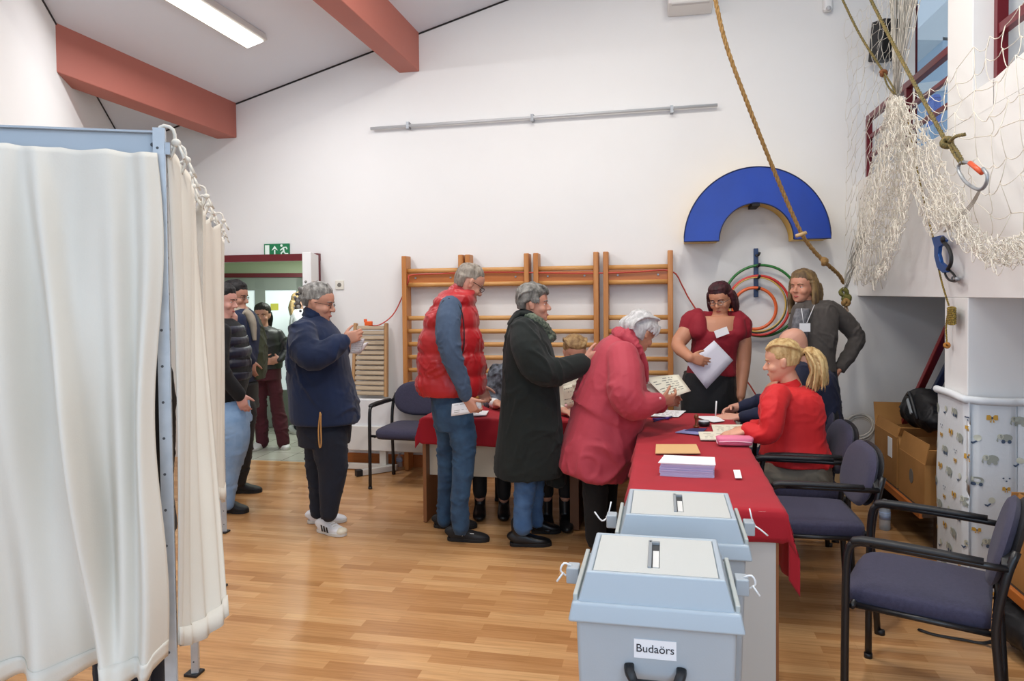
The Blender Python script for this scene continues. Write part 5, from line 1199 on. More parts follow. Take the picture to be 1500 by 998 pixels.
# ---- 7: bald person writing
p = Person(4.80, '#d09a83', 'bald person in a navy suit seated at the table, writing with a white pen', PT(1185, 650, 4.8)*V(1, 1, 0), 'pinkish')
h = headframe(p.q(1163, 507), -Rv*.78+Av*.1-Zv*.50, 1.03); B = p.body
add_head(B, h, 1.05); p.limb(B, [(1170, 518, 0), (1180, 538, 0)], [13, 15])
p.rows(B, [(1158, 1208, 540, .16), (1158, 1212, 580, .16), (1160, 1218, 630, .16), (1160, 1220, 665, .16)])
p.limb(B, [(1172, 550, -.20), (1165, 605, -.25), (1120, 606, -.12), (1083, 612, -.06)], [8, 7, 7, 6.5]); p.limb(B, [(1175, 545, .18), (1158, 592, .2), (1110, 590, .14), (1072, 599, .10)], [8, 7, 7, 6.5])
add_hand(B, p.q(1082, 611.5, -.07), unit(-Rv*.95-Zv*.05+Av*.25), -Zv, Av*.9+Zv*.4, (.15, .15, .2, .2), 1.0, .1)
add_hand(B, p.q(1074, 599, .10), unit(-Rv*.85-Zv*.22-Av*.35), -Zv*.6-Av*.6, Zv*.7-Av*.6, (.55, .65, .8, .9), 1.0, .6)
p.limb(B, [(1195, 665, -.10), (1120, 668, -.10), (1122, 760, -.10)], [8, 7, 6.5]); p.limb(B, [(1195, 660, .12), (1125, 660, .12), (1127, 745, .12)], [8, 7, 6.5])
root = p.finish(); hm = hairm('stubble', '#8a6a5a', '#a08070'); face_parts(root, h, hm, mat('glasses_black', '#141416'), None)
M_suit = cloth('navy_suit', '#141c3a', '#111831', .85, 6)
b = MB(); p.rows(b, [(1162, 1200, 532, .10), (1153, 1212, 545, .19), (1150, 1220, 565, .21), (1150, 1226, 600, .21), (1150, 1228, 640, .21), (1152, 1227, 665, .2)], n=2.5)
p.limb(b, [(1170, 550, -.17), (1160, 580, -.25), (1150, 606, -.25), (1118, 607, -.14), (1090, 611, -.08)], [19, 18, 16, 12, 9.5]); p.limb(b, [(1175, 548, .16), (1158, 588, .2), (1115, 590, .14), (1084, 597, .11)], [19, 17, 13, 9.5])
p.wear('suit_jacket', b, [M_suit, cloth('royal_blue_sleeve', '#1f3a86', '#1b3376', .8)], .009, 3, .005, 9, seed=3)
b = MB(); p.limb(b, [(1200, 665, -.10), (1122, 668, -.10), (1122, 690, -.10), (1124, 745, -.10)], [20, 17, 14, 11]); p.limb(b, [(1200, 660, .12), (1127, 660, .12), (1127, 690, .12), (1128, 735, .12)], [20, 17, 14, 11]); p.wear('trousers', b, cloth('navy_suit', '#141c3a'), .010, 3, .004)
for x_, dd_ in ((1124, -.1), (1128, .12)):
    c_ = p.q(x_, 740, dd_)*V(1, 1, 0); blob('shoe', shoe_mb(c_+Rv*.06, c_-Rv*.20), M_black, root, .007, 2)
q0, q1 = p.q(1048, 612, .02), p.q(1049.5, 588, .0)
g = empty('pen', q0, 'white pen held upright in the hand of the bald person', 'pen'); build('barrel', MB().cyl(q0, q1, .005, 10), M_white, g, smooth=True); build('tip', MB().cyl(q0-unit(q1-q0)*.012, q0, .0015, 8, r1=.005), M_steel, g, smooth=True)

# ---- 8: person in the bright red blazer
p = Person(4.16, '#d8a084', 'seated person with a blond ponytail in a bright red blazer, beside the pink case', PT(1175, 690, 4.16)*V(1, 1, 0), 'fair')
h = headframe(p.q(1146, 527), -Rv*.88+Av*.34-Zv*.20, 1.0); B = p.body
add_head(B, h); p.limb(B, [(1152, 545, 0), (1160, 568, 0)], [12.5, 15])
p.rows(B, [(1132, 1184, 578, .14), (1130, 1186, 620, .14), (1132, 1190, 665, .15), (1136, 1200, 695, .17)])
p.limb(B, [(1143, 585, -.18), (1136, 636, -.20), (1094, 632, -.16)], [8, 7, 6.5]); p.limb(B, [(1160, 580, .18), (1148, 630, .22), (1100, 625, .16)], [8, 7, 6.5])
add_hand(B, p.q(1093, 631.5, -.16), unit(-Rv*.95-Zv*.16+Av*.2), -Zv, Av+Zv*.2, (.2, .22, .25, .3), .95, .1, .1); add_hand(B, p.q(1099, 626, .16), unit(-Rv-Zv*.1), -Zv, -Av, (.2, .2, .25, .3), .95, .1)
p.limb(B, [(1182, 698, -.10), (1110, 702, -.08), (1108, 790, -.08)], [8, 7, 6.5]); p.limb(B, [(1185, 690, .10), (1115, 690, .10), (1113, 775, .1)], [8, 7, 6.5])
root = p.finish(); hm = hairm('blond', '#a8834f', '#d9bd88')
hb = MB(); add_hair(hb, h, .011, .07, .024, False, .006)
hb.loft([h(-.095, 0, .14), h(-.125, 0, .135)], [.035, .018], None, 14)
pony = [h(-.118, 0, .135), h(-.15, 0, .13), h(-.175, 0, .09), h(-.18, 0, .03), h(-.165, 0, -.03), h(-.15, 0, -.075)]
hb.loft(pony, [.015, .036, .050, .052, .040, .012], None, 16, k=3)
rr = random.Random(8)
for i in range(44):
    oy, ox = rr.gauss(0, .026), rr.gauss(0, .02)
    hb.loft([h(-.122, 0, .135), h(-.15+ox*.4, oy*.8, .135), h(-.185+ox, oy*1.3, .09), h(-.19+ox, oy*1.5, .03), h(-.17+ox*1.3, oy*1.5, -.03-.03*rr.random()), h(-.155+ox*1.5, oy*1.4, -.075-.03*rr.random())], [.004, .008, .010, .009, .007, .002], None, 5, k=3)
def lk4(u, rr):
    t = rr.uniform(-1.45, 1.45); return [(.075, .045*math.sin(t), .19), (.03, .08*math.sin(t), .20+.03*math.cos(t)), (-.04, .088*math.sin(t), .175+.055*math.cos(t)), (-.09, .07*math.sin(t), .15+.05*math.cos(t)), (-.12, .01*math.sin(t), .137)]
strands(hb, h, 44, lk4, .007, 9)
p.wear('hair', hb, hm, .0045, 2, .0018, 50); face_parts(root, h, hm)
build('hair_tie', MB().loft([h(-.112, 0, .137), h(-.128, 0, .134)], [.021, .021], None, 16), mat('tie_black', '#17140f', .6), root, smooth=True)
M_blz = mat('bright_red_fabric', '#cf1a1f', .72, c2='#c8171c', nscale=4, bump=.06, bscale=300, sheen=.05)
b = MB(); p.rows(b, [(1140, 1180, 563, .08), (1126, 1192, 573, .17), (1120, 1199, 590, .20), (1119, 1201, 620, .20), (1121, 1203, 645, .195), (1119, 1208, 665, .21), (1119, 1211, 676, .215)], n=2.6)
p.limb(b, [(1140, 580, -.15), (1133, 600, -.215), (1131, 630, -.235), (1118, 638, -.21), (1096, 631, -.16)], [18, 18.5, 16.5, 14, 10.5]); p.limb(b, [(1160, 580, .15), (1150, 628, .22), (1105, 626, .16)], [18, 16, 10.5])
p.wear('blazer', b, M_blz, .008, 2, .006, 7, seed=21)
b = MB(); b.loft([p.q(1158, 569), p.q(1155, 562), p.q(1153, 557)], [(17*p.k, .075), (16*p.k, .068), (15*p.k, .066)], Rv, 20, k=2); p.wear('collar', b, M_blz, .006, 2, .002)
b = MB(); p.rows(b, [(1130, 1208, 672, .19), (1134, 1212, 692, .20), (1138, 1212, 708, .19)]); p.limb(b, [(1185, 697, -.10), (1112, 700, -.08), (1108, 725, -.08), (1109, 785, -.08)], [21, 18, 15, 12]); p.limb(b, [(1185, 692, .10), (1116, 690, .1), (1113, 715, .1), (1114, 770, .1)], [21, 18, 15, 12])
p.wear('trousers', b, cloth('grey_beige_cotton', '#8d8372', '#7f7666', .9), .010, 3, .007, 9, seed=4)
for x_, y_, dd_ in ((1109, 800, -.08), (1114, 785, .1)):
    c_ = p.q(x_, y_, dd_)*V(1, 1, 0); blob('shoe', shoe_mb(c_+Rv*.06, c_-Rv*.19), M_black, root, .007, 2)

# ---- 9, 10: two seated behind the crosswise table
def seated_behind(D, cx, label, tone, sk, hairc, topm, head, f_, tw, shoulders_y, hands, boots, hair_long=False):
    p = Person(D, sk, label, PT(cx, 640, D)*V(1, 1, 0), tone); h = headframe(p.q(*head), f_, .98); B = p.body
    add_head(B, h); sy_ = shoulders_y
    p.limb(B, [(head[0], head[1]+12, 0), (cx, sy_, .02)], [9, 11])
    p.rows(B, [(cx-tw+6, cx+tw-6, sy_+6, .09), (cx-tw+8, cx+tw-8, sy_+40, .12), (cx-tw+6, cx+tw-6, sy_+95, .14), (cx-tw+8, cx+tw-8, sy_+118, .13)])
    for sgn, (hx, hy) in ((-1, hands[0]), (1, hands[1])):
        p.limb(B, [(cx+sgn*(tw-6), sy_+10, 0), (cx+sgn*(tw+4), sy_+58, -.05), (hx, hy, -.33)], [10, 8.5, 6.5])
        add_hand(B, p.q(hx, hy, -.33), unit(-Av*.8+Rv*(-sgn)*.5), -Zv, Rv*(-sgn), (.3, .3, .3, .3), .95)
    for bx, by in boots:
        p.limb(B, [(cx+(bx-cx)*.8, sy_+118, -.02), (bx, sy_+122, -.36), (bx, by-14, -.38)], [14, 11, 7])
    root = p.finish(); hb = MB(); add_hair(hb, h, .014, .05, .028, not hair_long, .008, .004)
    if hair_long: hb.loft([h(-.10, 0, .12), h(-.11, 0, .04), h(-.09, 0, -.03)], [(.08, .03), (.085, .03), (.07, .02)], h.l, 16, k=3)
    def lkk(u, rr):
        t = rr.uniform(-1.5, 1.5); return [(.07, .05*math.sin(t), .19), (.03, .08*math.sin(t), .215), (-.04, .09*math.sin(t), .21), (-.10, .08*math.sin(t), .14)]
    strands(hb, h, 24, lkk, .008, 2)
    p.wear('hair', hb, hairc, .005, 2, .002, 45); face_parts(root, h, hairc)
    b = MB(); p.rows(b, [(cx-12, cx+12, sy_-4, .06), (cx-tw, cx+tw, sy_+6, .12), (cx-tw-1, cx+tw+1, sy_+35, .15), (cx-tw, cx+tw, sy_+90, .16), (cx-tw, cx+tw, sy_+115, .16)])
    for sgn, (hx, hy) in ((-1, hands[0]), (1, hands[1])): p.limb(b, [(cx+sgn*(tw-6), sy_+12, 0), (cx+sgn*(tw+3), sy_+55, -.06), ((hx*.75+(cx+sgn*tw)*.25), hy-1, -.26)], [13, 12, 9])
    p.wear('jacket', b, topm, .009, 3, .005, 10)
    b = MB()
    for bx, by in boots: p.limb(b, [(cx+(bx-cx)*.8, sy_+118, -.0), (bx, sy_+121, -.36), (bx, by-20, -.38)], [16, 13, 9.5])
    p.wear('trousers', b, cloth('black_cotton', '#111214'), .010, 3, .003)
    for bx, by in boots:
        c_ = p.q(bx, by-8, -.38); c_ = PT(bx, by, D-.38)*V(1, 1, 0); blob('boot', shoe_mb(c_+Av*.07, c_-Av*.17, hi=.10), mat('black_leather', '#131315'), root, .007, 2)
    return p
M_pat = mat('patterned_black_grey', '#16181c', .8, c2='#6d7480', nscale=26, bump=.1)
pA = seated_behind(5.52, 765, 'seated person in a black and grey patterned jacket, mostly hidden by the queue', 'seatedA', '#c58e76', hairm('brown_a', '#4a3828', '#6a5238'), M_pat, (772, 503), -Av*.9-Rv*.2-Zv*.3, 44, 533, [(728, 592), (768, 596)], [(703, 742), (738, 744)], True)
build('cuff', MB().loft([pA.q(722, 590, -.28), pA.q(727, 591.5, -.32)], [.036, .034], None, 16), M_white, pA.root, smooth=True)
pB = seated_behind(5.25, 842, 'seated person with short fair hair, seen between the long coat and the red jacket', 'seatedB', '#cb957c', hairm('fair_brown', '#7a5a38', '#a88a5c'), cloth('cream_shirt', '#d8d3c2', None), (842, 515), -Av*.88+Rv*.05-Zv*.42, 34, 546, [(826, 603), (858, 603)], [(801, 742), (828, 742)])

# ---- 11..15: the group in and at the doorway
def waiting(D, base, tone, sk, label, head, f_, hs, hairmt, hairlong, rows_top, topm, top_name, arms, rows_leg, legs, legm, leg_name, shoe_specs, shoem, glasses=None, extra=None, hoff=0):
    p = Person(D, sk, label, base, tone); h = headframe(p.q(*head), f_, hs); B = p.body; add_head(B, h)
    m0 = rows_top[0]; cx = (m0[0]+m0[1])/2
    p.limb(B, [(head[0], head[1]+9, 0), (cx, m0[2]+5, 0)], [55/p.k/1000, 62/p.k/1000])
    core = [(a+(c_-a)*.14, c_-(c_-a)*.14, y, d*.8) for a, c_, y, d in rows_top[1:]]
    p.rows(B, core)
    for A_, rad, hd in arms:
        p.limb(B, A_, [r*.7 for r in rad]); q_ = p.q(*A_[-1]); add_hand(B, q_, hd[0], hd[1], hd[2], hd[3], .97)
    for L_, rad in legs: p.limb(B, L_, [r*.72 for r in rad])
    p.finish(.007); root = p.root
    hb = MB(); add_hair(hb, h, .014, .05, .030, not hairlong, .008)
    if hairlong: hb.loft([h(-.09, 0, .13), h(-.11, 0, .05), h(-.10, 0, -.04)], [(.082, .032), (.088, .034), (.07, .025)], h.l, 16, k=3)
    p.wear('hair', hb, hairmt, .006, 2, .002, 40); face_parts(root, h, hairmt, glasses)
    b = MB(); p.rows(b, rows_top)
    for A_, rad, hd in arms: p.limb(b, A_, rad)
    p.wear(top_name, b, topm, .010, 3, .006, 8)
    b = MB()
    if rows_leg: p.rows(b, rows_leg)
    for L_, rad in legs: p.limb(b, L_, rad)
    p.wear(leg_name, b, legm, .010, 3, .006, 8, (1, 1, 1.8))
    for a, b_ in shoe_specs:
        o = blob('shoe', shoe_mb(a, b_), shoem, root, .007, 2); build('sole', sole_mb(a, b_), M_sole if shoem is not M_wsh else mat('shoe_sole_white', '#cfcdc8'), o)
    return p, h
M_wsh = mat('white_leather', '#dfdfe2')
HB = hairm('black', '#0f0e10', '#1d1a1a')
# nearest waiting person: dark hair, black top under a puffer vest, light jeans
D_ = depth_at(346, 748)
p, h = waiting(D_, PZ(335, 748), 'doorA', '#d0998a', 'black-haired person in a dark quilted vest and pale jeans beside the farthest curtain',
    (327, 439, 0), Rv*.97-Zv*.2, 1.0, HB, False,
    [(312, 340, 466, .06), (304, 352, 478, .16), (300, 360, 505, .19), (300, 364, 545, .2), (303, 358, 575, .19), (304, 352, 590, .18)], cloth('black_jersey', '#0f1013', None), 'sweater',
    [([(326, 486, -.18), (324, 540, -.24), (350, 578, -.16)], [14, 12, 10], (unit(Rv*.3-Zv*.9), Av, Zv, (.4,)*4)), ([(328, 488, .18), (345, 520, .22), (342, 480, .06)], [13, 12, 8], (unit(Zv*.9+Rv*.2), -Rv, -Av, (.6,)*4))],
    [(304, 362, 585, .18), (304, 366, 620, .19)], [([(338, 615, -.09), (340, 650, -.09), (333, 692, -.09), (333, 738, -.09)], [26, 24, 17, 11]), ([(325, 615, .09), (330, 650, .09), (326, 690, .09), (326, 730, .09)], [24, 21, 16, 11])],
    cloth('pale_denim', '#93b1d2', '#7fa0c6', .85, 12), 'jeans', [(PZ(328, 750), PZ(363, 751))], mat('shoe_black', '#17181b'))
b = MB(); rows = []
for a, c_ in zip([476, 492, 508, 524, 540], [492, 508, 524, 540, 558]):
    for t in (.04, .3, .7, .96): bul = math.sin(PI*t)**.5; rows.append((302, 354+min(10, (a-476)*.3)-4+5*bul, a+(c_-a)*t, .19+.02*bul))
p.rows(b, rows, k=1); p.wear('quilted_vest', b, mat('navy_nylon', '#191d30', .45), .009, 1, .004)
# bearded person behind
D_ = depth_at(362, 720)
p, h = waiting(D_, PZ(355, 720), 'doorB', '#b98670', 'bearded person with glasses in a navy jacket and olive coat by the doorway',
    (345, 433, 0), Rv*.95-Zv*.2-Av*.1, 1.02, HB, False,
    [(340, 366, 452, .07), (332, 374, 462, .16), (328, 379, 485, .2), (328, 379, 520, .2), (332, 376, 545, .19), (332, 374, 560, .18)], cloth('navy_padded', '#1a2440', None), 'jacket',
    [([(350, 470, -.18), (352, 505, -.2), (366, 528, -.08)], [12, 11, 9], (unit(Rv*.1-Zv*.9), Av, Zv, (.4,)*4))],
    [(334, 376, 560, .17), (336, 376, 600, .17)], [([(358, 600, -.08), (356, 655, -.09), (352, 705, -.09)], [18, 14, 10]), ([(350, 600, .09), (350, 655, .09), (350, 700, .09)], [17, 14, 10])],
    cloth('black_cotton', '#111214'), 'trousers', [(PZ(342, 722), PZ(383, 721))], mat('shoe_black', '#17181b'), mat('glasses_black', '#141416'))
bd = MB(); bd.ball(h(.045, 0, .028), (.050, .056, .034), h.R); bd.ball(h(.070, 0, .052), (.018, .03, .008), h.R); p.wear('beard', bd, HB, .006, 1, .002, 60)
b = MB(); b.loft([p.q(357, 456, -.12), p.q(364, 462, -.10), p.q(370, 475, -.10), p.q(373, 500, -.10)], [.035, .04, .035, .02], None, 12, k=3); b.ball(p.q(352, 456, .02), (.08, .12, .05)); p.wear('hood', b, cloth('beige_fleece', '#a59c8c', None), .008, 2, .004)
b = MB(); b.loft([p.q(366, 463, .10), p.q(374, 485, .10), p.q(379, 520, .10), p.q(380, 556, .10)], [(.045, .12), (.06, .15), (.055, .15), (.035, .12)], Rv, 16, k=3); p.wear('olive_coat', b, cloth('olive_cotton', '#39402c', None), .009, 2, .006)
# young person in black jacket and maroon trousers standing inside the doorway
D_ = depth_at(400, 656); p0_ = PZ(398, 656)
p, h = waiting(D_, p0_, 'doorC', '#b58470', 'young dark-haired person in a black jacket and wide maroon trousers standing in the corridor',
    (384, 461, 0), -Av*.95+Rv*.1-Zv*.1, .98, HB, True,
    [(378, 392, 478, .06), (371, 408, 484, .12), (369, 413, 498, .15), (370, 414, 520, .15), (371, 413, 540, .15)], cloth('black_leather_jacket', '#15171a', '#222528', .5), 'jacket',
    [([(375, 489, 0), (371, 512, -.05), (384, 530, -.16)], [7.5, 7, 5], (unit(Rv*.9), Av, Zv, (.5,)*4)), ([(408, 489, 0), (420, 512, 0), (410, 528, -.12)], [7.5, 7, 5], (unit(-Rv*.9), Av, Zv, (.5,)*4))],
    [(372, 411, 536, .14), (371, 412, 556, .15)], [([(381, 556, 0), (381, 600, 0), (384, 648, 0)], [11, 10, 9.5]), ([(401, 556, 0), (407, 600, 0), (415, 648, -.05)], [11, 10, 10])],
    cloth('maroon_cotton', '#4c1a28', '#43151f', .9), 'trousers', [(PZ(385, 653), PZ(382, 659)-Rv*.05-Av*.06), (PZ(413, 653), PZ(424, 657)-Av*.08)], M_wsh)
# fair-haired person behind the one in the navy fleece
D_ = depth_at(432, 634); p0_ = PZ(434, 634)
p, h = waiting(D_, p0_, 'doorD', '#cf9f88', 'fair-haired person in a white jacket in the corridor, mostly hidden behind the navy fleece',
    (441, 443, 0), Rv*.9+Av*.3, 1.0, hairm('pale_blond', '#b3976a', '#c0a679'), True,
    [(432, 446, 452, .06), (427, 452, 460, .13), (425, 455, 480, .16), (425, 455, 510, .16), (427, 454, 530, .15)], cloth('white_jacket', '#c9cdd2', None), 'jacket',
    [([(436, 468, -.14), (434, 495, -.18), (444, 515, -.1)], [7, 6, 4.5], (unit(Rv), Av, Zv, (.4,)*4))],
    [(427, 453, 525, .15), (428, 453, 545, .15)], [([(438, 545, -.07), (438, 585, -.08), (436, 625, -.08)], [9, 8, 6.5]), ([(442, 545, .07), (442, 585, .08), (442, 622, .08)], [9, 8, 6])],
    cloth('navy_cotton', '#10182a'), 'trousers', [(PZ(426, 634), PZ(440, 636)), (PZ(436, 630), PZ(450, 631))], M_wsh)
# person inside the nearest booth: only the dark trousers show under the curtain
pb = CAM+ray(190, 900)*2.2; pb = pb*V(1, 1, 0)
p = Person(2.12, '#c48f78', 'person inside the nearest booth, only dark trousers showing below the front curtain', pb, 'booth')
fb = fd; sb = unit(np.cross(Zv, fb)); h = headframe(pb+Zv*1.56, fb-Zv*.3, 1.0); B = p.body; add_head(B, h)
B.limb([pb+Zv*1.52, pb+Zv*1.38], [.055, .065])
B.loft([pb+Zv*z for z in (1.40, 1.3, 1.1, .95)], [(.19, .10), (.18, .12), (.15, .11), (.17, .12)], sb, 20, k=3)
for sg in (-1, 1):
    w_ = pb+sb*sg*.2+fb*.25+Zv*1.08; B.limb([pb+sb*sg*.19+Zv*1.38, pb+sb*sg*.25+Zv*1.12, w_], [.05, .042, .03]); add_hand(B, w_, fb, -Zv, -sb*sg)
    B.limb([pb+sb*sg*.09+Zv*.92, pb+sb*sg*.10+Zv*.5, pb+sb*sg*.10+Zv*.08], [.075, .055, .04])
root = p.finish(.008); hb = MB(); add_hair(hb, h, .012, .05, .028, True, .006); p.wear('hair', hb, HB, .007, 2, 0)
b = MB(); b.loft([pb+Zv*z for z in (1.44, 1.36, 1.2, 1.0, .85)], [(.14, .09), (.21, .13), (.19, .14), (.18, .13), (.19, .14)], sb, 22, k=3)
for sg in (-1, 1): b.limb([pb+sb*sg*.19+Zv*1.38, pb+sb*sg*.25+Zv*1.12, pb+sb*sg*.205+fb*.22+Zv*1.08], [.065, .055, .045])
p.wear('jacket', b, cloth('dark_grey_jacket', '#2a2c30', None), .012, 3, .004)
b = MB(); b.loft([pb+Zv*.98, pb+Zv*.85, pb+Zv*.75], [(.17, .12), (.18, .13), (.17, .12)], sb, 20)
for sg in (-1, 1): b.limb([pb+sb*sg*.085+Zv*.85, pb+sb*sg*.09+Zv*.5, pb+sb*sg*.09+Zv*.10], [.088, .078, .07])
p.wear('trousers', b, cloth('dark_navy_twill', '#0e1524', None), .010, 3, .004)
for sg in (-1, 1): blob('shoe', shoe_mb(pb+sb*sg*.1-fb*.08, pb+sb*sg*.1+fb*.18), M_black, root, .008, 2)

# ---- sheets held in hands
def held(name, D, pts, label, mt=None, dds=(0, 0, 0, 0), ink=0, cat='paper', th=.0016):
    P = [CAM+ray(x, y)*(D+dd) for (x, y), dd in zip(pts, dds)]; a, b1, c1, d1 = P; n_ = unit(np.cross(b1-a, d1-a)); n_ = n_ if n_@(CAM-a) > 0 else -n_
    q = lambda u, v: (a*(1-u)+b1*u)*(1-v)+(d1*(1-u)+c1*u)*v
    b = MB(); b.grid(lambda u, v: q(u, v)+n_*.004*math.sin(u*PI), 6, 4)
    if not ink: return tag(build(name, b, mt or M_paper, thick=th, offs=0, smooth=True), label, cat)
    g = empty(name, (a+c1)/2, label, cat); build('sheet', b, mt or M_paper, g, thick=th, offs=0, smooth=True)
    k = MB(); rr = random.Random(ink)
    for i in range(ink):
        v = .12+.76*i/ink; u = .08
        while u < .85:
            w = .04+rr.random()*.16; r_ = lambda uu, vv: q(uu, vv)+n_*(.0015+.004*math.sin(uu*PI))
            if rr.random() > .25: k.add([r_(u, v), r_(min(u+w, .93), v), r_(min(u+w, .93), v+.03), r_(u, v+.03)], [(0, 1, 2, 3)])
            u += w+.05
    build('print', k, M_ink, g, thick=.0002); return g
D1 = depth_at(680, 790)
held('ballot_paper', D1, [(662, 592), (704, 585), (706, 603), (661, 610)], 'white printed paper held down in the hand of the person in the red vest', None, (-.27, -.22, -.22, -.27), 5)
D2 = depth_at(485, 782)
held('folded_paper', D2, [(515, 498), (534, 496), (529, 518), (513, 518)], 'folded grey-white paper held by the person in the navy fleece, nearest the fingers', mat('grey_paper', '#c4c6cc', .8), (-.17, -.12, -.12, -.17), 6)
held('folded_paper', D2, [(522, 507), (540, 501), (533, 512), (524, 520)], 'white slip sticking out from the folded paper held by the person in the navy fleece', None, (-.10, -.06, -.06, -.1))
D4 = depth_at(880, 805)
held('printed_sheet', D4, [(946, 554), (994, 549), (1012, 573), (977, 586)], 'large cream printed sheet held by the person in the red jacket', M_creamp, (.0, .14, .0, -.14), 7)
held('printed_sheet', D4, [(940, 566), (960, 560), (981, 578), (974, 588)], 'second cream sheet underneath the large one held by the person in the red jacket', M_creamp, (.02, .06, -.06, -.1), 0)
held('blank_sheet', 5.42, [(1006, 533), (1046, 499), (1074, 528), (1035, 570)], 'blank white sheet held cornerwise by the person in the dark red T-shirt', mat('lilac_white_paper', '#dcdbe6', .8), (-.235, -.20, -.20, -.235))
held('document', 5.0, [(825, 566), (838, 563), (842, 597), (826, 600)], 'cream document held upright behind the black-green coat', M_creamp, (0, 0, 0, 0), 5)

# ================================================================== BAYS ON THE RIGHT: PADDED PIER, BENCHES, BOXES
M_pad = mat('pad_fabric', '#dfe3e6', .85, bump=.12, bscale=40); pm = [M_pad, mat('print_ochre', '#d0a040', .8), mat('print_navy', '#46566e', .8), mat('print_grey', '#a3a79d', .8), mat('print_cream', '#cfd0bf', .8)]
g = empty('pier_padding', (1.9, 4.26, 0), 'quilted pale padding printed with bows and elephants wrapped around the white pier', 'padding')
X0, Y0, Y1, X1, ZT = 1.525, 4.045, 4.50, 2.86, 1.045
def pad_pt(s_, z, out=0):      # s_: distance along the wrap, from the far room-side corner round to the front face
    L1 = Y1-Y0; r_ = .03; wob = .006*math.sin(z*9+s_*3)
    if s_ < L1: 
        e = min(1, (s_)/.06, (L1-s_)/.05)
        return V(X0+.018*(1-max(0, e))+wob*.6-out, Y1-s_, z)
    t = s_-L1; seam = min(abs(t-.02), abs(t-.235), abs(t-.60), abs(t-1.0)); puff = -.016*math.exp(-(seam/.02)**2)
    return V(X0+t, Y0-wob*.5-puff-out+(.018*(1-min(1, t/.05))), z)
Lw = Y1-Y0+X1-X0
b = MB(); b.grid(lambda u, v: pad_pt(u*Lw, .012+(ZT-.035)*v+.004*math.sin(u*60)*(v > .98)), 170, 30)
def deco(s_, z, poly, mi, o_=.004):
    b2 = [pad_pt(s_+px, z+pz, o_) for px, pz in poly]; ix = len(b.v)
    c = np.mean(b2, axis=0); b.add([c]+b2, [(0, i+1, (i+1) % len(b2)+1) for i in range(len(b2))], mi)
ell = lambda cx_, cz, rx, rz_, n=12: [(cx_+rx*math.cos(2*PI*i/n), cz+rz_*math.sin(2*PI*i/n)) for i in range(n)]
def bow(s_, z, k=1): 
    for sx in (-1, 1): deco(s_, z, [(0, .004*k), (sx*.012*k, .016*k), (sx*.026*k, .014*k), (sx*.027*k, -.010*k), (sx*.012*k, -.012*k), (0, -.003*k)], 1); deco(s_, z, [(sx*.002*k, -.004*k), (sx*.004*k, -.024*k), (sx*.013*k, -.022*k)], 1)
    deco(s_, z, ell(0, 0, .005*k, .006*k), 2, .005)
def ele(s_, z, k=1, v=0):
    deco(s_, z, ell(0, 0, .030*k, .020*k), 3); deco(s_, z, ell(-.030*k, .006*k, .016*k, .015*k), 4, .005); deco(s_, z, ell(-.026*k, .006*k, .006*k, .010*k), 3, .006)
    deco(s_, z, [(-.044*k, .002*k), (-.050*k, -.014*k), (-.044*k, -.024*k), (-.040*k, -.02*k), (-.042*k, -.010*k), (-.038*k, 0)], 3, .005)
    for sx in (-.016, .014): deco(s_, z, ell(sx*k, -.020*k, .010*k, .010*k), 2 if v else 3, .005)
    deco(s_, z, ell(-.031*k, .012*k, .002*k, .002*k), 2, .007)
def ball_(s_, z, k=1): deco(s_, z, ell(0, 0, .016*k, .016*k), 4); deco(s_, z, [(-.006*k, -.014*k), (-.022*k, -.026*k), (-.034*k, -.020*k), (-.030*k, -.028*k), (-.018*k, -.034*k), (-.002*k, -.02*k)], 2)
def hearts(s_, z):
    for dx, dz in ((-.014, .01), (.014, .01), (0, -.004)): deco(s_, z, ell(dx, dz, .005, .004, 8), 2)
rr = random.Random(3)
for row in range(9):
    for col_ in range(9):
        s_ = .05+col_*.13+(.065 if row % 2 else 0); z = .07+row*.107+rr.uniform(-.01, .01)
        if z > ZT-.07: continue
        kind = (row*2+col_) % 5; s_ = min(s_, Lw-.06)
        if kind == 0: bow(s_, z)
        elif kind == 1: ele(s_, z)
        elif kind == 2: ball_(s_, z)
        elif kind == 3: ele(s_, z, .95, 1)
        else: hearts(s_, z); bow(s_, z-.045, .7)
build('quilt', b, pm, g, smooth=True)
hem = MB(); hem.tube([pad_pt(s_, ZT-.028+.008*math.sin(s_*7), .004) for s_ in np.linspace(0, Lw, 60)], .020, 10); build('top_hem', hem, M_pad, g, smooth=True)
seam = MB()
for t in (.235, .60, 1.0): seam.tube([pad_pt(Y1-Y0+t, z, .0) for z in np.linspace(.02, ZT-.04, 20)], .0035, 6)
build('seams', seam, mat('seam_grey', '#b4bac0', .9), g, smooth=True)
# low benches in both bays
M_bench = mat('bench_edge_wood', '#b5692c', .45, c2='#a0571f', nscale=3, stretch=(8, .6, 8)); M_bd = mat('bench_dark', '#3b2a1e', .7)
for (ya, yb, lb) in ((4.52, 5.85, 'long low wooden bench in the dark bay behind the padded pier, carrying cardboard boxes'), (1.9, 3.62, 'low wooden bench in the near bay at the right edge, carrying a cardboard box')):
    g = empty('low_bench', (1.9, (ya+yb)/2, 0), lb, 'bench')
    build('seat_board', MB().box((1.86, (ya+yb)/2, .275), (.78, yb-ya, .03)), M_bd, g, bevel=.003)
    build('front_edge', MB().box((1.468, (ya+yb)/2, .276), (.022, yb-ya, .045)), M_bench, g, bevel=.004)
    for y in (ya+.1, yb-.1): build('leg', MB().box((1.75, y, .13), (.35, .05, .26)), M_bd, g)
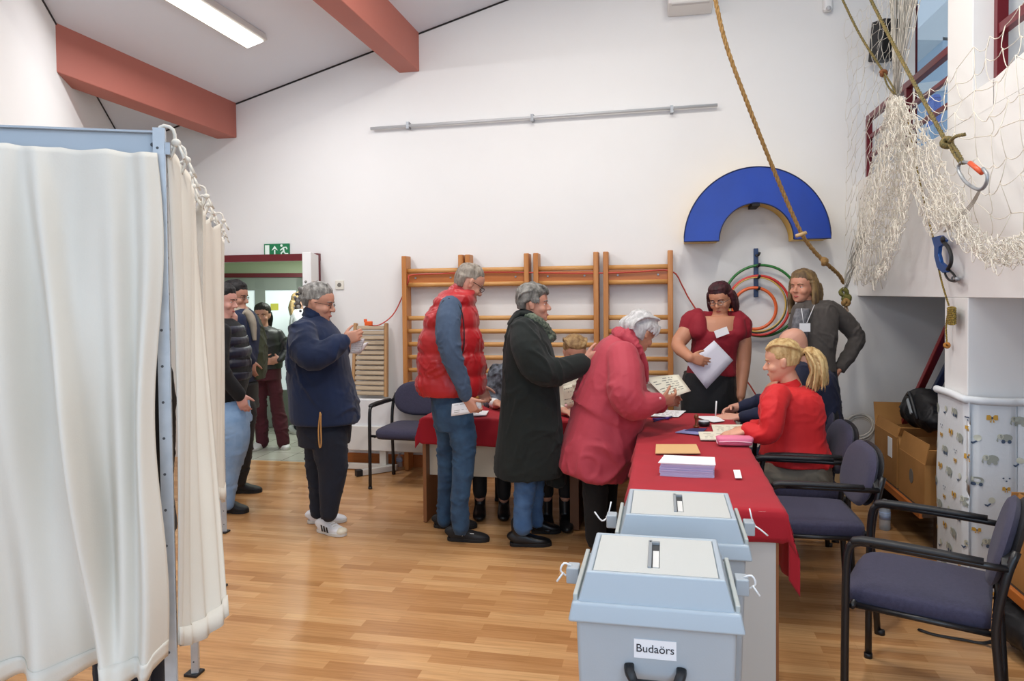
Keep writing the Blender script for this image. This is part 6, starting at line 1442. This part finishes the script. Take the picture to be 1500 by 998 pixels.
# cardboard boxes
M_cb = mat('cardboard', '#a9773f', .8, c2='#a07038', nscale=6, bump=.03); M_cbi = mat('cardboard_inside', '#8c5f30', .85)
def carton(x0_, x1_, y0_, y1_, z0_, h_, label, flaps, stick=None, logo=False, tilt=0):
    g = empty('cardboard_box', ((x0_+x1_)/2, (y0_+y1_)/2, z0_), label, 'box'); t = .006
    b = MB()
    for c_, s_ in (((x0_, (y0_+y1_)/2), (t, y1_-y0_)), ((x1_, (y0_+y1_)/2), (t, y1_-y0_)), (((x0_+x1_)/2, y0_), (x1_-x0_, t)), (((x0_+x1_)/2, y1_), (x1_-x0_, t))):
        b.box((c_[0], c_[1], z0_+h_/2), (s_[0], s_[1], h_))
    b.box(((x0_+x1_)/2, (y0_+y1_)/2, z0_+t/2), (x1_-x0_, y1_-y0_, t)); build('carton', b, M_cb, g)
    zt_ = z0_+h_
    for side, L_, a in flaps:
        v_ = {'x0': V(-1, 0, 0), 'x1': V(1, 0, 0), 'y0': V(0, -1, 0), 'y1': V(0, 1, 0)}[side]; d = v_*math.cos(a)+Zv*math.sin(a)
        e0, e1 = {'x0': (V(x0_, y0_, zt_), V(x0_, y1_, zt_)), 'x1': (V(x1_, y0_, zt_), V(x1_, y1_, zt_)), 'y0': (V(x0_, y0_, zt_), V(x1_, y0_, zt_)), 'y1': (V(x0_, y1_, zt_), V(x1_, y1_, zt_))}[side]
        n_ = unit(np.cross(e1-e0, d)); build('flap', MB().prism([e0, e1, e1+d*L_, e0+d*L_], n_*.005), M_cb, g)
    if stick: build('label', MB().box((x0_-.005, stick[0], z0_+stick[1]), (.002, .09, .13)), M_paper, g, label='white delivery label')
    if logo:
        lm = MB(); lm.loft([(x0_-.0045, logo[0], z0_+logo[1]), (x0_-.006, logo[0], z0_+logo[1])], [(.035, .045)]*2, (0, 1, 0), 20); build('printed_mark', lm, mat('print_slate', '#6b6259', .8), g, label='dark oval printed mark')
    return g
Zv = V(0, 0, 1)
carton(1.50, 1.88, 5.06, 5.56, .292, .33, 'cardboard box with a white label, the farther one on the bench in the dark bay', [('y1', .16, 1.3), ('y0', .10, .9), ('x1', .14, 1.0), ('x0', .07, 1.9)], (5.20, .24))
carton(1.50, 1.84, 4.56, 5.02, .292, .27, 'open cardboard box nearer the padded pier in the dark bay, flaps standing up', [('x0', .12, 1.75), ('y1', .13, 1.2), ('y0', .12, 1.0), ('x1', .13, .8)], None, (4.78, .15))
carton(1.50, 1.86, 3.05, 3.52, .292, .30, 'open cardboard box at the right edge of the picture behind the nearest armchair', [('x0', .10, 1.85), ('y1', .10, 1.7), ('x1', .14, .6)])
# bags
def bag(c, r, label, extra=None):
    b = MB(); c = np.array(c, float); b.ball(c, r); b.ball(c+V(r[0]*.3, r[1]*.5, r[2]*.2), tuple(.7*np.array(r))); b.ball(c+V(-r[0]*.2, -r[1]*.55, -r[2]*.15), tuple(.72*np.array(r)))
    o = blob('bag', b, mat('black_nylon', '#131316', .6), None, .012, 2, .012, 8); tag(o, label, 'bag'); return o
o = bag((1.68, 5.12, .80), (.12, .24, .14), 'black bag lying on top of the cardboard boxes in the dark bay')
build('reflective_patch', MB().box((1.545, 4.98, .84), (.01, .11, .022), rotm((1, 0, 0), .8)), mat('patch_grey', '#9aa0a4', .4), o); build('strap', MB().tube([(1.57, 5.1, .90), (1.54, 4.95, .92), (1.55, 4.85, .78)], .012, 6, 4), M_blackp, o, smooth=True)
o = bag((1.62, 3.42, .13), (.20, .24, .12), 'black bag on the floor under the near bench at the right edge')
st = build('bag_strap', MB().loft([PZ(1345, 922, .006), PZ(1370, 930, .005), PZ(1410, 937, .006), PZ(1440, 942, .008), PZ(1462, 936, .05), PZ(1474, 915, .07)], [(.012, .003)]*6, (0, 1, 0), 8, k=4), M_blackp, smooth=True); tag(st, 'thin black strap trailing over the floor from the bag at the right', 'strap')
# bars and blue mat leaning in the dark bay
for nm, a, b_, col_, lb, w in (('leaning_bar', (1.63, 6.08, .02), (1.79, 4.84, 1.52), '#7c1f24', 'dark red bar leaning against the pier inside the dark bay', .045), ('leaning_bar', (1.72, 6.12, .02), (1.87, 4.82, 1.46), '#2c3f63', 'dark blue bar leaning beside the red one inside the dark bay', .045), ('leaning_bar', (1.80, 6.12, .02), (1.92, 5.2, 1.0), '#9a9da2', 'thin grey rod leaning beside the two coloured bars in the dark bay', .022)):
    tag(build(nm, MB().bar(a, b_, w, w*.7), mat(nm+col_, col_, .4), bevel=.004), lb, 'bar')
g = empty('blue_mat', (1.98, 4.9, .29), 'bright blue gym mat standing upright behind the boxes in the dark bay', 'mat')
build('mat_core', MB().box((1.98, 4.9, .68), (.06, .62, .76)), mat('mat_blue', '#1667b8', .5), g, bevel=.015); build('edge_seam', MB().box((1.948, 4.9, .68), (.004, .60, .01)), mat('mat_seam', '#0f4f92', .5), g)
q = PZ(1313, 770); bottle(q+V(-.10, -.1, 0), .20, .035, 'clear plastic bottle standing on the floor in front of the bench in the dark bay')
g = empty('wooden_block', (1.42, 5.92, 0), 'pale wooden block against the back wall behind the seated people', 'block'); build('block', MB().box((1.40, 6.0, .20), (.20, .28, .40), rz(.3)), mat('pale_block', '#d3bd93', .6), g, bevel=.01); build('lid', MB().box((1.40, 6.0, .41), (.22, .30, .02), rz(.3)), mat('pale_lid', '#dcc9a2', .6), g, bevel=.004)
cb = MB()
for k in range(7):
    R_ = .095+.006*(k % 3); cc = V(1.50, 5.95, .50+.004*k); nrm_ = unit(V(-.5, -.8, .35+.06*k)); e1 = unit(np.cross(nrm_, Zv)); e2 = np.cross(nrm_, e1)
    cb.tube([cc+nrm_*.006*k+e1*R_*math.cos(2*PI*i/24)+e2*R_*math.sin(2*PI*i/24) for i in range(24)], .006, 6, closed=True)
tag(build('coiled_cable', cb, mat('cable_white', '#cfcac0', .6), smooth=True), 'coil of white cable in front of the dark bay, beside the cardboard box', 'cable')
# black loudspeaker on the gallery wall
g = empty('loudspeaker', (1.62, 6.1, 3.5), 'black loudspeaker hanging on the wall inside the gallery, behind the net', 'loudspeaker')
q = PY(1296, 60, 6.1); R_ = rz(.35)@rotm((1, 0, 0), .15); build('cabinet', MB().box(q, (.15, .16, .30), R_), M_blackp, g, bevel=.01); build('grille', MB().box(q+R_@V(0, -.083, 0), (.13, .006, .28), R_), mat('grille_black', '#0c0c0d', .8), g); build('bracket', MB().bar(q+V(0, .08, .02), q+V(.0, .16, .02), .03, .03), M_black, g)

# ================================================================== ROPES AND NET
M_rope = mat('sisal_rope', '#a98550', .85, c2='#8f6c3c', nscale=60, bump=.3, bscale=200); M_rg = mat('green_brown_rope', '#8a7440', .8, c2='#4a4a2c', nscale=120, bump=.3, bscale=220)
def rope_mb(pts, r, turns=18, k=5, mb=None, strands_=3):
    P = smoothpts(pts, k); 
    # resample
    d = np.r_[0, np.cumsum(np.linalg.norm(np.diff(P, axis=0), axis=1))]; n = max(12, int(d[-1]/(r*1.6))); u = np.linspace(0, d[-1], n); Q = np.array([np.interp(u, d, P[:, i]) for i in range(3)]).T
    mb = mb or MB(); T_ = np.gradient(Q, axis=0); h = V(0, 0, 1) if abs(unit(T_[0])[2]) < .9 else V(1, 0, 0); e = unit(np.cross(h, T_[0])); fr_ = []
    for t in T_:
        t = unit(t); e = unit(e-t*np.dot(e, t)); fr_.append((e, np.cross(t, e)))
    for s_ in range(strands_):
        pts_ = [Q[i]+(fr_[i][0]*math.cos(u[i]/(r*5)*2*PI/1.6+2*PI*s_/strands_)+fr_[i][1]*math.sin(u[i]/(r*5)*2*PI/1.6+2*PI*s_/strands_))*r*.52 for i in range(n)]
        mb.tube(pts_, r*.56, 6)
    return mb
def knot_mb(c, r, mb=None, ax=(0, 0, 1)):
    mb = mb or MB(); c = np.array(c, float); rr = random.Random(int(c[0]*1000))
    for k in range(3):
        n_ = unit(V(rr.uniform(-1, 1), rr.uniform(-1, 1), rr.uniform(-.6, .6))); e1 = unit(np.cross(n_, V(.3, .5, .8))); e2 = np.cross(n_, e1)
        mb.tube([c+(e1*math.cos(2*PI*i/14)+e2*math.sin(2*PI*i/14))*r*1.25+n_*r*.5*math.sin(4*PI*i/14) for i in range(14)], r*.8, 7, closed=True)
    return mb
top = PT(1040, -40, 4.7)
sis = [top, PT(1062, 60, 4.75), PT(1100, 165, 4.85), PT(1140, 265, 4.98), PT(1172, 338, 5.05), PT(1190, 365, 5.1), PT(1208, 384, 5.15), PT(1228, 402, 5.25), PT(1236, 415, 5.3)]
g = empty('climbing_rope', sis[-1], 'thick tan climbing rope slanting down in front of the blue arch to the net end', 'rope')
build('rope', rope_mb(sis, .015), M_rope, g, smooth=True); build('knot', knot_mb(PT(1207, 383, 5.13), .017), M_rope, g, smooth=True)
build('toggle', MB().cyl(PT(1166, 346, 5.0), PT(1181, 341, 5.0), .013), mat('toggle_wood', '#c9a878', .6), g, smooth=True)
g = empty('rope_end', PT(1239, 455, 5.3), 'frayed knotted rope end with green and brown knots below the net tail', 'rope')
k_ = MB(); knot_mb(PT(1236, 428, 5.28), .018, k_); knot_mb(PT(1240, 437, 5.28), .018, k_); build('knot', k_, mat('knot_olive', '#6d6a32', .85), g, smooth=True); k_ = MB(); knot_mb(PT(1239, 443, 5.27), .017, k_); build('knot', k_, M_rope, g, smooth=True)
fz = MB(); rr = random.Random(2)
for i in range(22): fz.tube([PT(1239, 445, 5.28), PT(1239+rr.uniform(-4, 4), 455, 5.28+rr.uniform(-.02, .02)), PT(1239+rr.uniform(-6, 6), 463+rr.uniform(-3, 5), 5.28+rr.uniform(-.03, .03))], .0015, 4, 2)
build('frayed_strands', fz, mat('rope_fray', '#b08a5e', .9), g)
NX = 1.42
G_ = PX(1311, 140, NX)
ra = [PX(1226, -18, NX-.25), PX(1258, 48, NX-.15), PX(1292, 102, NX-.05)]
g = empty('guy_rope', ra[-1], 'thin green-brown rope with a brown knot, tied to the gathered top of the net', 'rope')
build('rope', rope_mb(ra, .008), M_rg, g, smooth=True); build('knot', knot_mb(PX(1294, 107, NX-.04), .013), mat('knot_brown', '#7a4a28', .8), g, smooth=True)
build('loop', rope_mb([PX(1294, 108, NX-.04), PX(1300, 125, NX-.03), PX(1310, 138, NX-.02)], .006, mb=rope_mb([PX(1296, 108, NX-.04), PX(1306, 124, NX-.03), PX(1313, 138, NX-.02)], .006)), M_rg, g, smooth=True)
rb = [PX(1266, -20, NX-.12), PX(1300, 48, NX-.12), PX(1330, 105, NX-.13), PX(1360, 160, NX-.14), PX(1384, 204, NX-.14)]
g = empty('guy_rope', rb[-1], 'thicker green-brown rope slanting down to the silver carabiner with an orange gate', 'rope')
build('rope', rope_mb(rb, .0105), M_rg, g, smooth=True); build('knot', knot_mb(PX(1387, 209, NX-.14), .015), M_rg, g, smooth=True)
build('rope_tail', rope_mb([PX(1390, 208, NX-.14), PX(1400, 200, NX-.15), PX(1413, 197, NX-.16)], .008), M_rg, g, smooth=True)
build('loop', rope_mb([PX(1391, 212, NX-.14), PX(1398, 226, NX-.14), PX(1408, 240, NX-.14)], .008, mb=rope_mb([PX(1395, 211, NX-.14), PX(1405, 226, NX-.14), PX(1412, 240, NX-.14)], .008)), M_rg, g, smooth=True)
CXr = NX-.14
def ringpx(pts, X_, r, mb, k=4): return mb.tube([PX(x, y, X_) for x, y in pts], r, 8, k)
g = empty('carabiner', PX(1424, 258, CXr), 'silver carabiner with an orange gate hanging from the green-brown rope', 'carabiner')
c_ = MB(); ringpx([(1404, 243), (1405, 252), (1414, 266), (1428, 276), (1438, 277), (1445, 268), (1446, 256), (1440, 247)], CXr, .0075, c_); ringpx([(1404, 244), (1408, 238), (1416, 238), (1421, 240)], CXr, .007, c_); build('frame', c_, M_steel, g, smooth=True)
build('gate', MB().cyl(PX(1421, 239, CXr), PX(1438, 253, CXr), .0105, 12), mat('gate_orange', '#d8552a', .4), g, smooth=True)
# thin cord with the blue ascender fixed to the pier
PXX = 1.52
rc = [PX(1330, 172, NX-.03), PX(1337, 215, NX), PX(1347, 265, NX+.03), PX(1357, 310, NX+.06), PX(1367, 348, PXX-.03)]
g = empty('tension_cord', rc[-1], 'thin yellow-black cord running through the blue rope clamp on the white pier', 'cord')
build('cord', rope_mb(rc, .0052), mat('yellow_black_cord', '#b89a3c', .7, c2='#26241a', nscale=140), g, smooth=True)
M_yb = MATS['yellow_black_cord']
build('cord', rope_mb([PX(1372, 380, PXX-.02), PX(1380, 415, PXX-.01), PX(1390, 448, PXX)], .0052), M_yb, g, smooth=True); build('cord', rope_mb([PX(1390, 452, PXX), PX(1386, 478, PXX), PX(1387, 505, PXX)], .0052), M_yb, g, smooth=True)
w_ = MB()
for k in range(9): w_.tube([PX(1394+5.5*math.cos(a), 453+k*2.7-1+1.5*math.sin(a), PXX-.012-.008*math.sin(a)) for a in np.linspace(0, 2*PI, 10, endpoint=False)], .006, 6, closed=True)
build('wrapping', w_, M_yb, g, smooth=True, label='cord wound round itself in a short yellow-black bundle'); build('end_knot', knot_mb(PX(1387, 506, PXX), .009), mat('knot_orange', '#b07430', .8), g, smooth=True)
g = empty('rope_clamp', PX(1380, 375, PXX-.02), 'blue rope clamp with black handle hooked to an eye bolt on the white pier', 'rope clamp')
b = MB(); b.prism([PX(x, y, PXX-.03) for x, y in ((1364, 348), (1377, 345), (1384, 352), (1381, 358), (1375, 362), (1374, 372), (1377, 384), (1386, 392), (1387, 399), (1380, 400), (1372, 392), (1368, 376), (1368, 362))], (.02, 0, 0)); build('body', b, mat('clamp_blue', '#1d4f96', .35, .4), g, bevel=.003)
b = MB(); ringpx([(1381, 354), (1388, 361), (1393, 373), (1393, 386), (1388, 395)], PXX-.03, .010, b); build('handle', b, M_blackp, g, smooth=True)
b = MB(); b.ball(PX(1381, 351, PXX-.035), (.012, .018, .018)); build('cam', b, M_blackp, g, smooth=True)
b = MB(); ringpx([(1383, 395), (1386, 405), (1392, 411), (1400, 410), (1397, 402), (1389, 394)], PXX-.02, .006, b); build('shackle', b, M_black, g, smooth=True)
b = MB(); b.cyl(PX(1402, 409, 1.50), PX(1402, 409, 1.555), .012); b.tube([PX(1398+4*math.cos(a), 409+4*math.sin(a), 1.505) for a in np.linspace(0, 2*PI, 12, endpoint=False)], .005, 6, closed=True); build('eye_bolt', b, M_steel, g, smooth=True)

# net: cream cord mesh gathered at one point, a tail falling left and a slack drape to the right
M_net = mat('net_cord', '#e2dccf', .85); M_netg = mat('net_cord_grey', '#b3afa5', .85)
net = empty('safety_net', G_, 'cream cord net hanging before the gallery, gathered by ropes and drooping in folds', 'net')
def dx(px, py, X_): return PX(px, py, X_)
rr = random.Random(11)
def mesh_net(fn, nu, nv, r, jit=0, mb=None, sub=3, sag=.35):
    """diamond/square mesh: fn(u,v)->point, strands along u and v with a little slack"""
    mb = mb or MB(); P = [[np.array(fn(i/nu, j/nv))+np.array([rr.gauss(0, jit) for _ in range(3)]) for i in range(nu+1)] for j in range(nv+1)]
    def link(a, b_):
        m_ = (a+b_)/2-Zv*np.linalg.norm(a-b_)*sag*rr.uniform(.2, 1)+np.array([rr.gauss(0, jit*.7) for _ in range(3)])
        mb.tube([a, (a*.5+m_*.5)+(m_-(a+b_)/2)*.3, m_, (b_*.5+m_*.5)+(m_-(a+b_)/2)*.3, b_], r, 4)
    for j in range(nv+1):
        for i in range(nu+1):
            if i < nu: link(P[j][i], P[j][i+1])
            if j < nv: link(P[j][i], P[j+1][i])
    return mb
def bil(q00, q10, q11, q01, bow=0):
    def fn(u, v):
        x = (q00[0]*(1-u)+q10[0]*u)*(1-v)+(q01[0]*(1-u)+q11[0]*u)*v; y = (q00[1]*(1-u)+q10[1]*u)*(1-v)+(q01[1]*(1-u)+q11[1]*u)*v
        return dx(x, y, NX-bow*math.sin(PI*u)*math.sin(PI*v))
    return fn
# flat part beside the back wall
mb = mesh_net(bil((1241, 30), (1306, -20), (1316, 150), (1238, 392), .03), 9, 15, .0014, .008, sag=.10)
mb = mesh_net(bil((1306, -25), (1352, -25), (1318, 138), (1308, 140)), 14, 5, .0020, .004, mb, sag=.05)
build('stretched_mesh', mb, M_net, net, smooth=True)
# dense gathered strands above the tie point
mb = MB()
for i in range(46):
    x0_ = 1300+50*i/45+rr.uniform(-2, 2); xm_ = x0_*.45+1312*.55
    mb.tube([dx(x0_, -25, NX+rr.uniform(-.05, .05)), dx(xm_+rr.uniform(-2, 2), 60, NX+rr.uniform(-.03, .03)), dx(1311+rr.uniform(-4, 5), 138, NX+rr.uniform(-.02, .02))], .0026, 4, 3)
build('gathered_strands', mb, M_netg, net, smooth=True)
mb = MB()
for i in range(8): n_ = i*.8; mb.tube([G_+V(.02*math.sin(a+n_), .03*math.cos(a), .02*math.sin(a*2+n_)+.006*(i-4)) for a in np.linspace(0, 2*PI, 12, endpoint=False)], .0035, 5, closed=True)
build('tie', mb, M_net, net, smooth=True)
# tail: width profile in the fall
def tailfn(px_c, w_c, lay):
    def fn(u, v):
        y = 145+(400-145)*v; c = np.interp(y, [145, 200, 260, 320, 370, 400], px_c); w = np.interp(y, [145, 200, 260, 320, 370, 400], w_c)
        return dx(c+(u-.5)*w, y+(12*math.sin(PI*u) if v > .9 else 0), NX-.02+lay+.05*math.sin(u*9+v*3))
    return fn
mb = MB()
for lay in (-.08, -.03, .02, .06): mb = mesh_net(tailfn([1312, 1312, 1305, 1292, 1280, 1272], [16, 52, 62, 66, 58, 44], lay), 12, 22, .0017, .010, mb, sag=.45)
build('falling_tail', mb, M_net, net, smooth=True)
mb = MB()
for i in range(16):     # thin twisted end going to the rope knots
    a = rr.uniform(0, 6); mb.tube([dx(1262+rr.uniform(-12, 12), 345+rr.uniform(-12, 14), NX-.05), dx(1252+rr.uniform(-8, 8), 375+rr.uniform(-5, 5), NX-.04+rr.uniform(-.03, .03)), PT(1243+rr.uniform(-6, 6), 402, 5.3+rr.uniform(-.04, .04)), PT(1238+rr.uniform(-4, 4), 428+rr.uniform(-6, 6), 5.28+rr.uniform(-.03, .03))], .0026, 4, 3)
build('twisted_end', mb, M_netg, net, smooth=True)
# right-hand bunch from the tie down to the drape
def rfn(lay):
    def fn(u, v):
        cx_ = np.interp(v, [0, .3, .6, 1], [1316, 1338, 1362, 1392]); cy_ = np.interp(v, [0, .3, .6, 1], [146, 205, 268, 325]); w = np.interp(v, [0, .3, .7, 1], [10, 44, 50, 56])
        return dx(cx_+(u-.5)*w, cy_-(u-.5)*w*.55, NX-.05+lay)
    return fn
mb = MB()
for lay in (-.06, 0, .05): mb = mesh_net(rfn(lay), 8, 15, .0017, .011, mb, sag=.45)
build('falling_bunch', mb, M_net, net, smooth=True)
def bfn(lay):
    def fn(u, v):
        cx_ = 1370+(1530-1370)*u; cy_ = np.interp(cx_, [1370, 1400, 1430, 1455, 1480, 1530], [290, 325, 352, 368, 366, 352]); w = np.interp(u, [0, .5, 1], [46, 34, 36])
        return dx(cx_, cy_+(v-.5)*w, NX-.06+lay)
    return fn
mb = MB()
for lay in (-.05, .0, .05): mb = mesh_net(bfn(lay), 18, 6, .0017, .010, mb, sag=.5)
build('drooping_edge', mb, M_net, net, smooth=True)
# open mesh stretched up to the right, big cells
def ofn(u, v):
    yt = np.interp(u, [0, .25, 1], [146, 120, -60]); yb_ = np.interp(u, [0, .3, .55, 1], [160, 285, 350, 345]); x = 1318+(1560-1318)*u
    return dx(x, yt*(1-v)+yb_*v, NX-.10*math.sin(PI*v))
mb = mesh_net(ofn, 11, 8, .0019, .012, sag=.22); build('open_mesh', mb, M_net, net, smooth=True)
b = MB()
for i in range(4): b.tube([dx(1434+i, 278, CXr), dx(1420+i*2, 300, NX-.1), dx(1396+i*3, 325, NX-.06), dx(1382+i, 340, NX-.05)], .0022, 4, 3)
build('pulled_cords', b, M_netg, net, smooth=True)
